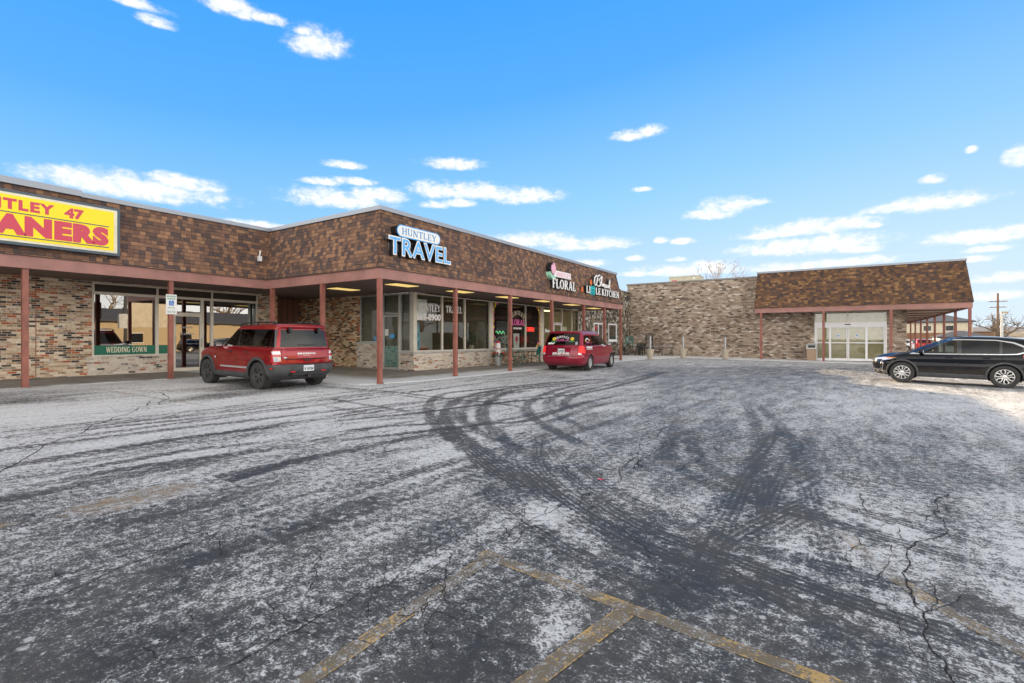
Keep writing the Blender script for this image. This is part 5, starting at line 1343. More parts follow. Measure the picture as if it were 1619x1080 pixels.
def wheel(parent, x, y, r, wd, rr, style, sgn):
    """tyre with a rim child; sgn = which side faces out"""
    h = wd / 2
    prof = [(rr * .97, -h * .78), (rr * 1.03, -h * .92), (r - .055, -h), (r - .018, -h * .93), (r - .002, -h * .72), (r, -h * .35), (r, h * .35), (r - .002, h * .72), (r - .018, h * .93), (r - .055, h), (rr * 1.03, h * .92), (rr * .97, h * .78)]
    mb = MB(); mb.lathe(prof, (x, y, r), 'y', 40)
    for q in range(48):                        # tread blocks on the shoulder
        a = 2 * math.pi * q / 48
        for s_ in (-1, 1):
            b0 = Vector((math.cos(a), 0, math.sin(a))); tt = Vector((-math.sin(a), 0, math.cos(a)))
            c0 = Vector((x, y + s_ * h * .68, r)) + b0 * (r - .006)
            mb.hexa([c0 + tt * -.012 + Vector((0, -s_ * .03, 0)), c0 + tt * .012 + Vector((0, -s_ * .03, 0)), c0 + tt * .012 + Vector((0, s_ * .035, 0)) - b0 * .012, c0 - tt * .012 + Vector((0, s_ * .035, 0)) - b0 * .012],
                    [c0 + tt * -.012 + Vector((0, -s_ * .03, 0)) + b0 * .011, c0 + tt * .012 + Vector((0, -s_ * .03, 0)) + b0 * .011, c0 + tt * .012 + Vector((0, s_ * .035, 0)), c0 - tt * .012 + Vector((0, s_ * .035, 0))])
    mb.recalc = True
    w_ = mesh_obj('wheel', mb, M['tyre'], parent, smooth=40, uv=False)
    # rim: barrel, dished dark back, spokes
    fm = M['rim_dark'] if style == 'dark' else M['rim_silver'] if style == 'cover' else M['rim_two']
    rb = MB(); ys = y + sgn * h * .80
    rb.cur = 0
    rb.lathe([(rr, ys), (rr * .93, ys + sgn * .004), (rr * .90, ys - sgn * .02), (rr * .88, ys - sgn * .10)], (x, 0, r), 'y', 36)
    rb.cur = 1
    rb.lathe([(rr * .89, ys - sgn * .075), (.02, ys - sgn * .075)], (x, 0, r), 'y', 24)
    rb.cur = 0
    nsp = {'dark': 6, 'cover': 8, 'two': 6}[style]
    for q in range(nsp):
        a = 2 * math.pi * q / nsp + .3
        offs = (-.12, .12) if style != 'cover' else (0,)
        for of in offs:
            if style == 'two':      # looping petals
                a0, a1 = a + of * .6, a + of * 3.1
                pts = [(.05, a0), (rr * .45, a + of * 2.2), (rr * .72, a + of * 2.9), (rr * .93, a + of * 1.5)]
                wl = (.020, .018, .018, .020)
            else:
                pts = [(.05, a), (rr * .5, a + of * .6), (rr * .94, a + of * (2.0 if style == 'dark' else 1))]
                wl = (.026, .022, .022) if style == 'dark' else (.05, .040, .055)
            for i in range(len(pts) - 1):
                (r0, t0), (r1, t1) = pts[i], pts[i + 1]
                p0 = Vector((r0 * math.cos(t0), 0, r0 * math.sin(t0))); p1 = Vector((r1 * math.cos(t1), 0, r1 * math.sin(t1)))
                dr = (p1 - p0).normalized(); nn = Vector((-dr.z, 0, dr.x))
                o0 = Vector((x, ys - sgn * .018, r)); o1 = Vector((x, ys - sgn * .006, r))
                if i: o0 = o1
                dd = Vector((0, -sgn * .03, 0))
                A_, B_ = wl[i] / 1.0, wl[i + 1] / 1.0
                rb.hexa([o0 + p0 - nn * A_ + dd, o0 + p0 + nn * A_ + dd, o1 + p1 + nn * B_ + dd, o1 + p1 - nn * B_ + dd], [o0 + p0 - nn * A_ * .75, o0 + p0 + nn * A_ * .75, o1 + p1 + nn * B_ * .75, o1 + p1 - nn * B_ * .75])
    rb.lathe([(.068, ys - sgn * .03), (.062, ys - sgn * .004), (.03, ys), (.001, ys)], (x, 0, r), 'y', 16)
    rb.recalc = True
    mesh_obj('rim', rb, [fm, M['hub_dark']], w_, smooth=35, uv=False)
    return w_

def build_car(S, name, label, loc, rotz, group=None, detail=2):
    root = thing(name, label, S.get('cat', 'car'), loc, rotz, group)
    bm = body_bm(S['loops'])
    lay = bm.faces.layers.int.new('part')
    ids = {0: ('body', S['paint'])}
    nid = [1]
    def region(nm, mt, poly, axis='y', filt=None, sides=None):
        i = nid[0]; nid[0] += 1; ids[i] = (nm, mt)
        base = filt or (side_f if axis == 'y' else rear_f)
        cut(bm, lay, poly, i, axis, base)
        return i
    for rg in S['regions']: region(*rg)
    # wheel arches: cut away
    for ax in S['axles']:
        cut(bm, lay, circle(ax, S['r'] + S.get('arch_dz', .0), S['arch'], 30), -1, 'y', lambda f: abs(f.normal.y) > .2 or f.calc_center_median().z < .5)
    bmesh.ops.delete(bm, geom=[f for f in bm.faces if f[lay] == -1], context='FACES')
    # split the skin into parts, left and right pieces apart where they are separate
    groups = {}
    for f in bm.faces:
        i = f[lay]; nm = ids[i][0]
        key = (i, 0) if nm in ('body', 'bumper', 'tailgate', 'windscreen', 'rear_window', 'grille', 'roof_black') else (i, 1 if f.calc_center_median().y > 0 else -1)
        groups.setdefault(key, []).append(f)
    handles = {}
    doors = []
    seam_faces = [f for k_, fs in groups.items() if ids[k_[0]][0] == 'seam' for f in fs]
    for (i, sd), fs in groups.items():
        nm, mt = ids[i]
        if nm == 'seam': continue
        if nm == 'body': fs = fs + seam_faces
        vmap = {}; vs = []; fl = []; mi = []
        off = S.get('proud', {}).get(nm, 0.0)
        for f in fs:
            ix = []
            for v in f.verts:
                if v.index == -1: pass
                if v not in vmap:
                    vmap[v] = len(vs); co = v.co.copy()
                    if off: co += v.normal * off
                    vs.append(tuple(co))
                ix.append(vmap[v])
            fl.append(ix); mi.append(1 if ids[f[lay]][0] == 'seam' else 0)
        me = bpy.data.meshes.new(nm); me.from_pydata(vs, [], fl); me.materials.append(mt)
        if nm == 'body': me.materials.append(M['seam']); me.polygons.foreach_set('material_index', mi)
        me.polygons.foreach_set('use_smooth', [True] * len(fl))
        me.update(); me.set_sharp_from_angle(angle=R(38))
        o = bpy.data.objects.new(nm, me); C.objects.link(o); o.parent = root
        WM[o.name] = WM[root.name]
        if nm == 'door': doors.append((o, sd, sum(p[0] for p in vs) / len(vs)))
        if nm in ('bumper', 'fender_flare', 'cladding_sill') and off:
            sm = o.modifiers.new('thick', 'SOLIDIFY'); sm.thickness = off + .004; sm.offset = -1
    bm.free()
    # wheels and wells
    hw = S['loops'][3]['hw']
    for ax in S['axles']:
        for s_ in (-1, 1):
            y = s_ * (hw - S['tw'] / 2 - .025)
            wheel(root, ax, y, S['r'], S['tw'], S['rr'], S['rim'], s_)
            mb = MB(); rr_ = S['arch'] + .004
            for q in range(20):
                a0, a1 = R(-25 + 230 * q / 20), R(-25 + 230 * (q + 1) / 20); zc = S['r'] + S.get('arch_dz', 0)
                mb.quad((ax + rr_ * math.cos(a0), s_ * (hw - .03), zc + rr_ * math.sin(a0)), (ax + rr_ * math.cos(a1), s_ * (hw - .03), zc + rr_ * math.sin(a1)), (ax + rr_ * math.cos(a1), s_ * (hw - .42), zc + rr_ * math.sin(a1)), (ax + rr_ * math.cos(a0), s_ * (hw - .42), zc + rr_ * math.sin(a0)))
            mb.quad(*[(ax + rr_ * math.cos(R(-25 + 230 * q / 12)), s_ * (hw - .42), S['r'] + rr_ * math.sin(R(-25 + 230 * q / 12))) for q in range(13)])
            mesh_obj('wheel_well', mb, M['hub_dark'], root, uv=False)
    L = S['L']; zb = S['floor']
    mb = MB(); mb.box(.35, L - .45, -hw + .45, hw - .45, zb, zb + .12); mb.box(S['axles'][0] + .5, S['axles'][1] - .5, -hw + .12, hw - .12, zb + .05, zb + .13)
    mb.tube([(S['axles'][0], -hw + .2, S['r']), (S['axles'][0], hw - .2, S['r'])], .05, 8)
    mesh_obj('underbody', mb, M['hub_dark'], root, uv=False)
    # cabin: floor, seats, dashboard
    zbelt = S['belt']
    mb = MB(); mb.box(.45, S['cowl'] - .1, -hw + .16, hw - .16, zb + .2, zb + .25); mb.box(S['cowl'] - .45, S['cowl'] - .02, -hw + .22, hw - .22, zbelt - .35, zbelt - .03)
    mesh_obj('dashboard', mb, M['seat'], root, uv=False)
    if detail > 1:
        for sx in S['seats']:
            for sy in (-.38, .38):
                mb = MB(); mb.hexa([(sx - .05, sy - .25, .55), (sx + .48, sy - .25, .55), (sx + .48, sy + .25, .55), (sx - .05, sy + .25, .55)], [(sx - .05, sy - .25, .70), (sx + .48, sy - .23, .74), (sx + .48, sy + .23, .74), (sx - .05, sy + .25, .70)])
                mb.hexa([(sx - .14, sy - .24, .68), (sx + .02, sy - .24, .68), (sx + .02, sy + .24, .68), (sx - .14, sy + .24, .68)], [(sx - .30, sy - .20, zbelt + .20), (sx - .21, sy - .20, zbelt + .20), (sx - .21, sy + .20, zbelt + .20), (sx - .30, sy + .20, zbelt + .20)])
                mb.hexa([(sx - .31, sy - .13, zbelt + .23), (sx - .21, sy - .13, zbelt + .23), (sx - .21, sy + .13, zbelt + .23), (sx - .31, sy + .13, zbelt + .23)], [(sx - .33, sy - .11, zbelt + .40), (sx - .25, sy - .11, zbelt + .40), (sx - .25, sy + .11, zbelt + .40), (sx - .33, sy + .11, zbelt + .40)])
                mesh_obj('seat', mb, M['seat'], root, uv=False, smooth=50)
    # mirrors
    mx, my, mz = S['mirror']
    for s_ in (-1, 1):
        mb = MB(); mb.ball((mx, s_ * (my + .10), mz + .05), (.075, .115, .085), 12, 8); mb.tube([(mx + .02, s_ * (my - .05), mz - .02), (mx + .01, s_ * (my + .05), mz + .02)], .025, 8)
        o = mesh_obj('wing_mirror', mb, S.get('mirror_mat', S['paint']), root, smooth=60, uv=False)
        mb = MB(); mb.box(mx - .078, mx - .066, s_ * (my + .03), s_ * (my + .18), mz - .0, mz + .10); mesh_obj('mirror_glass', mb, M['chrome'], o, uv=False)
    # handles
    for s_ in (-1, 1):
        for hx, hz, hy in S['handles']:
            mb = MB(); mb.hexa([(hx - .10, s_ * (hy - .01), hz - .018), (hx + .10, s_ * (hy - .01), hz - .018), (hx + .10, s_ * (hy - .01), hz + .018), (hx - .10, s_ * (hy - .01), hz + .018)], [(hx - .09, s_ * (hy + .028), hz - .014), (hx + .09, s_ * (hy + .028), hz - .014), (hx + .09, s_ * (hy + .028), hz + .014), (hx - .09, s_ * (hy + .028), hz + .014)])
            mb.recalc = True
            par = None
            for o, sd, xm in doors:
                if sd == s_ and (par is None or abs(xm - hx) < abs(par[1] - hx)): par = (o, xm)
            o = mesh_obj('door_handle', mb, S.get('handle_mat', M['black']), par[0] if par else root, uv=False)
    return root

def plate_text(root, txt, x, z, w_=.30, h=.15):
    mb = MB(); mb.box(x - .008, x, -w_ / 2, w_ / 2, z - h / 2, z + h / 2)
    o = mesh_obj('licence_plate', mb, M['plate'], root, uv=False)
    fm = frame_map((x - .008, 0, 0), (0, -1, 0), (-1, 0, 0))
    mb = MB(); text_on(mb, txt, fm, -w_ * .42, z - h * .28, h * .42, .0, .003, fit=w_ * .84, offset=.004)
    mesh_obj('plate_number', mb, M['slate'], o, uv=False)

# ---- dark red compact SUV, seen from behind
def red_suv():
    LP = [
        dict(xr=.30, xf=4.05, hw=.80, z=.27, Rr=.2, sub=2, Bf=.2, Rf=.3),
        dict(xr=.10, xf=4.27, hw=.89, z=[(0, .40), (.5, .38), (.9, .31), (3.4, .31), (4.38, .36)], Rr=.22, Bf=.18, Rf=.3),
        dict(xr=.0, xf=4.37, hw=.93, z=[(0, .50), (.6, .48), (1, .42), (3.4, .42), (4.38, .50)], Rr=.24, Bf=.16, Rf=.3),
        dict(xr=-.01, xf=4.38, hw=.94, z=[(0, .655), (4.38, .66)], Rr=.24, Bf=.16, Rf=.3, kink=True, sub=2),
        dict(xr=.045, xf=4.36, hw=.935, z=.70, Rr=.20, Bf=.16, Rf=.3, kink=True),
        dict(xr=.06, xf=4.35, hw=.94, z=.90, Rr=.16, Bf=.16, Rf=.3),
        dict(xr=.085, xf=4.28, hw=.915, z=[(0, 1.07), (3.2, 1.05), (4.3, .99)], Rr=.15, Bf=.18, Rf=.3, kink=True, lin=True, hood=.05, sub=5),
        dict(xr=.115, xf=3.22, hw=.865, z=[(0, 1.10), (3.3, 1.11)], Rr=.13, Bf=.22, Rf=.22, tf=.95, kink=True, crown=.0),
        dict(xr=.15, xf=2.82, hw=.825, z=1.36, Rr=.13, Bf=.2, Rf=.2, tf=.96),
        dict(xr=.21, xf=2.46, hw=.770, z=[(.2, 1.625), (2.5, 1.60)], Rr=.12, Bf=.16, Rf=.18, tf=.97, kink=True, sub=2),
        dict(xr=.17, xf=2.40, hw=.745, z=[(.2, 1.66), (2.5, 1.635)], Rr=.12, Bf=.16, Rf=.18, tf=.97),
        dict(xr=.19, xf=2.36, hw=.72, z=[(.2, 1.725), (2.5, 1.675)], Rr=.14, Bf=.14, Rf=.18, tf=.97, sub=2),
        dict(xr=.30, xf=2.2, hw=.62, z=[(.2, 1.757), (2.5, 1.71)], Rr=.14, Bf=.1, Rf=.18),
        dict(xr=.8, xf=1.9, hw=.28, z=1.765, Rr=.14, Bf=.1, Rf=.18, sub=2),
        dict(xr=1.2, xf=1.5, hw=.02, z=1.768, Rr=.01, Bf=.0, Rf=.01)]
    ax = (.88, 3.55); r = .365
    G = M['car_glass']
    reg = [
        ('cladding_sill', M['clad'], [(-.2, .2), (4.6, .2), (4.6, .435), (-.2, .435)], 'y', lambda f: abs(f.normal.y) > .05 or f.calc_center_median().z < .45),
        ('pillar_trim', M['gloss_black'], [(.20, 1.135), (3.02, 1.135), (2.44, 1.585), (2.3, 1.60), (.27, 1.60)], 'y'),
        ('side_window', M['car_glass'], [(.30, 1.155), (.93, 1.155), (.62, 1.585), (.33, 1.585)], 'y'),
        ('side_window', M['car_glass'], [(1.22, 1.155), (1.90, 1.155), (1.90, 1.58), (1.22, 1.585)], 'y'),
        ('side_window', M['car_glass_clear'], [(1.97, 1.155), (2.92, 1.155), (2.42, 1.57), (1.97, 1.58)], 'y'),
        ('windscreen', M['car_glass'], [(-.74, 1.14), (.74, 1.14), (.62, 1.57), (-.62, 1.57)], 'x', lambda f: f.normal.x > .2 and f.calc_center_median().x < 3.3 and f.calc_center_median().z > 1.1),
        ('rear_window', G, [(-.72, 1.135), (.72, 1.135), (.655, 1.60), (-.655, 1.60)], 'x', rear_f),
        ('bumper', M['clad'], [(-1.0, .36), (1.0, .36), (1.0, .672), (-1.0, .672)], 'x', lambda f: f.calc_center_median().x < .56 and (f.normal.x < -.1 or f.normal.z > .5 or abs(f.normal.y) > .8)),
        ('tail_light', M['lens_red'], [(.70, .74), (.96, .74), (.96, 1.04), (.74, 1.055)], 'x', lambda f: f.calc_center_median().x < .26),
        ('tail_light', M['lens_red'], [(-.70, .74), (-.74, 1.055), (-.96, 1.04), (-.96, .74)], 'x', lambda f: f.calc_center_median().x < .26),
        ('reversing_lens', M['lens_clear'], [(.735, .955), (.90, .955), (.90, 1.03), (.755, 1.03)], 'x', lambda f: f.calc_center_median().x < .26),
        ('reversing_lens', M['lens_clear'], [(-.735, .955), (-.755, 1.03), (-.90, 1.03), (-.90, .955)], 'x', lambda f: f.calc_center_median().x < .26),
        ('reversing_lens', M['lens_clear'], [(.735, .775), (.88, .755), (.90, .885), (.735, .885)], 'x', lambda f: f.calc_center_median().x < .26),
        ('reversing_lens', M['lens_clear'], [(-.735, .775), (-.735, .885), (-.90, .885), (-.88, .755)], 'x', lambda f: f.calc_center_median().x < .26),
    ]
    for nm, poly in (('door', [(1.15, .44), (1.93, .44), (1.93, 1.13), (1.22, 1.13), (1.30, .80)]), ('door', [(1.935, .44), (2.93, .44), (2.98, 1.13), (1.935, 1.13)])):
        reg.append((nm, M['red_suv'], poly, 'y', side_f))
    for pl in ([(1.20, .44), (1.31, .80), (1.22, 1.13)], [(1.933, .44), (1.933, 1.14)], [(2.94, .44), (2.985, .8), (2.985, 1.12)]):
        for s_ in strips(pl, .013): reg.append(('seam', M['seam'], s_, 'y', side_f))
    for pl in ([(-.74, .70), (-.70, 1.05), (-.735, 1.12)], [(.74, .70), (.70, 1.05), (.735, 1.12)], [(-.72, .705), (.72, .705)]):
        for s_ in strips(pl, .014): reg.append(('seam', M['seam'], s_, 'x', rear_f))
    for s_ in strips([(-.58, .82), (.58, .82)], .028): reg.append(('seam', M['seam'], s_, 'x', rear_f))
    for a in ax:
        # grey wheel arch flares
        poly = circle(a, r, .50, 18, -8, 188) + circle(a, r, .40, 18, 188, -8)
        reg.append(('fender_flare', M['clad'], [p for p in poly if True], 'y', side_f))
    S = dict(loops=LP, L=4.38, axles=ax, r=r, rr=.225, tw=.225, arch=.425, rim='dark', floor=.27, belt=1.10, cowl=3.2, seats=(1.25, 2.15),
             mirror=(2.83, .86, 1.12), mirror_mat=M['gloss_black'], handles=[(1.42, .99, .925), (2.22, .99, .93)], regions=reg, paint=M['red_suv'], cat='SUV',
             proud={'fender_flare': .022, 'bumper': .018, 'cladding_sill': .015})
    o = build_car(S, 'parked_suv', 'dark red SUV with grey wheel arches parked nose in at the cleaners, seen from behind', (0, 0, 0), 0)
    # roof rails
    for s_ in (-1, 1):
        mb = MB(); mb.tube([(.38, s_ * .66, 1.735), (.50, s_ * .66, 1.795), (1.2, s_ * .665, 1.80), (2.0, s_ * .655, 1.775), (2.25, s_ * .65, 1.715)], [.012, .02, .02, .02, .012], 8)
        mb.box(.42, .56, s_ * .66 - .018, s_ * .66 + .018, 1.735, 1.79); mb.box(1.25, 1.33, s_ * .665 - .016, s_ * .665 + .016, 1.73, 1.79); mb.box(2.1, 2.22, s_ * .65 - .018, s_ * .65 + .018, 1.68, 1.75)
        mesh_obj('roof_rail', mb, M['black'], o, smooth=50, uv=False)
    fm = frame_map((.066, 0, 0), (0, -1, 0), (-1, 0, 0))
    mb = MB(); text_on(mb, 'BRONCO', fm, -.27, .945, .042, -.01, .008, fit=.54, offset=.003, space=1.2); text_on(mb, 'SPORT', fm, -.10, .905, .018, -.01, .006, fit=.20)
    mesh_obj('badge_lettering', mb, M['white_vinyl'], o, uv=False)
    mb = MB(); mb.ball((.07, .62, .86), (.012, .06, .024), 12, 6); mesh_obj('maker_badge', mb, M['chrome'], o, uv=False, smooth=60)
    mb = MB(); mb.box(.02, .062, -.09, .09, .765, .80); mesh_obj('tailgate_handle', mb, M['black'], o, uv=False)
    mb = MB(); mb.tube([(.13, .0, 1.16), (.11, -.02, 1.18), (.115, -.20, 1.195)], .010, 6); mb.box(.10, .125, -.30, .22, 1.185, 1.205); mesh_obj('rear_wiper', mb, M['black'], o, uv=False)
    for s_ in (-1, 1):
        mb = MB(); mb.box(.13, .20, s_ * .43 - .035, s_ * .43 + .035, 1.53, 1.66); mesh_obj('glass_hinge', mb, M['black'], o, uv=False)
        mb = MB(); mb.box(-.032, -.01, s_ * .46 - .065, s_ * .46 + .065, .475, .51) ; mesh_obj('reflector', mb, M['lens_red'], o, uv=False)
        mb = MB(); mb.box(.12, .24, s_ * .945, s_ * .962, .57, .61) ; mesh_obj('reflector', mb, M['lens_red'], o, uv=False)
        mb = MB(); mb.box(1.32, 2.72, s_ * .938, s_ * .945, .545, .59); mesh_obj('side_stripe', mb, M['silver_decal'], o, uv=False)
        mb = MB(); mb.ball((3.06, s_ * .925, .80), (.035, .012, .045), 10, 6); mesh_obj('fender_badge', mb, M['chrome'], o, uv=False)
    mb = MB(); mb.hexa([(-.03, -.52, .40), (.3, -.52, .36), (.3, .52, .36), (-.03, .52, .40)], [(-.032, -.44, .47), (.3, -.44, .47), (.3, .44, .47), (-.032, .44, .47)]); mesh_obj('bumper_insert', mb, M['black'], o, uv=False)
    mb = MB(); mb.box(-.07, .3, -.04, .04, .35, .41); mb.box(-.075, -.045, -.05, .05, .34, .42); mesh_obj('tow_receiver', mb, M['black'], o, uv=False)
    mb = MB(); mb.ball((.34, .10, 1.80), (.05, .015, .04), 8, 6); mesh_obj('antenna_fin', mb, M['black'], o, uv=False)
    plate_text(o, 'K 10126', -.03, .575, .31, .155)
    return o
rs = red_suv()
rs.location = (-12.19, 8.42, gz(-12.12)); rs.rotation_euler = (0, R(-.8), R(180))

# ---- crimson minivan
def van():
    LP = [
        dict(xr=.25, xf=4.85, hw=.86, z=.24, Rr=.2, sub=2, Bf=.25, Rf=.3),
        dict(xr=.06, xf=5.05, hw=.94, z=[(0, .36), (.7, .33), (1, .26), (4.2, .26), (5.1, .30)], Rr=.22, Bf=.25, Rf=.35),
        dict(xr=.0, xf=5.13, hw=.975, z=[(0, .50), (5.1, .48)], Rr=.24, Bf=.25, Rf=.4),
        dict(xr=.0, xf=5.14, hw=.985, z=.62, Rr=.24, Bf=.25, Rf=.4, kink=True, sub=2),
        dict(xr=.055, xf=5.12, hw=.98, z=.665, Rr=.2, Bf=.25, Rf=.4, kink=True),
        dict(xr=.075, xf=5.08, hw=.98, z=.86, Rr=.16, Bf=.28, Rf=.42),
        dict(xr=.12, xf=4.98, hw=.955, z=[(0, 1.06), (4.2, 1.03), (4.95, .90)], Rr=.15, Bf=.3, Rf=.42, kink=True, lin=True, hood=.10, sub=5),
        dict(xr=.14, xf=4.22, hw=.915, z=[(0, 1.085), (4.2, 1.07)], Rr=.14, Bf=.28, Rf=.25, tf=.94, kink=True),
        dict(xr=.25, xf=3.72, hw=.87, z=1.34, Rr=.14, Bf=.25, Rf=.25, tf=.95),
        dict(xr=.40, xf=3.12, hw=.80, z=[(.4, 1.62), (2.5, 1.62), (3.2, 1.58)], Rr=.14, Bf=.22, Rf=.25, tf=.95, kink=True, sub=2),
        dict(xr=.36, xf=3.02, hw=.77, z=[(.4, 1.67), (2.5, 1.67), (3.2, 1.62)], Rr=.14, Bf=.2, Rf=.25, tf=.95),
        dict(xr=.42, xf=2.85, hw=.70, z=[(.4, 1.715), (2.2, 1.73), (3.2, 1.67)], Rr=.15, Bf=.15, Rf=.25),
        dict(xr=.8, xf=2.5, hw=.40, z=[(.4, 1.735), (2.2, 1.75), (3.2, 1.70)], Rr=.15, Bf=.1, Rf=.2, sub=2),
        dict(xr=1.3, xf=2.1, hw=.02, z=1.755, Rr=.01, Bf=0, Rf=.01)]
    ax = (1.10, 4.18); G = M['car_glass']
    tl = lambda f: f.calc_center_median().x < .42
    reg = [
        ('side_window', G, [(.46, 1.12), (1.28, 1.11), (1.28, 1.53), (.64, 1.53)], 'y'),
        ('pillar_trim', M['gloss_black'], [(1.36, 1.10), (3.74, 1.095), (3.08, 1.535), (1.36, 1.54)], 'y'),
        ('side_window', G, [(1.39, 1.12), (2.46, 1.115), (2.46, 1.52), (1.39, 1.525)], 'y'),
        ('side_window', G, [(2.53, 1.115), (3.64, 1.115), (3.04, 1.515), (2.53, 1.52)], 'y'),
        ('windscreen', G, [(-.78, 1.12), (.78, 1.12), (.66, 1.58), (-.66, 1.58)], 'x', lambda f: f.normal.x > .2 and f.calc_center_median().z > 1.09 and f.calc_center_median().x < 4.3),
        ('rear_window', G, [(-.79, 1.12), (.79, 1.12), (.70, 1.615), (-.70, 1.615)], 'x', rear_f),
        ('tail_light', M['lens_red_lit'], [(.76, .80), (1.02, .76), (1.02, 1.10), (.77, 1.075)], 'x', tl),
        ('tail_light', M['lens_red_lit'], [(-.76, .80), (-.77, 1.075), (-1.02, 1.10), (-1.02, .76)], 'x', tl),
        ('reversing_lens', M['lens_clear'], [(.765, .72), (.90, .70), (.90, .775), (.765, .79)], 'x', tl),
        ('reversing_lens', M['lens_clear'], [(-.765, .72), (-.765, .79), (-.90, .775), (-.90, .70)], 'x', tl),
        ('door', M['red_van'], [(1.62, .36), (2.49, .36), (2.49, 1.08), (1.38, 1.085), (1.42, .86), (1.58, .74)], 'y', side_f),
        ('door', M['red_van'], [(2.50, .36), (3.62, .36), (3.66, .8), (3.60, 1.075), (2.50, 1.08)], 'y', side_f)]
    for pl in ([(2.495, .34), (2.495, 1.09)], [(1.60, .36), (1.60, .72), (1.42, .87), (1.37, 1.09)], [(3.63, .34), (3.67, .8), (3.61, 1.08)], [(1.6, .335), (3.64, .335)], [(.55, 1.055), (1.37, 1.055)], [(1.6, .55), (3.66, .53)]):
        for s_ in strips(pl, .012): reg.append(('seam', M['seam'], s_, 'y', side_f))
    for pl in ([(-.76, .655), (-.76, 1.10)], [(.76, .655), (.76, 1.10)], [(-.66, .665), (.66, .665)], [(-.36, .80), (-.42, .98), (.42, .98), (.36, .80)]):
        for s_ in strips(pl, .016 if pl[0][1] != .80 else .010): reg.append(('seam', M['seam'], s_, 'x', rear_f))
    S = dict(loops=LP, L=5.14, axles=ax, r=.335, rr=.215, tw=.225, arch=.385, rim='cover', floor=.22, belt=1.08, cowl=4.2, seats=(1.2, 2.05, 2.95),
             mirror=(3.62, .93, 1.10), mirror_mat=M['black'], handles=[(2.36, .93, .965), (2.66, .93, .965)], handle_mat=M['red_van'], regions=reg, paint=M['red_van'], cat='minivan', proud={})
    o = build_car(S, 'parked_minivan', 'crimson florist minivan with phone number and flower decals on its rear glass', (0, 0, 0), 0)
    # decals on the raked rear glass: the glass runs from x=.14,z=1.09 to x=.40,z=1.62
    def rearfm(p):
        z = p[1]; x = .135 + max(0, z - 1.09) / .53 * .265 + .035 * abs(p[0] / .8) ** 2
        if z < 1.06: x = .075 + (z - .86) / .2 * .045 if z > .86 else .06
        return Vector((x - p[2] - .004, -p[0], z))
    mb = MB(); serif_text(mb, 'HUNTLEY', rearfm, -.36, 1.44, .085, 1, 0, .004, arc=.62, fit=.62); mesh_obj('window_lettering', mb, M['white_vinyl'], o, uv=False)
    mb = MB(); serif_text(mb, 'FLORAL', rearfm, -.30, 1.29, .10, 1, 0, .004, fit=.60); mesh_obj('window_lettering', mb, M['pink'], o, uv=False)
    for u in (-.42, .42):
        mb = MB()
        for q in range(6): mb.ball(rearfm((u + .05 * math.cos(q * 1.047), 1.38 + .05 * math.sin(q * 1.047), .004)), (.008, .038, .038), 8, 5)
        mesh_obj('flower_decal', mb, M['yellow_flower'], o, uv=False)
        mb = MB()
        for s_ in (-1, 1): mb.ball(rearfm((u + s_ * .065, 1.275, .004)), (.008, .07, .024), 8, 5)
        mesh_obj('leaf_decal', mb, M['leaf'], o, uv=False)
    mb = MB(); text_on(mb, 'SV', rearfm, -.68, 1.16, .06, 0, .004, fit=.34, offset=.01); mesh_obj('window_sticker', mb, M['white_vinyl'], o, uv=False)
    mb = MB(); mb.quad(*[rearfm(p) for p in ((.60, 1.14, .004), (.70, 1.14, .004), (.69, 1.26, .004), (.60, 1.26, .004))]); mesh_obj('window_sticker', mb, M['silver_decal'], o, uv=False)
    fm = frame_map((.068, 0, 0), (0, -1, 0), (-1, 0, 0))
    mb = MB(); text_on(mb, '847-669-8900', fm, -.40, .735, .062, -.02, .012, fit=.76, offset=.006); text_on(mb, 'www.huntleyfloral.com', fm, -.44, .685, .030, -.02, .014, fit=.84, offset=.002)
    mesh_obj('tailgate_lettering', mb, M['white_vinyl'], o, uv=False)
    fm2 = frame_map((.10, 0, 0), (0, -1, 0), (-1, 0, 0))
    mb = MB(); text_on(mb, 'DODGE', fm2, -.40, 1.01, .028, -.02, .012, fit=.80, space=1.8); mesh_obj('badge_lettering', mb, M['chrome'], o, uv=False)
    mb = MB(); mb.box(.02, .05, -.62, .62, .632, .645); mesh_obj('bumper_trim', mb, M['chrome'], o, uv=False)
    plate_text(o, 'FL 8900', .055, .885, .31, .155)
    for s_ in (-1, 1):
        fs = frame_map((0, s_ * .985, 0), (-s_, 0, 0) if False else (1 if s_ < 0 else -1, 0, 0), (0, s_, 0))
        mb = MB(); u = .60 if s_ < 0 else -1.30
        text_on(mb, '847-669-8900', fs, u, .985, .060, -.03, .012, fit=.68, offset=.006); text_on(mb, 'www.huntleyfloral.com', fs, u - .02, .925, .032, -.02, .010, fit=.74, offset=.002)
        mb.v = [(x, y - s_ * .018, z) for x, y, z in mb.v]
        mesh_obj('side_lettering', mb, M['white_vinyl'], o, uv=False)
        # decal on the quarter glass
        def sfm(p, s_=s_):
            z = p[1]; return Vector(((p[0] if s_ < 0 else -p[0]), s_ * (.915 - (z - 1.085) * .215 + .006 + p[2]), z))
        uu = .68 if s_ < 0 else -1.22
        mb = MB(); serif_text(mb, 'HUNTLEY', sfm, uu + .04, 1.36, .07, 1, 0, .004, arc=.4, fit=.42); mesh_obj('window_lettering', mb, M['white_vinyl'], o, uv=False)
        mb = MB(); serif_text(mb, 'FLORAL', sfm, uu + .06, 1.21, .07, 1, 0, .004, fit=.38); mesh_obj('window_lettering', mb, M['pink'], o, uv=False)
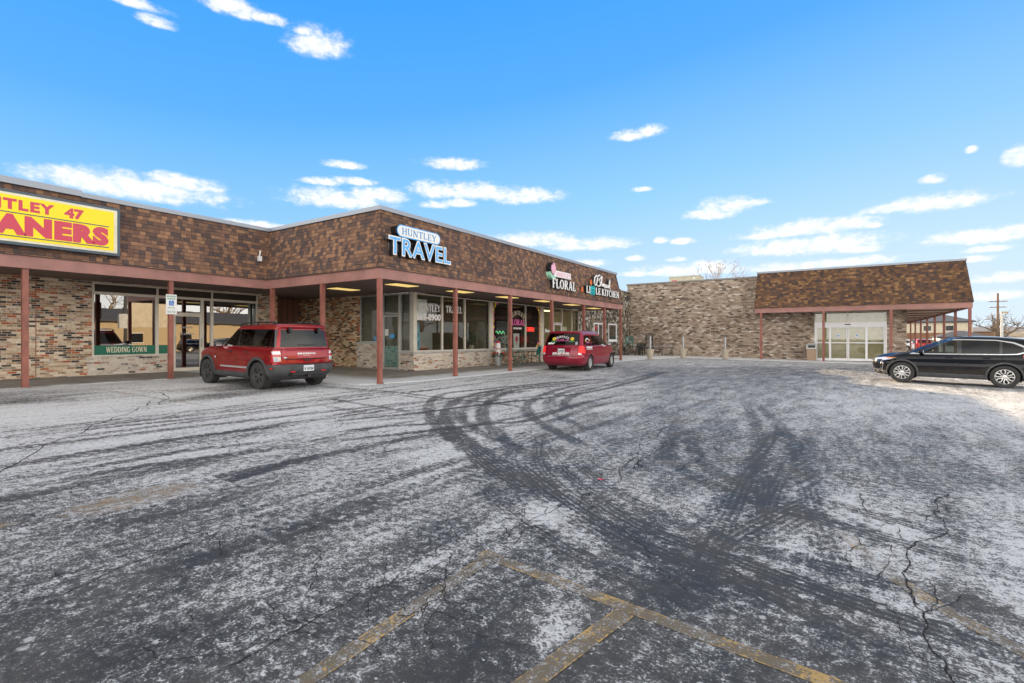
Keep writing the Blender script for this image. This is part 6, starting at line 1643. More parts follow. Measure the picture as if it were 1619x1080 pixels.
        mb = MB(); mb.ball(sfm((uu, 1.30, 0)), (.04, .008, .05), 8, 5); mb.ball(sfm((uu + .50, 1.32, 0)), (.04, .008, .05), 8, 5); mesh_obj('flower_decal', mb, M['yellow_flower'], o, uv=False)
    mb = MB(); mb.tube([(.26, 0, 1.13), (.20, -.2, 1.16)], .008, 6); mb.box(.135, .16, -.35, .2, 1.125, 1.14); mesh_obj('rear_wiper', mb, M['black'], o, uv=False)
    return o
vn = van()
vn.location = (-10.25, 19.30, gz(-10.3)); vn.rotation_euler = (0, 0, R(95))

# ---- black crossover, side on
def black_suv(paintm, name, label, loc, rotz, group=None, detail=2):
    LP = [
        dict(xr=.30, xf=4.30, hw=.80, z=.25, Rr=.2, sub=2, Bf=.3, Rf=.3),
        dict(xr=.08, xf=4.50, hw=.88, z=[(0, .40), (.5, .36), (1, .27), (3.4, .27), (4.0, .27), (4.6, .27)], Rr=.25, Bf=.28, Rf=.35),
        dict(xr=.0, xf=4.60, hw=.915, z=[(0, .52), (1, .44), (3.4, .42), (4.6, .44)], Rr=.28, Bf=.28, Rf=.38),
        dict(xr=.0, xf=4.62, hw=.925, z=[(0, .66), (4.6, .60)], Rr=.28, Bf=.28, Rf=.38),
        dict(xr=.05, xf=4.60, hw=.920, z=[(0, .80), (4.6, .74)], Rr=.25, Bf=.30, Rf=.40),
        dict(xr=.07, xf=4.55, hw=.925, z=[(0, .96), (3.6, .90), (4.5, .84)], Rr=.22, Bf=.32, Rf=.42),
        dict(xr=.12, xf=4.42, hw=.900, z=[(0, 1.10), (1.0, 1.06), (3.4, 1.01), (4.4, .93)], Rr=.2, Bf=.34, Rf=.42, kink=True, lin=True, hood=.10, sub=5),
        dict(xr=.16, xf=3.62, hw=.865, z=[(0, 1.13), (1.0, 1.09), (3.6, 1.04)], Rr=.18, Bf=.35, Rf=.25, tf=.93, kink=True),
        dict(xr=.27, xf=3.18, hw=.815, z=[(.2, 1.34), (3.2, 1.30)], Rr=.16, Bf=.32, Rf=.25, tf=.94),
        dict(xr=.42, xf=2.62, hw=.735, z=[(.4, 1.53), (1.2, 1.575), (2.0, 1.59), (2.7, 1.545)], Rr=.14, Bf=.28, Rf=.25, tf=.95, kink=True, sub=2),
        dict(xr=.36, xf=2.50, hw=.70, z=[(.4, 1.56), (1.2, 1.615), (2.0, 1.63), (2.7, 1.58)], Rr=.14, Bf=.25, Rf=.25, tf=.95),
        dict(xr=.42, xf=2.35, hw=.62, z=[(.4, 1.59), (1.2, 1.655), (2.0, 1.67), (2.7, 1.62)], Rr=.14, Bf=.2, Rf=.25),
        dict(xr=.8, xf=2.1, hw=.34, z=[(.4, 1.61), (1.2, 1.68), (2.0, 1.69)], Rr=.14, Bf=.15, Rf=.2, sub=2),
        dict(xr=1.2, xf=1.8, hw=.02, z=1.69, Rr=.01, Bf=0, Rf=.01)]
    ax = (.985, 3.645); G = M['car_glass']
    hl = lambda f: f.calc_center_median().x > 3.75 and f.normal.z < .95
    dlo = [(.50, 1.20), (.72, 1.125), (1.0, 1.105), (2.0, 1.085), (3.30, 1.065), (3.05, 1.22), (2.62, 1.48), (2.45, 1.535), (2.0, 1.555), (1.2, 1.545), (.80, 1.46), (.55, 1.33)]
    dlo_o = [(.40, 1.20), (.70, 1.095), (1.0, 1.075), (2.0, 1.055), (3.45, 1.035), (3.10, 1.25), (2.65, 1.515), (2.45, 1.565), (2.0, 1.582), (1.2, 1.57), (.78, 1.50), (.46, 1.35)]
    reg = [
        ('cladding_sill', M['clad'], [(-.2, .2), (4.45, .2), (4.45, .40), (-.2, .40)], 'y', lambda f: abs(f.normal.y) > .3),
        ('window_trim', M['chrome'], dlo_o, 'y', side_f),
        ('pillar_trim', M['gloss_black'], dlo, 'y', side_f),
        ('side_window', G, [(.56, 1.205), (.74, 1.14), (1.05, 1.12), (1.05, 1.52), (.82, 1.445), (.59, 1.33)], 'y', side_f),
        ('side_window', G, [(1.12, 1.115), (2.05, 1.10), (2.05, 1.54), (1.25, 1.53), (1.12, 1.525)], 'y', side_f),
        ('side_window', M['car_glass_clear'], [(2.16, 1.10), (3.20, 1.08), (3.02, 1.21), (2.60, 1.465), (2.43, 1.52), (2.16, 1.54)], 'y', side_f),
        ('windscreen', M['car_glass_clear'], [(-.74, 1.08), (.74, 1.08), (.62, 1.54), (-.62, 1.54)], 'x', lambda f: f.normal.x > .2 and f.calc_center_median().z > 1.05 and f.calc_center_median().x < 3.65),
        ('rear_window', G, [(-.70, 1.16), (.70, 1.16), (.60, 1.50), (-.60, 1.50)], 'x', rear_f),
        ('headlight', M['lens_clear'], [(3.98, .83), (4.42, .745), (4.62, .73), (4.60, .80), (4.45, .86), (4.2, .895), (3.86, .90)], 'y', hl),
        ('indicator_lens', M['lens_amber'], [(3.80, .905), (4.14, .895), (4.10, .865), (3.98, .855)], 'y', hl),
        ('grille', M['gloss_black'], [(-.56, .55), (.56, .55), (.62, .80), (-.62, .80)], 'x', front_f),
        ('fog_light_bezel', M['gloss_black'], [(4.22, .46), (4.62, .44), (4.62, .65), (4.24, .66)], 'y', lambda f: f.calc_center_median().x > 4.0),
        ('tail_light', M['lens_red'], [(0, 1.0), (.55, .98), (.60, 1.08), (.30, 1.13), (.15, 1.4), (0, 1.4)], 'y', lambda f: f.calc_center_median().x < .6 and abs(f.calc_center_median().y) > .62),
        ('door', paintm, [(1.32, .41), (2.11, .41), (2.11, 1.05), (1.06, 1.07), (1.08, .9), (1.28, .75)], 'y', side_f),
        ('door', paintm, [(2.12, .41), (3.16, .41), (3.20, .8), (3.18, 1.035), (2.12, 1.05)], 'y', side_f)]
    for pl in ([(2.115, .38), (2.115, 1.06)], [(1.30, .40), (1.28, .74), (1.06, .90), (1.03, 1.08)], [(3.17, .38), (3.21, .8), (3.19, 1.04)]):
        for s_ in strips(pl, .012): reg.append(('seam', M['seam'], s_, 'y', side_f))
    for s_ in strips([(4.22, .665), (4.24, .44), (4.60, .415)], .03): reg.append(('fog_light_trim', M['chrome'], s_, 'y', lambda f: f.calc_center_median().x > 4.0))
    for a in ax:
        poly = circle(a, .368, .475, 18, -8, 188) + circle(a, .368, .39, 18, 188, -8)
        reg.append(('fender_flare', M['clad'], poly, 'y', side_f))
    S = dict(loops=LP, L=4.62, axles=ax, r=.368, rr=.245, tw=.235, arch=.415, rim='two', floor=.24, belt=1.06, cowl=3.55, seats=(1.45, 2.35),
             mirror=(3.12, .86, 1.08), mirror_mat=paintm, handles=[(1.42, .955, .925), (2.36, .945, .925)], handle_mat=paintm, regions=reg, paint=paintm, cat='car',
             proud={'fender_flare': .010, 'cladding_sill': .008, 'window_trim': .004})
    o = build_car(S, name, label, loc, rotz, group, detail)
    mb = MB()
    for q in range(4): mb.box(4.585 - q * .008, 4.615 - q * .008, -.52, .52, .60 + q * .055, .612 + q * .055)
    mesh_obj('grille_bar', mb, M['chrome'], o, uv=False)
    return o
bk = black_suv(M['black_car'], 'parked_crossover', 'black crossover with salt stained doors parked side on before the sliding doors', (0, 0, 0), 0)
bk.location = (5.38, 23.30, gz(5.47)); bk.rotation_euler = (0, R(-.85), R(171))
# ------------------------------------------------------------------ signs
FP = frame_map((XC, 0, 0), (0, 1, 0), (1, 0, 0))
sg = thing('shop_sign', 'large yellow box sign with red lettering on the mansard above the cleaners', 'sign', (XC + .1, 3.6, 3.8))
mb = MB(); fbox(mb, FP, 1.6, 5.97, 3.70, 5.06, -.25, .22); mesh_obj('sign_box', mb, M['slate'], sg, world=True)
mb = MB(); fbox(mb, FP, 1.67, 5.90, 3.77, 4.99, .22, .226); mesh_obj('sign_border', mb, M['cream'], sg, world=True)
mb = MB(); fbox(mb, FP, 1.74, 5.82, 3.83, 4.93, .226, .232); mesh_obj('sign_face', mb, M['yellow'], sg, world=True)
mb = MB(); text_on(mb, 'HUNTLEY', FP, 2.62, 4.59, .24, .232, .236, fit=1.90, offset=.018, space=1.2); mesh_obj('sign_lettering', mb, M['red_letter'], sg, world=True); mb = MB(); text_on(mb, '47', FP, 4.72, 4.59, .24, .232, .236, fit=.42, offset=.018)
mesh_obj('sign_lettering', mb, M['red_letter'], sg, world=True)
mb = MB(); text_on(mb, 'CLEANERS', FP, 2.12, 3.99, .43, .232, .236, fit=3.58, offset=.045, space=1.12); mesh_obj('sign_lettering', mb, M['red_letter'], sg, world=True)
mb = MB(); fbox(mb, FP, 2.05, 5.70, 4.485, 4.51, .232, .237); fbox(mb, FP, 2.05, 5.70, 3.895, 3.92, .232, .237); mesh_obj('sign_rule', mb, M['slate'], sg, world=True)

FQ = frame_map((XT - .05, 0, 0), (0, 1, 0), (1, 0, 0))
def stadium(mb, fm, u0, u1, z0, z1, w0, w1):
    r_ = (z1 - z0) / 2; cz = (z0 + z1) / 2
    P = [(u1 - r_ + r_ * math.cos(R(a)), cz + r_ * math.sin(R(a))) for a in range(-90, 91, 15)] + [(u0 + r_ + r_ * math.cos(R(a)), cz + r_ * math.sin(R(a))) for a in range(90, 271, 15)]
    mb.hexa([fm((a, b_, w0)) for a, b_ in P], [fm((a, b_, w1)) for a, b_ in P]); mb.recalc = True
sg = thing('shop_sign', 'light blue TRAVEL channel letters under a white HUNTLEY oval on the corner mansard', 'sign', (XT, 12.7, 4))
mb = MB(); stadium(mb, FQ, 11.13, 13.12, 4.51, 4.89, -.2, .15); mesh_obj('sign_cabinet', mb, M['sign_dark'], sg, world=True)
mb = MB(); stadium(mb, FQ, 11.128, 13.122, 4.508, 4.892, .15, .16); mesh_obj('sign_rim', mb, M['sky_blue'], sg, world=True)
mb = MB(); stadium(mb, FQ, 11.16, 13.09, 4.538, 4.862, .16, .165); mesh_obj('sign_face', mb, M['white'], sg, world=True)
mb = MB(); serif_text(mb, 'HUNTLEY', FQ, 11.33, 4.595, .21, 1, .165, .169, fit=1.58, bold=.85); mesh_obj('sign_lettering', mb, M['mid_blue'], sg, world=True)
tz, th = 3.93, .53
mb = MB(); fbox(mb, FQ, 10.95, 13.3, 4.06, 4.28, -.2, .03); mesh_obj('raceway', mb, M['cap'], sg, world=True)
mb = MB(); text_on(mb, 'TRAVEL', FQ, 10.74, tz, th, .03, .20, fit=2.88, offset=.030, space=1.08); mesh_obj('letter_returns', mb, M['sign_dark'], sg, world=True)
mb = MB(); text_on(mb, 'TRAVEL', FQ, 10.74, tz, th, .20, .215, fit=2.88, offset=.032, space=1.08); mesh_obj('letter_edge', mb, M['white'], sg, world=True)
mb = MB(); text_on(mb, 'TRAVEL', FQ, 10.775, tz + .01, th - .02, .215, .220, fit=2.81, offset=.004, space=1.08); mesh_obj('sign_lettering', mb, M['sky_blue'], sg, world=True)

sg = thing('shop_sign', 'white FLORAL letters under a pale pink panel with a pink tulip, on the mansard', 'sign', (XT, 23, 4))
mb = MB(); serif_text(mb, 'FLORAL', FQ, 21.03, 3.75, .45, 1, -.15, .16, fit=2.44); mesh_obj('letter_returns', mb, M['sign_dark'], sg, world=True)
mb = MB(); serif_text(mb, 'FLORAL', FQ, 21.03, 3.75, .45, 1, .165, .18, fit=2.44, bold=1.15); mesh_obj('sign_lettering', mb, M['white'], sg, world=True)
mb = MB(); fbox(mb, FQ, 21.2, 22.97, 4.30, 4.60, -.15, .15); mesh_obj('sign_panel', mb, M['white'], sg, world=True)
mb = MB(); serif_text(mb, 'HUNTLEY', FQ, 21.48, 4.35, .19, 1, .15, .155, fit=1.42, bold=1.2); mesh_obj('sign_lettering', mb, M['pale_pink'], sg, world=True)
def blob(fm, pts, w0, w1):
    mb = MB(); mb.hexa([fm((a, b_, w0)) for a, b_ in pts], [fm((a, b_, w1)) for a, b_ in pts]); mb.recalc = True; return mb
sh_ = lambda P: [(a - .98, b_ - .13) for a, b_ in P]
tul = [(22.02, 4.55), (22.22, 4.52), (22.34, 4.70), (22.36, 4.88), (22.28, 4.95), (22.24, 5.04), (22.12, 5.06), (22.06, 4.96), (21.95, 4.93), (21.92, 4.76)]
tul = sh_(tul)
mb = blob(FQ, [((a - 21.16) * 1.15 + 21.16, (b_ - 4.67) * 1.12 + 4.67) for a, b_ in tul], -.15, .14); mesh_obj('tulip_return', mb, M['sign_dark'], sg, world=True)
mb = blob(FQ, tul, .14, .17); mesh_obj('tulip', mb, M['pale_pink'], sg, world=True)
mb = blob(FQ, sh_([(21.82, 4.62), (21.90, 4.52), (22.05, 4.46), (22.30, 4.42), (22.30, 4.32), (22.05, 4.26), (21.90, 4.34), (21.82, 4.45)]), -.12, .18); mesh_obj('tulip_leaf', mb, M['mint'], sg, world=True)

sg = thing('shop_sign', 'white LITTLE KITCHEN letters below white script at the far end of the mansard', 'sign', (XT, 28, 4))
md = MB()
for txt, u, wd in (('LI', 24.76, .50), ('LE', 25.96, .66), ('KITCHEN', 26.80, 2.56)):
    mb = MB(); mc = MB()
    serif_text(mc, txt, FQ, u, 3.79, .38, 1, -.12, .16, fit=wd, bold=1.0); serif_text(mb, txt, FQ, u, 3.79, .38, 1, .165, .18, fit=wd, bold=1.15)
    mesh_obj('letter_returns', mc, M['sign_dark'], sg, world=True); mesh_obj('sign_lettering', mb, M['white'], sg, world=True)

for uu in (25.44, 25.76):
    fbox(md, FQ, uu - .045, uu + .045, 3.74, 4.22, -.1, .18); fbox(md, FQ, uu - .13, uu + .13, 4.05, 4.12, -.1, .183)
mesh_obj('cross_letters', md, M['teal'], sg, world=True)
scr = [[(27.50, 4.75), (27.30, 4.95), (27.05, 4.80), (26.98, 4.50), (27.12, 4.36), (27.30, 4.50), (27.48, 4.92), (27.72, 5.0), (27.86, 4.86), (27.62, 4.70), (27.86, 4.58), (27.80, 4.40), (27.52, 4.35), (27.30, 4.42)],
       [(27.86, 4.46), (28.02, 4.72), (28.08, 4.96), (28.0, 4.98), (27.98, 4.60), (28.04, 4.42), (28.14, 4.40), (28.24, 4.55), (28.30, 4.58), (28.24, 4.42), (28.34, 4.38), (28.44, 4.54), (28.50, 4.42), (28.44, 4.36), (28.56, 4.40), (28.66, 4.54), (28.72, 4.42), (28.64, 4.36), (28.78, 4.40), (28.88, 4.52), (28.92, 4.42), (28.86, 4.36), (29.04, 4.42), (29.18, 4.50), (29.12, 4.36), (29.0, 4.42), (29.14, 4.54), (29.26, 4.90), (29.24, 4.44), (29.36, 4.32)]]
scr = [[(25.85 + (a - 26.98) * .95, b_ - .07) for a, b_ in pl] for pl in scr]
m1 = MB(); m2 = MB()
for pl in scr:
    m1.tube([FQ((a, b_ - .02, .0)) for a, b_ in pl], .065, 6); m2.tube([FQ((a, b_ - .02, .13)) for a, b_ in pl], .045, 6)
mesh_obj('letter_returns', m1, M['sign_dark'], sg, world=True); mesh_obj('script_lettering', m2, M['white'], sg, world=True, smooth=60)
for uu, zz in ((24.42, 3.90), (25.53, 4.36)):
    mb = MB(); mb.ball(FQ((uu, zz, .08)), (.06, .10, .11), 8, 6); mb.box(XT, XT + .06, uu - .04, uu + .04, zz + .08, zz + .2); mesh_obj('jar_lamp', mb, M['orange'], sg, world=True)

# accessible parking plate on a post
sg = thing('parking_sign', 'white and green reserved parking plate with blue wheelchair symbol on a canopy post', 'sign', (-17.74, 7.42, 2.05))
FG = frame_map((-17.752, 0, 0), (0, 1, 0), (1, 0, 0))
mb = MB(); fbox(mb, FG, 7.26, 7.565, 2.10, 2.72, .0, .006); mesh_obj('sign_plate', mb, M['white'], sg, world=True)
mb = MB(); text_on(mb, 'RESERVED', FG, 7.28, 2.635, .05, .006, .008, fit=.265, offset=.002); text_on(mb, 'PARKING', FG, 7.30, 2.56, .05, .006, .008, fit=.225, offset=.002)
fbox(mb, FG, 7.34, 7.49, 2.295, 2.31, .006, .008)
mb.quad(FG((7.35, 2.33, .0075)), FG((7.32, 2.3025, .0075)), FG((7.35, 2.275, .0075))); mb.quad(FG((7.48, 2.275, .0075)), FG((7.51, 2.3025, .0075)), FG((7.48, 2.33, .0075)))
text_on(mb, '$250 FINE', FG, 7.30, 2.15, .045, .006, .008, fit=.225, offset=.001); fbox(mb, FG, 7.265, 7.56, 2.238, 2.243, .006, .0075)
mesh_obj('sign_lettering', mb, M['sign_green'], sg, world=True)
mb = MB(); fbox(mb, FG, 7.345, 7.485, 2.37, 2.525, .006, .008); mesh_obj('symbol_field', mb, M['blue_sign'], sg, world=True)
mb = MB(); mb.tube([FG((7.405, 2.495, .009)), FG((7.41, 2.45, .009)), FG((7.44, 2.45, .009)), FG((7.455, 2.41, .009)), FG((7.47, 2.405, .009))], .006, 5)
mb.tube([FG((7.41 + .032 * math.cos(R(a)), 2.425 + .032 * math.sin(R(a)), .009)) for a in range(110, 340, 20)], .005, 5); mb.ball(FG((7.405, 2.508, .009)), .009, 6, 4)
mesh_obj('wheelchair_symbol', mb, M['white'], sg, world=True)

# ------------------------------------------------------------------ lettering and decorations on the glass
def decal(name, label, cat, fn, mt, group=None):
    mb = MB(); fn(mb); mb.recalc = getattr(mb, 'recalc', False)
    o = mesh_obj(name, mb, mt, None, uv=False); WM[o.name] = Matrix.Identity(4)
    return tag(o, label, cat, group)
FC = frame_map((-20.8, 0, 0), (0, 1, 0), (1, 0, 0))
wb = thing('window_banner', 'green WEDDING GOWN band along the bottom of the cleaners window', 'banner', (-20.8, 7.3, .8))
mb = MB(); fbox(mb, FC, 6.39, 8.17, .79, 1.10, -.02, -.010); mesh_obj('band', mb, M['green_band'], wb, world=True)
for txt, u, wd in (('WEDDING', 6.72, .68), ('GOWN', 7.46, .44)):
    mb = MB(); serif_text(mb, txt, FC, u, .86, .19, 1, -.010, -.006, fit=wd, bold=1.1); mesh_obj('band_lettering', mb, M['cream'], wb, world=True)
wb = thing('window_banner', 'narrow end of the green band behind the canopy post with the parking sign', 'banner', (-20.8, 8.4, .8))
mb = MB(); fbox(mb, FC, 8.27, 8.69, .79, 1.10, -.02, -.010); mesh_obj('band', mb, M['green_band'], wb, world=True)
decal('door_lettering', 'pale lettering HUNTLEY 47 CLEANERS on the glass of the cleaners door', 'lettering', lambda mb: (text_on(mb, 'HUNTLEY', FC, 9.03, 1.72, .07, .004, .006, fit=.40), text_on(mb, '47', FC, 9.17, 1.60, .07, .004, .006, fit=.12), text_on(mb, 'CLEANERS', FC, 9.0, 1.48, .07, .004, .006, fit=.46)), M['alu_grey'])
FTW = frame_map((-14.71, 0, 0), (0, 1, 0), (1, 0, 0))
decal('window_lettering', 'white block HUNTLEY lettering in the first travel shop window', 'lettering', lambda mb: serif_text(mb, 'HUNTLEY', FTW, 15.28, 2.48, .30, 1, .0, .004, fit=1.34, bold=1.25), M['white_vinyl'])
decal('window_lettering', 'white block TRAVEL lettering in the second travel shop window', 'lettering', lambda mb: serif_text(mb, 'TRAVEL', FTW, 17.0, 2.48, .30, 1, .0, .004, fit=1.12, bold=1.25), M['white_vinyl'])
decal('window_lettering', 'white phone number 669-8900 across the first travel shop window', 'lettering', lambda mb: text_on(mb, '669-8900', FTW, 15.16, 2.12, .25, .0, .004, fit=1.50, offset=.018), M['white_vinyl'])
decal('window_lettering', 'arched cream HUNTLEY above the pink name on the florist window', 'lettering', lambda mb: serif_text(mb, 'HUNTLEY', FTW, 22.15, 2.60, .24, 1, .0, .004, arc=.9, fit=1.35, bold=1.2), M['cream'])
decal('window_lettering', 'pink FLORAL lettering on the florist window', 'lettering', lambda mb: serif_text(mb, 'FLORAL', FTW, 22.05, 2.05, .32, 1, .0, .004, fit=1.48, bold=1.4), M['pink'])
decal('window_lettering', 'small white phone number below the pink lettering on the florist window', 'lettering', lambda mb: text_on(mb, '847-669-8900', FTW, 22.40, 1.84, .10, .0, .004, fit=.82, offset=.006), M['white_vinyl'])
decal('open_sign', 'red neon OPEN sign glowing in the florist window', 'neon sign', lambda mb: text_on(mb, 'OPEN', FTW, 23.85, 1.74, .24, -.10, -.06, fit=.78, offset=.004), M['neon'])
decal('neon_sign', 'small green neon squiggle in the left florist window', 'neon sign', lambda mb: mb.tube([FTW((21.0 + q * .06, 1.66 + .07 * math.sin(q * 1.3), -.15)) for q in range(14)], .022, 6), M['neon_green'])
def garland(label, u, z0, z1, sgn):
    g = thing('flower_garland', label, 'garland', (-14.69, u, z0), 0, 'flower garlands painted down the florist window')
    pm, ym, lm = MB(), MB(), MB(); n = 16; rr = random.Random(int(u * 10))
    for q in range(n):
        z = z0 + (z1 - z0) * q / (n - 1); du = sgn * (.05 + (.16 if q in (0, n - 1) else .03 * math.sin(q * 2.1)))
        tgt = ym if q % 2 else pm
        for p_ in range(5): tgt.ball(FTW((u + du + .045 * math.cos(p_ * 1.257), z + .045 * math.sin(p_ * 1.257), .004)), (.006, .036, .036), 7, 4)
        if q in (0, 1, n - 1, n - 2):
            for p_ in range(5): (pm if q % 2 else ym).ball(FTW((u + du + sgn * .17 + .045 * math.cos(p_ * 1.257), z + .03 + .045 * math.sin(p_ * 1.257), .004)), (.006, .036, .036), 7, 4)
        lm.ball(FTW((u + du - sgn * .03, z + .07, .003)), (.004, .026, .05), 7, 4)
    mesh_obj('pink_flowers', pm, M['pink'], g, world=True, uv=False); mesh_obj('yellow_flowers', ym, M['yellow_flower'], g, world=True, uv=False); mesh_obj('leaves', lm, M['leaf'], g, world=True, uv=False)
garland('flower garland down the left edge of the florist glass', 20.53, .9, 3.08, 1)
garland('flower garland down the right edge of the florist glass by the OPEN sign', 25.2, .9, 3.08, -1)
decal('window_notice', 'white sheet of paper in the glass of the travel shop door', 'notice', lambda mb: fbox(mb, FB, -16.40, -16.18, 1.46, 1.74, -.022, -.018), M['white'])
decal('open_card', 'small tilted blue and white card on the travel shop door', 'notice', lambda mb: fbox(mb, FB, -16.10, -15.82, 1.36, 1.52, -.022, -.018), M['sky_blue'])
def sea(mb):
    fbox(mb, FB, -16.42, -15.60, .16, 1.02, -.060, -.055)
decal('door_film', 'pale turquoise underwater film across the lower glass of the travel shop door', 'window film', sea, M['mint'] if False else plain('pale_turquoise_film', (0.36, 0.52, 0.50), .5, var=.15, scale=4))
def fishes(mb):
    rr = random.Random(5)
    for q in range(22): mb.ball(FB((rr.uniform(-16.36, -15.66), rr.uniform(.22, .98), -.05)), (rr.uniform(.02, .045), .004, rr.uniform(.015, .03)), 7, 4)
decal('fish_stickers', 'teal and brown sea creature stickers on the travel shop door film', 'stickers', fishes, M['green_metal'])
# things seen through the travel and florist windows
decal('poster', 'white poster standing in the first travel shop window', 'poster', lambda mb: fbox(mb, FTW, 15.16, 15.92, 2.10, 2.98, -.14, -.12), M['white'])
decal('poster', 'tall blue ocean travel poster at the corner of the travel shop window', 'poster', lambda mb: fbox(mb, FTW, 15.18, 15.48, .84, 2.0, -.14, -.12), M['poster_blue'])
cu = thing('office_partition', 'pale grey office partition with two dark pictures inside the travel shop', 'partition', (-16.6, 16.6, 0))
mb = MB(); mb.box(-16.7, -16.6, 15.9, 18.2, .05, 1.62); mesh_obj('panel', mb, M['alu_grey'], cu, world=True)
mb = MB(); mb.box(-16.6, -16.58, 16.4, 16.62, 1.1, 1.45); mb.box(-16.6, -16.58, 16.75, 17.1, 1.15, 1.45); mesh_obj('picture', mb, M['in_dark'], cu, world=True)
dk = thing('desk', 'brown wooden desk behind the travel shop window', 'desk', (-15.9, 16.3, 0))
mb = MB(); mb.box(-16.3, -15.7, 15.6, 17.0, .86, .92); mb.box(-16.25, -15.75, 15.65, 15.72, .05, .86); mb.box(-16.25, -15.75, 16.88, 16.95, .05, .86); mesh_obj('desk_top', mb, M['kraft'], dk, world=True)
mb = MB(); mb.box(-16.2, -16.16, 15.72, 16.88, .3, .85); mesh_obj('modesty_panel', mb, M['kraft'], dk, world=True)
def leafy(name, label, cat, loc, r_, n, mt, potm=None, rs_=1, zr=1.0, leaf=.08):
    rr = random.Random(rs_); g = thing(name, label, cat, loc)
    mb = MB()
    for q in range(n):
        v = Vector((rr.gauss(0, 1), rr.gauss(0, 1), rr.gauss(0, 1))).normalized() * r_ * rr.uniform(.3, 1); v.z *= zr
        c = v + Vector((0, 0, r_ * zr + .28)); a = Vector((rr.gauss(0, 1), rr.gauss(0, 1), rr.gauss(0, 1))).normalized() * leaf; b_ = Vector((rr.gauss(0, 1), rr.gauss(0, 1), rr.gauss(0, 1))).normalized() * leaf * .45
        mb.quad(c - a, c + b_, c + a, c - b_)
    mesh_obj('foliage', mb, mt, g, uv=False)
    pm = MB(); pm.lathe([(.001, 0), (.11, 0), (.15, .28), (.13, .28), (.10, .1), (.001, .1)], seg=16); mesh_obj('pot', pm, potm or M['clay'], g, uv=False, smooth=40)
    return g
leafy('potted_plant', 'dark leafy plant inside the third travel shop window', 'plant', (-15.1, 19.3, .75), .34, 260, M['dark_leaf'], rs_=2)
leafy('potted_plant', 'white leafy display plant inside the second florist window', 'plant', (-15.2, 22.2, .75), .30, 120, M['white'], rs_=3)
leafy('potted_plant', 'red and green bouquet inside the florist window below the OPEN sign', 'plant', (-15.2, 24.2, .65), .32, 160, M['red'], rs_=4)
leafy('potted_plant', 'small dark plant in a blue pot on the ledge of the travel shop side window', 'plant', (-17.1, 15.2, 1.15), .16, 60, M['bark'], M['sky_blue'], rs_=6, leaf=.05)
ps = thing('poster_board', 'white easel poster with a red flower picture in the florist window', 'poster', (-15.0, 23.1, .8))
mb = MB(); mb.box(-15.02, -14.98, 22.85, 23.4, .85, 1.62); mesh_obj('board', mb, M['white'], ps, world=True)
mb = MB(); mb.ball((-14.97, 23.12, 1.32), (.01, .14, .16), 10, 6); mb.box(-14.975, -14.965, 23.1, 23.14, 1.0, 1.2); mesh_obj('flower_print', mb, M['red_letter'], ps, world=True)
sh = thing('display_shelf', 'white display shelf with ornaments in the left florist window', 'shelf', (-15.6, 21.2, 0))
mb = MB()
for z in (.9, 1.3): mb.box(-15.9, -15.3, 20.7, 21.8, z, z + .03)
for y in (20.7, 21.77): mb.box(-15.9, -15.3, y, y + .03, 0, 1.33)
mesh_obj('shelf_frame', mb, M['white'], sh, world=True)
mb = MB()
for q in range(8): mb.ball((-15.4, 20.85 + q * .12, 1.40 if q % 2 else 1.0), (.04, .04, .08), 8, 6)
mesh_obj('ornaments', mb, M['pale_pink'], sh, world=True, smooth=60)
decal('sun_poster', 'pale yellow poster with a round sunflower in the last shop window', 'poster', lambda mb: fbox(mb, FTW, 28.05, 28.60, 1.55, 2.1, -.06, -.05), M['cream'])
decal('shop_lettering', 'white lettering on the first kitchen shop window behind the van', 'lettering', lambda mb: (serif_text(mb, 'HOURS', FTW, 25.75, 1.95, .12, 1, 0, .004, fit=.5) if False else text_on(mb, 'Blessed', FTW, 25.75, 1.72, .2, 0, .004, fit=.8, offset=.01)), M['white_vinyl'])
decal('pink_cross', 'small pink cross hanging on the stone wall under the canopy end', 'ornament', lambda mb: (mb.box(-15.29, -15.25, 35.75, 35.85, 2.85, 3.3), mb.box(-15.288, -15.252, 35.6, 36.0, 3.08, 3.18)), M['pale_pink'])
decal('red_stocking', 'small red ornament in the first stone framed window', 'ornament', lambda mb: mb.ball((-15.26, 34.2, 2.12), (.03, .12, .16), 8, 6), M['red'])

# ------------------------------------------------------------------ pavement furniture
def patio_chair(label, loc, rz, mt='green_metal', tr=.016):
    g = thing('patio_chair', label, 'chair', loc, R(rz), 'green metal patio chairs by the florist')
    m_ = M[mt]
    mb = MB(); mb.box(-.24, .24, -.23, .23, .42, .445); mesh_obj('seat', mb, m_, g)
    mb = MB()
    for q in range(9): mb.hexa([(-.22 + q * .052, -.235, .47), (-.20 + q * .052, -.235, .47), (-.20 + q * .052, -.22, .47), (-.22 + q * .052, -.22, .47)], [(-.22 + q * .052, -.335, .90), (-.20 + q * .052, -.335, .90), (-.20 + q * .052, -.32, .90), (-.22 + q * .052, -.32, .90)])
    mb.tube([(-.25, -.22, .42), (-.25, -.34, .90), (-.15, -.35, .95), (.15, -.35, .95), (.25, -.34, .90), (.25, -.22, .42)], tr, 6); mesh_obj('backrest', mb, m_, g)
    for s_ in (-1, 1):
        mb = MB(); mb.tube([(s_ * .25, -.28, .66), (s_ * .27, .2, .66), (s_ * .26, .23, .44)], tr, 6); mesh_obj('armrest', mb, m_, g)
        for yy in (-.21, .22):
            mb = MB(); mb.tube([(s_ * .24, yy, .43), (s_ * .26, yy * 1.15, .0)], tr, 6); mesh_obj('leg', mb, m_, g)
    return g
z = gz(-13.9) + .024
patio_chair('green metal patio chair left of the small round table', (-13.8, 21.15, z), -90)
patio_chair('green metal patio chair right of the small round table', (-13.9, 23.15, z), 100)
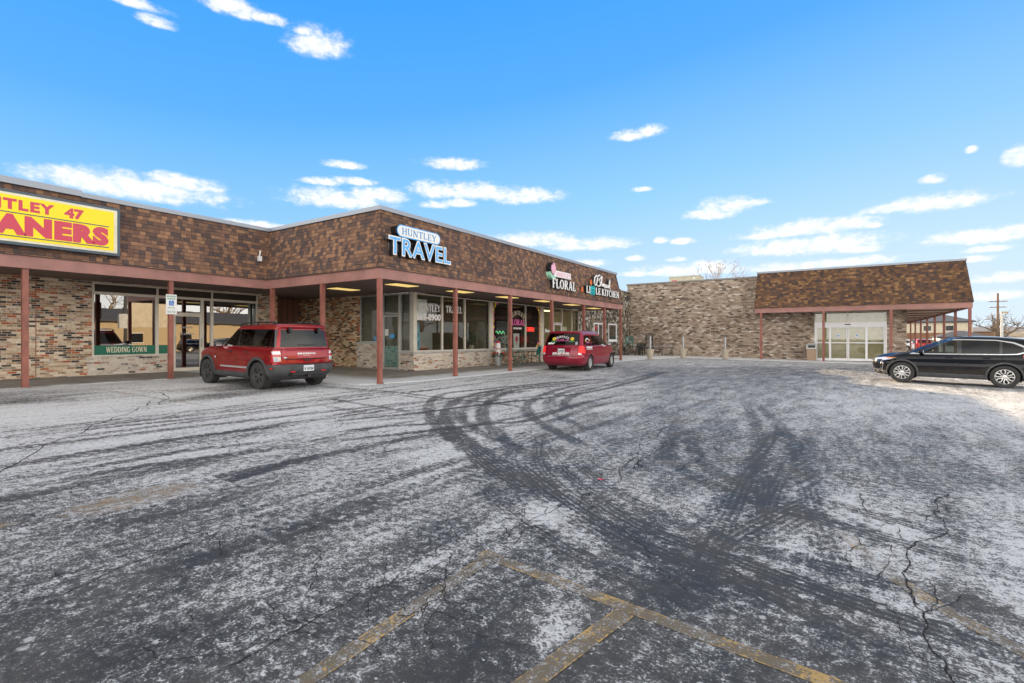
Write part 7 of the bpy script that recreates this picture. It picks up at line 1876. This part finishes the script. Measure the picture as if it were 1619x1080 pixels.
patio_chair('green metal patio chair hidden behind the rear corner of the minivan', (-13.8, 24.25, z), 90)
def patio_table(label, loc, r_, h, mt):
    g = thing('patio_table', label, 'table', loc)
    mb = MB(); mb.lathe([(.001, h - .02), (r_ - .01, h - .02), (r_, h - .01), (r_ - .005, h), (.001, h)], seg=28); mesh_obj('table_top', mb, M[mt], g, smooth=40)
    for q in range(4):
        a = R(45 + 90 * q); mb = MB(); mb.tube([(.12 * math.cos(a), .12 * math.sin(a), h - .02), (.06 * math.cos(a), .06 * math.sin(a), h * .5), (r_ * .85 * math.cos(a), r_ * .85 * math.sin(a), .0)], .014, 6); mesh_obj('leg', mb, M[mt], g)
    return g
patio_table('small green round metal table between the patio chairs', (-13.85, 22.1, z), .42, .70, 'green_metal')
# galvanised bucket with white snowman ornament
bk2 = thing('bucket_planter', 'galvanised bucket planter with red flowers and a white snowman post', 'planter', (-14.15, 20.2, gz(-14.15) + .024))
mb = MB(); mb.lathe([(.001, 0), (.15, 0), (.205, .50), (.215, .505), (.205, .51), (.19, .50), (.001, .46)], seg=22); mesh_obj('bucket', mb, M['bin_metal'], bk2, smooth=40)
mb = MB(); mb.lathe([(.001, .46), (.115, .46), (.125, .9), (.11, 1.06), (.085, 1.12), (.001, 1.13)], seg=18); mesh_obj('snowman', mb, M['white'], bk2, smooth=50)
mb = MB(); mb.lathe([(.121, .80), (.135, .82), (.121, .85)], seg=18); mb.lathe([(.09, 1.10), (.10, 1.12), (.07, 1.19), (.001, 1.23)], seg=16); mesh_obj('red_scarf_and_hat', mb, M['red'], bk2, smooth=50)
rr = random.Random(9); mb = MB(); mr = MB()
for q in range(150):
    a = rr.uniform(0, 6.28); d_ = rr.uniform(.05, .34); c = Vector((d_ * math.cos(a), d_ * math.sin(a), .52 + rr.uniform(-.06, .14) - d_ * .15))
    p = Vector((rr.gauss(0, 1), rr.gauss(0, 1), rr.gauss(0, 1))).normalized() * .06; q_ = Vector((rr.gauss(0, 1), rr.gauss(0, 1), rr.gauss(0, 1))).normalized() * .03
    mb.quad(c - p, c + q_, c + p, c - q_)
for a in (.3, 1.9, 2.8, 4.1, 5.2): mr.ball((.24 * math.cos(a), .24 * math.sin(a), .62), .055, 8, 6)
mesh_obj('foliage', mb, M['dark_leaf'], bk2, uv=False); mesh_obj('flowers', mr, M['red'], bk2, uv=False, smooth=60)

# beige planters with bollards standing in them
def planter(label, x, y):
    g = thing('bollard_planter', label, 'planter', (x, y, gz(x) + .032), 0, 'beige planters round the steel bollards')
    mb = MB(); mb.lathe([(.001, 0), (.17, 0), (.245, .57), (.275, .58), (.275, .65), (.245, .655), (.23, .60), (.001, .58)], seg=28); mesh_obj('pot', mb, M['clay'], g, smooth=40)
    mb = MB(); mb.lathe([(.065, .55), (.065, 1.50), (.045, 1.53), (.001, 1.535)], seg=16); mesh_obj('bollard', mb, M['steel'], g, smooth=40)
planter('beige planter round a steel bollard, nearest to the stacked patio furniture', -11.05, 33.6)
planter('beige planter round a steel bollard, the middle one of the three', -9.75, 36.9)
planter('beige planter round a steel bollard, nearest to the brown canopy', -7.15, 38.0)

# stored patio furniture beside the stone wall
tb = thing('folding_table', 'long dark folding table against the tall brick wall', 'table', (-13.0, 39.9, gz(-13) + .03))
mb = MB(); mb.box(-1.6, 1.7, -.38, .38, .71, .75); mesh_obj('table_top', mb, M['cap'], tb)
for x_ in (-1.3, -.1, .6, 1.4):
    mb = MB(); mb.tube([(x_, -.3, 0), (x_ + .3, 0, .71)], .02, 6); mb.tube([(x_ + .3, -.3, 0), (x_, 0, .71)], .02, 6); mb.tube([(x_ + .15, .3, 0), (x_ + .15, .2, .71)], .02, 6); mesh_obj('leg', mb, M['black'], tb)
patio_table('black iron patio table beside the stone wall', (-14.3, 38.4, gz(-14.3) + .03), .55, .74, 'black')
def stacked(label, loc, rz, mt):
    g = patio_chair(label, loc, rz, mt, .032); g['group'] = 'patio chairs stored by the stone wall'
    return g
stacked('green patio chair tipped against the black table by the stone wall', (-14.5, 38.9, gz(-14) + .55), 200, 'green_metal')
stacked('black patio chair standing between the stored tables', (-13.7, 39.2, gz(-14) + .03), 160, 'black')
stacked('black patio chair turned upside down on the stored furniture', (-13.2, 39.9, gz(-14) + .80), 20, 'black')
stacked('black patio chair in front of the stored table by the stone wall', (-13.3, 38.6, gz(-14) + .03), 250, 'black')

# litter bin
lb = thing('litter_bin', 'square pebble faced litter bin with black hooded lid beside the sliding doors', 'litter bin', (-2.05, 40.75, gz(-2) + .032))
mb = MB(); mb.hexa([(-.26, -.26, 0), (.26, -.26, 0), (.26, .26, 0), (-.26, .26, 0)], [(-.28, -.28, .80), (.28, -.28, .80), (.28, .28, .80), (-.28, .28, .80)]); mesh_obj('bin_body', mb, M['pebble'], lb)
mb = MB(); mb.box(-.31, .31, -.31, .31, .80, .87); mb.hexa([(-.29, -.29, 1.08), (.29, -.29, 1.08), (.29, .29, 1.08), (-.29, .29, 1.08)], [(-.22, -.22, 1.17), (.22, -.22, 1.17), (.22, .22, 1.17), (-.22, .22, 1.17)])
for sx, sy in ((-.27, -.27), (.27, -.27), (.27, .27), (-.27, .27)): mb.box(sx - .03, sx + .03, sy - .03, sy + .03, .87, 1.08)
mb.box(-.24, .24, .1, .24, .87, 1.08); mesh_obj('hooded_lid', mb, M['alu_grey'], lb)
mb = MB(); mb.box(-.2, .2, -.15, .09, .871, 1.0); mesh_obj('liner', mb, M['black'], lb)

# ------------------------------------------------------------------ bare trees
def bare_tree(label, loc, h, spread, seed, mt, trunk=.12, depth=5, group=None, leaves=0):
    g = thing('bare_tree', label, 'tree', loc, 0, group); rr = random.Random(seed)
    tm, cm, lm = MB(), MB(), MB()
    def grow(p, d_, L, r_, lev):
        q = p + d_ * L; mid = p + d_ * L * .5 + Vector((rr.uniform(-1, 1), rr.uniform(-1, 1), 0)) * L * .06
        (tm if lev == 0 else cm).tube([p, mid, q], [r_, r_ * .85, r_ * .68], 6 if lev < 2 else 4, caps=False)
        if lev >= depth:
            if leaves:
                for _ in range(leaves):
                    c = q + Vector((rr.gauss(0, 1), rr.gauss(0, 1), rr.gauss(0, 1))) * .12; a = Vector((rr.gauss(0, 1), rr.gauss(0, 1), rr.gauss(0, 1))).normalized() * .09
                    lm.quad(c - a, c + Vector((0, 0, .05)), c + a, c - Vector((0, 0, .05)))
            return
        for _ in range(rr.choice((2, 3)) if lev else 5):
            nd = (d_ + Vector((rr.gauss(0, 1), rr.gauss(0, 1), rr.gauss(0, .7))) * (spread if lev else spread * 1.3) + Vector((0, 0, .12))).normalized()
            grow(q if rr.random() < .7 else mid, nd, L * rr.uniform(.62, .88), r_ * .62, lev + 1)
    grow(Vector((0, 0, 0)), Vector((0, 0, 1)), h * .28, trunk, 0)
    mesh_obj('trunk', tm, mt, g, uv=False, smooth=60); mesh_obj('branches', cm, mt, g, uv=False, smooth=60)
    if lm.v: mesh_obj('leaves', lm, M['bark_tan'], g, uv=False)
    return g
bare_tree('spreading bare tree with a few tan leaves beside the far utility pole', (18.35, 100, gz(9)), 7.6, .75, 4, M['bark'], .25, 5, leaves=1)
for i, (x, y, hh, lab) in enumerate(((-14.6, 70, 11.6, 'tallest bare twiggy tree top showing above the brick wall'), (-12.6, 72, 10.6, 'bare twiggy tree top above the brick wall, middle of three'), (-11.0, 71, 10.2, 'bare twiggy tree top above the brick wall nearest the brown mansard'))):
    bare_tree(lab, (x, y, 0), hh, .34, 20 + i, M['bark_tan'], .12, 5, 'bare trees behind the tall brick wall', leaves=2)
# trees across the road, which the shop windows mirror
t0 = bare_tree('bare winter tree across the road behind the camera', (50, 30, 0), 12, .5, 31, M['bark_tan'], .3, 5, 'winter trees across the road')
for i, (x, y, s_) in enumerate(((52, 12, .9), (49, 47, 1.1), (54, 62, 1.0), (50, -5, 1.0), (47, 80, .9))):
    c = copy_tree(t0); c.location = (x, y, -.3); c.scale = (s_, s_, s_); c.rotation_euler = (0, 0, i * 1.3)
    c['label'] = ['bare winter tree behind the tan warehouse, southern end', 'bare winter tree behind the middle of the tan warehouse', 'bare winter tree at the northern end of the tan warehouse', 'bare winter tree standing alone south of the warehouse', 'farthest bare winter tree across the road'][i]

# ------------------------------------------------------------------ what lies beyond
def gable_building(name, label, loc, lx, ly, h, hr, wallm, roofm, wins=(), over=.4, hip=0, base=None):
    g = thing(name, label, 'building', loc)
    mb = MB(); mb.box(0, lx, 0, ly, -1.5, h); mesh_obj('wall', mb, wallm, g)
    if base:
        mb = MB(); mb.box(-.02, lx + .02, -.03, ly + .02, -1.5, base[0]); mesh_obj('lower_wall', mb, base[1], g)
    mb = MB(); o = over; i = hip
    A, B, C_, D = (-o, -o, h), (lx + o, -o, h), (lx + o, ly + o, h), (-o, ly + o, h); E_, F_ = (i - (o if not i else 0), ly / 2, hr), (lx - i + (o if not i else 0), ly / 2, hr)
    mb.quad(A, B, F_, E_); mb.quad(C_, D, E_, F_); mb.quad(B, C_, F_); mb.quad(D, A, E_); mb.quad(D, C_, B, A)
    mb.box(-o, lx + o, -o, -o + .05, h - .22, h - .001); mesh_obj('roof', mb, roofm, g)
    for (u0, u1, z0, z1) in wins:
        mb = MB(); mb.box(u0, u1, -.05, .0, z0, z1); w_ = mesh_obj('window', mb, M['window_dark'], g)
        mb = MB(); mb.box(u0 - .06, u1 + .06, -.06, -.04, z1, z1 + .08); mb.box(u0 - .06, u1 + .06, -.07, -.04, z0 - .08, z0); mesh_obj('window_frame', mb, M['white'], w_)
    return g
zb = gz(9)
g1 = gable_building('shop_building', 'long cream building with dark roof and brown brick base seen through the canopy posts', (2.5, 115, zb), 15.3, 14, 4.75, 6.1, M['cream_wall'], M['dark_roof'], [(2.0, 3.0, 3.1, 4.0), (5.4, 6.4, 3.1, 4.0), (8.8, 9.8, 3.1, 4.0), (11.8, 12.8, 3.1, 4.0)], hip=2.6, base=(2.75, M['brown_brick']))
gable_building('small_shop_building', 'small low building with grey hip roof in front of the cream one', (9.9, 84, zb), 4.6, 7, 1.95, 2.75, M['white'], M['dark_roof'], [(.6, 1.6, .8, 1.7), (2.6, 3.8, .8, 1.7)], hip=1.8, over=.35)
gable_building('strip_mall_building', 'long low brown brick strip with pale grey roof on the horizon', (22, 165, zb), 60, 16, 3.6, 4.7, M['brown_brick'], M['cap_dark'], [(x, x + 3.2, .8, 2.4) for x in (3, 8.5, 14, 19.5)], hip=3, over=.6)
gable_building('kiosk_building', 'small white building with tan eave at the right edge of the view', (22.0, 112, zb), 7.5, 8, 2.3, 2.9, M['white'], M['tan_wall'], [(1.8, 3.2, .9, 2.0)], hip=1.2)
w_ = gable_building('warehouse_building', 'long tan warehouse with low dark roof across the road behind the camera', (36, 62, gz(9)), 58, 14, 4.1, 5.9, M['tan_wall'], M['dark_roof'], [(x, x + 1.4, 1.2, 2.4) for x in (6, 12, 19, 27, 33, 41, 49)] , over=.5)
w_.rotation_euler = (0, 0, R(-90))
# warehouse faces the shops along its local south side
py = thing('pylon_sign', 'two post roadside pylon sign with cream panel, mirrored in the cleaners window', 'sign', (20, 21.5, gz(9)))
mb = MB(); mb.box(-.12, .12, -.12, .12, 0, 7); mb.box(-.12, .12, 4.4, 4.64, 0, 7); mesh_obj('pole', mb, M['black'], py)
mb = MB(); mb.box(-.2, .2, -.55, .55, 2.75, 4.2); mesh_obj('small_panel', mb, M['steel'], py)
mb = MB(); mb.box(-.22, .22, .3, 4.5, 2.9, 6.4); mesh_obj('large_panel', mb, M['cream_wall'], py)

up = thing('utility_pole', 'tall brown wooden utility pole with cross arms beyond the lot', 'pole', (27.3, 150, zb))
mb = MB(); mb.lathe([(.28, 0), (.17, 11.6), (.001, 11.65)], seg=10); mesh_obj('pole', mb, M['pole'], up, smooth=50)
mb = MB(); mb.box(-1.5, 1.5, -.08, .08, 9.75, 9.92); mb.box(-1.4, 1.4, -.08, .08, 8.5, 8.67); mesh_obj('cross_arm', mb, M['pole'], up)
mb = MB()
for x in (-1.3, -.6, .6, 1.3, ): mb.ball((x, 0, 10.0), .1, 6, 4); mb.ball((x, 0, 8.75), .1, 6, 4)
mesh_obj('insulator', mb, M['white'], up)
lp = thing('street_lamp', 'short grey lamp post with a box head in front of the bare tree', 'street lamp', (17.7, 95, zb))
mb = MB(); mb.lathe([(.16, 0), (.13, 5.35), (.001, 5.36)], seg=10); mesh_obj('pole', mb, M['alu_grey'], lp, smooth=50)
mb = MB(); mb.box(-.1, .55, -.15, .15, 5.2, 5.42); mesh_obj('lamp_head', mb, M['tan_wall'], lp)

# cars parked in the sun beyond the brick store and across the road
base = black_suv(M['white_car'], 'parked_car', 'white car parked in the sun behind the farthest canopy post', (0, 0, 0), 0, 'cars parked in the sun beyond the brick store', 1)
base.location = (6.8, 80, gz(6.8)); base.rotation_euler = (0, 0, R(195))
def recolour(src, mt, label, loc, rz, group=None):
    c = copy_tree(src); c.location = loc; c.rotation_euler = (0, 0, R(rz)); c['label'] = label
    if group: c['group'] = group
    for ch in [x for x in C.objects if x.parent == c or (x.parent and x.parent.parent == c)]:
        if ch.data and any(m_ == M['white_car'] for m_ in ch.data.materials):
            ch.data = ch.data.copy()
            for q, m_ in enumerate(ch.data.materials):
                if m_ == M['white_car']: ch.data.materials[q] = mt
    return c
recolour(base, M['red_car'], 'bright red car beyond the canopy posts, beside the white one', (8.6, 86, gz(9)), 100)
recolour(base, M['silver_car'], 'silver car farthest right beyond the canopy posts', (12.2, 88, gz(9)), 185)
recolour(base, M['white_car'], 'second white car, behind the silver one beyond the posts', (12.0, 94, gz(9)), 180)
recolour(base, M['black_car'], 'dark car parked across the lot, seen only mirrored in the cleaners door', (26, 29, gz(9)), 92, 'cars parked across the lot')
recolour(base, M['silver_car'], 'silver car parked across the lot near the warehouse', (27, 44, gz(9)), 88, 'cars parked across the lot')
recolour(base, M['black_car'], 'dark car parked farthest along the warehouse', (27, 55, gz(9)), 88, 'cars parked across the lot')
fl = thing('flood_light', 'small white fixture on the shingles in the inside corner of the two mansards', 'fixture', (XC - .05, YJ - .25, 4.35))
mb = MB(); mb.box(-.02, .10, -.05, .05, -.22, -.04); mb.tube([(0, 0, -.04), (.06, 0, .04), (.06, 0, .16)], .028, 8); mesh_obj('housing', mb, M['white'], fl)
mb = MB(); mb.box(-.12, -.02, -.03, .03, -.16, -.08); mesh_obj('bracket', mb, M['steel'], fl)
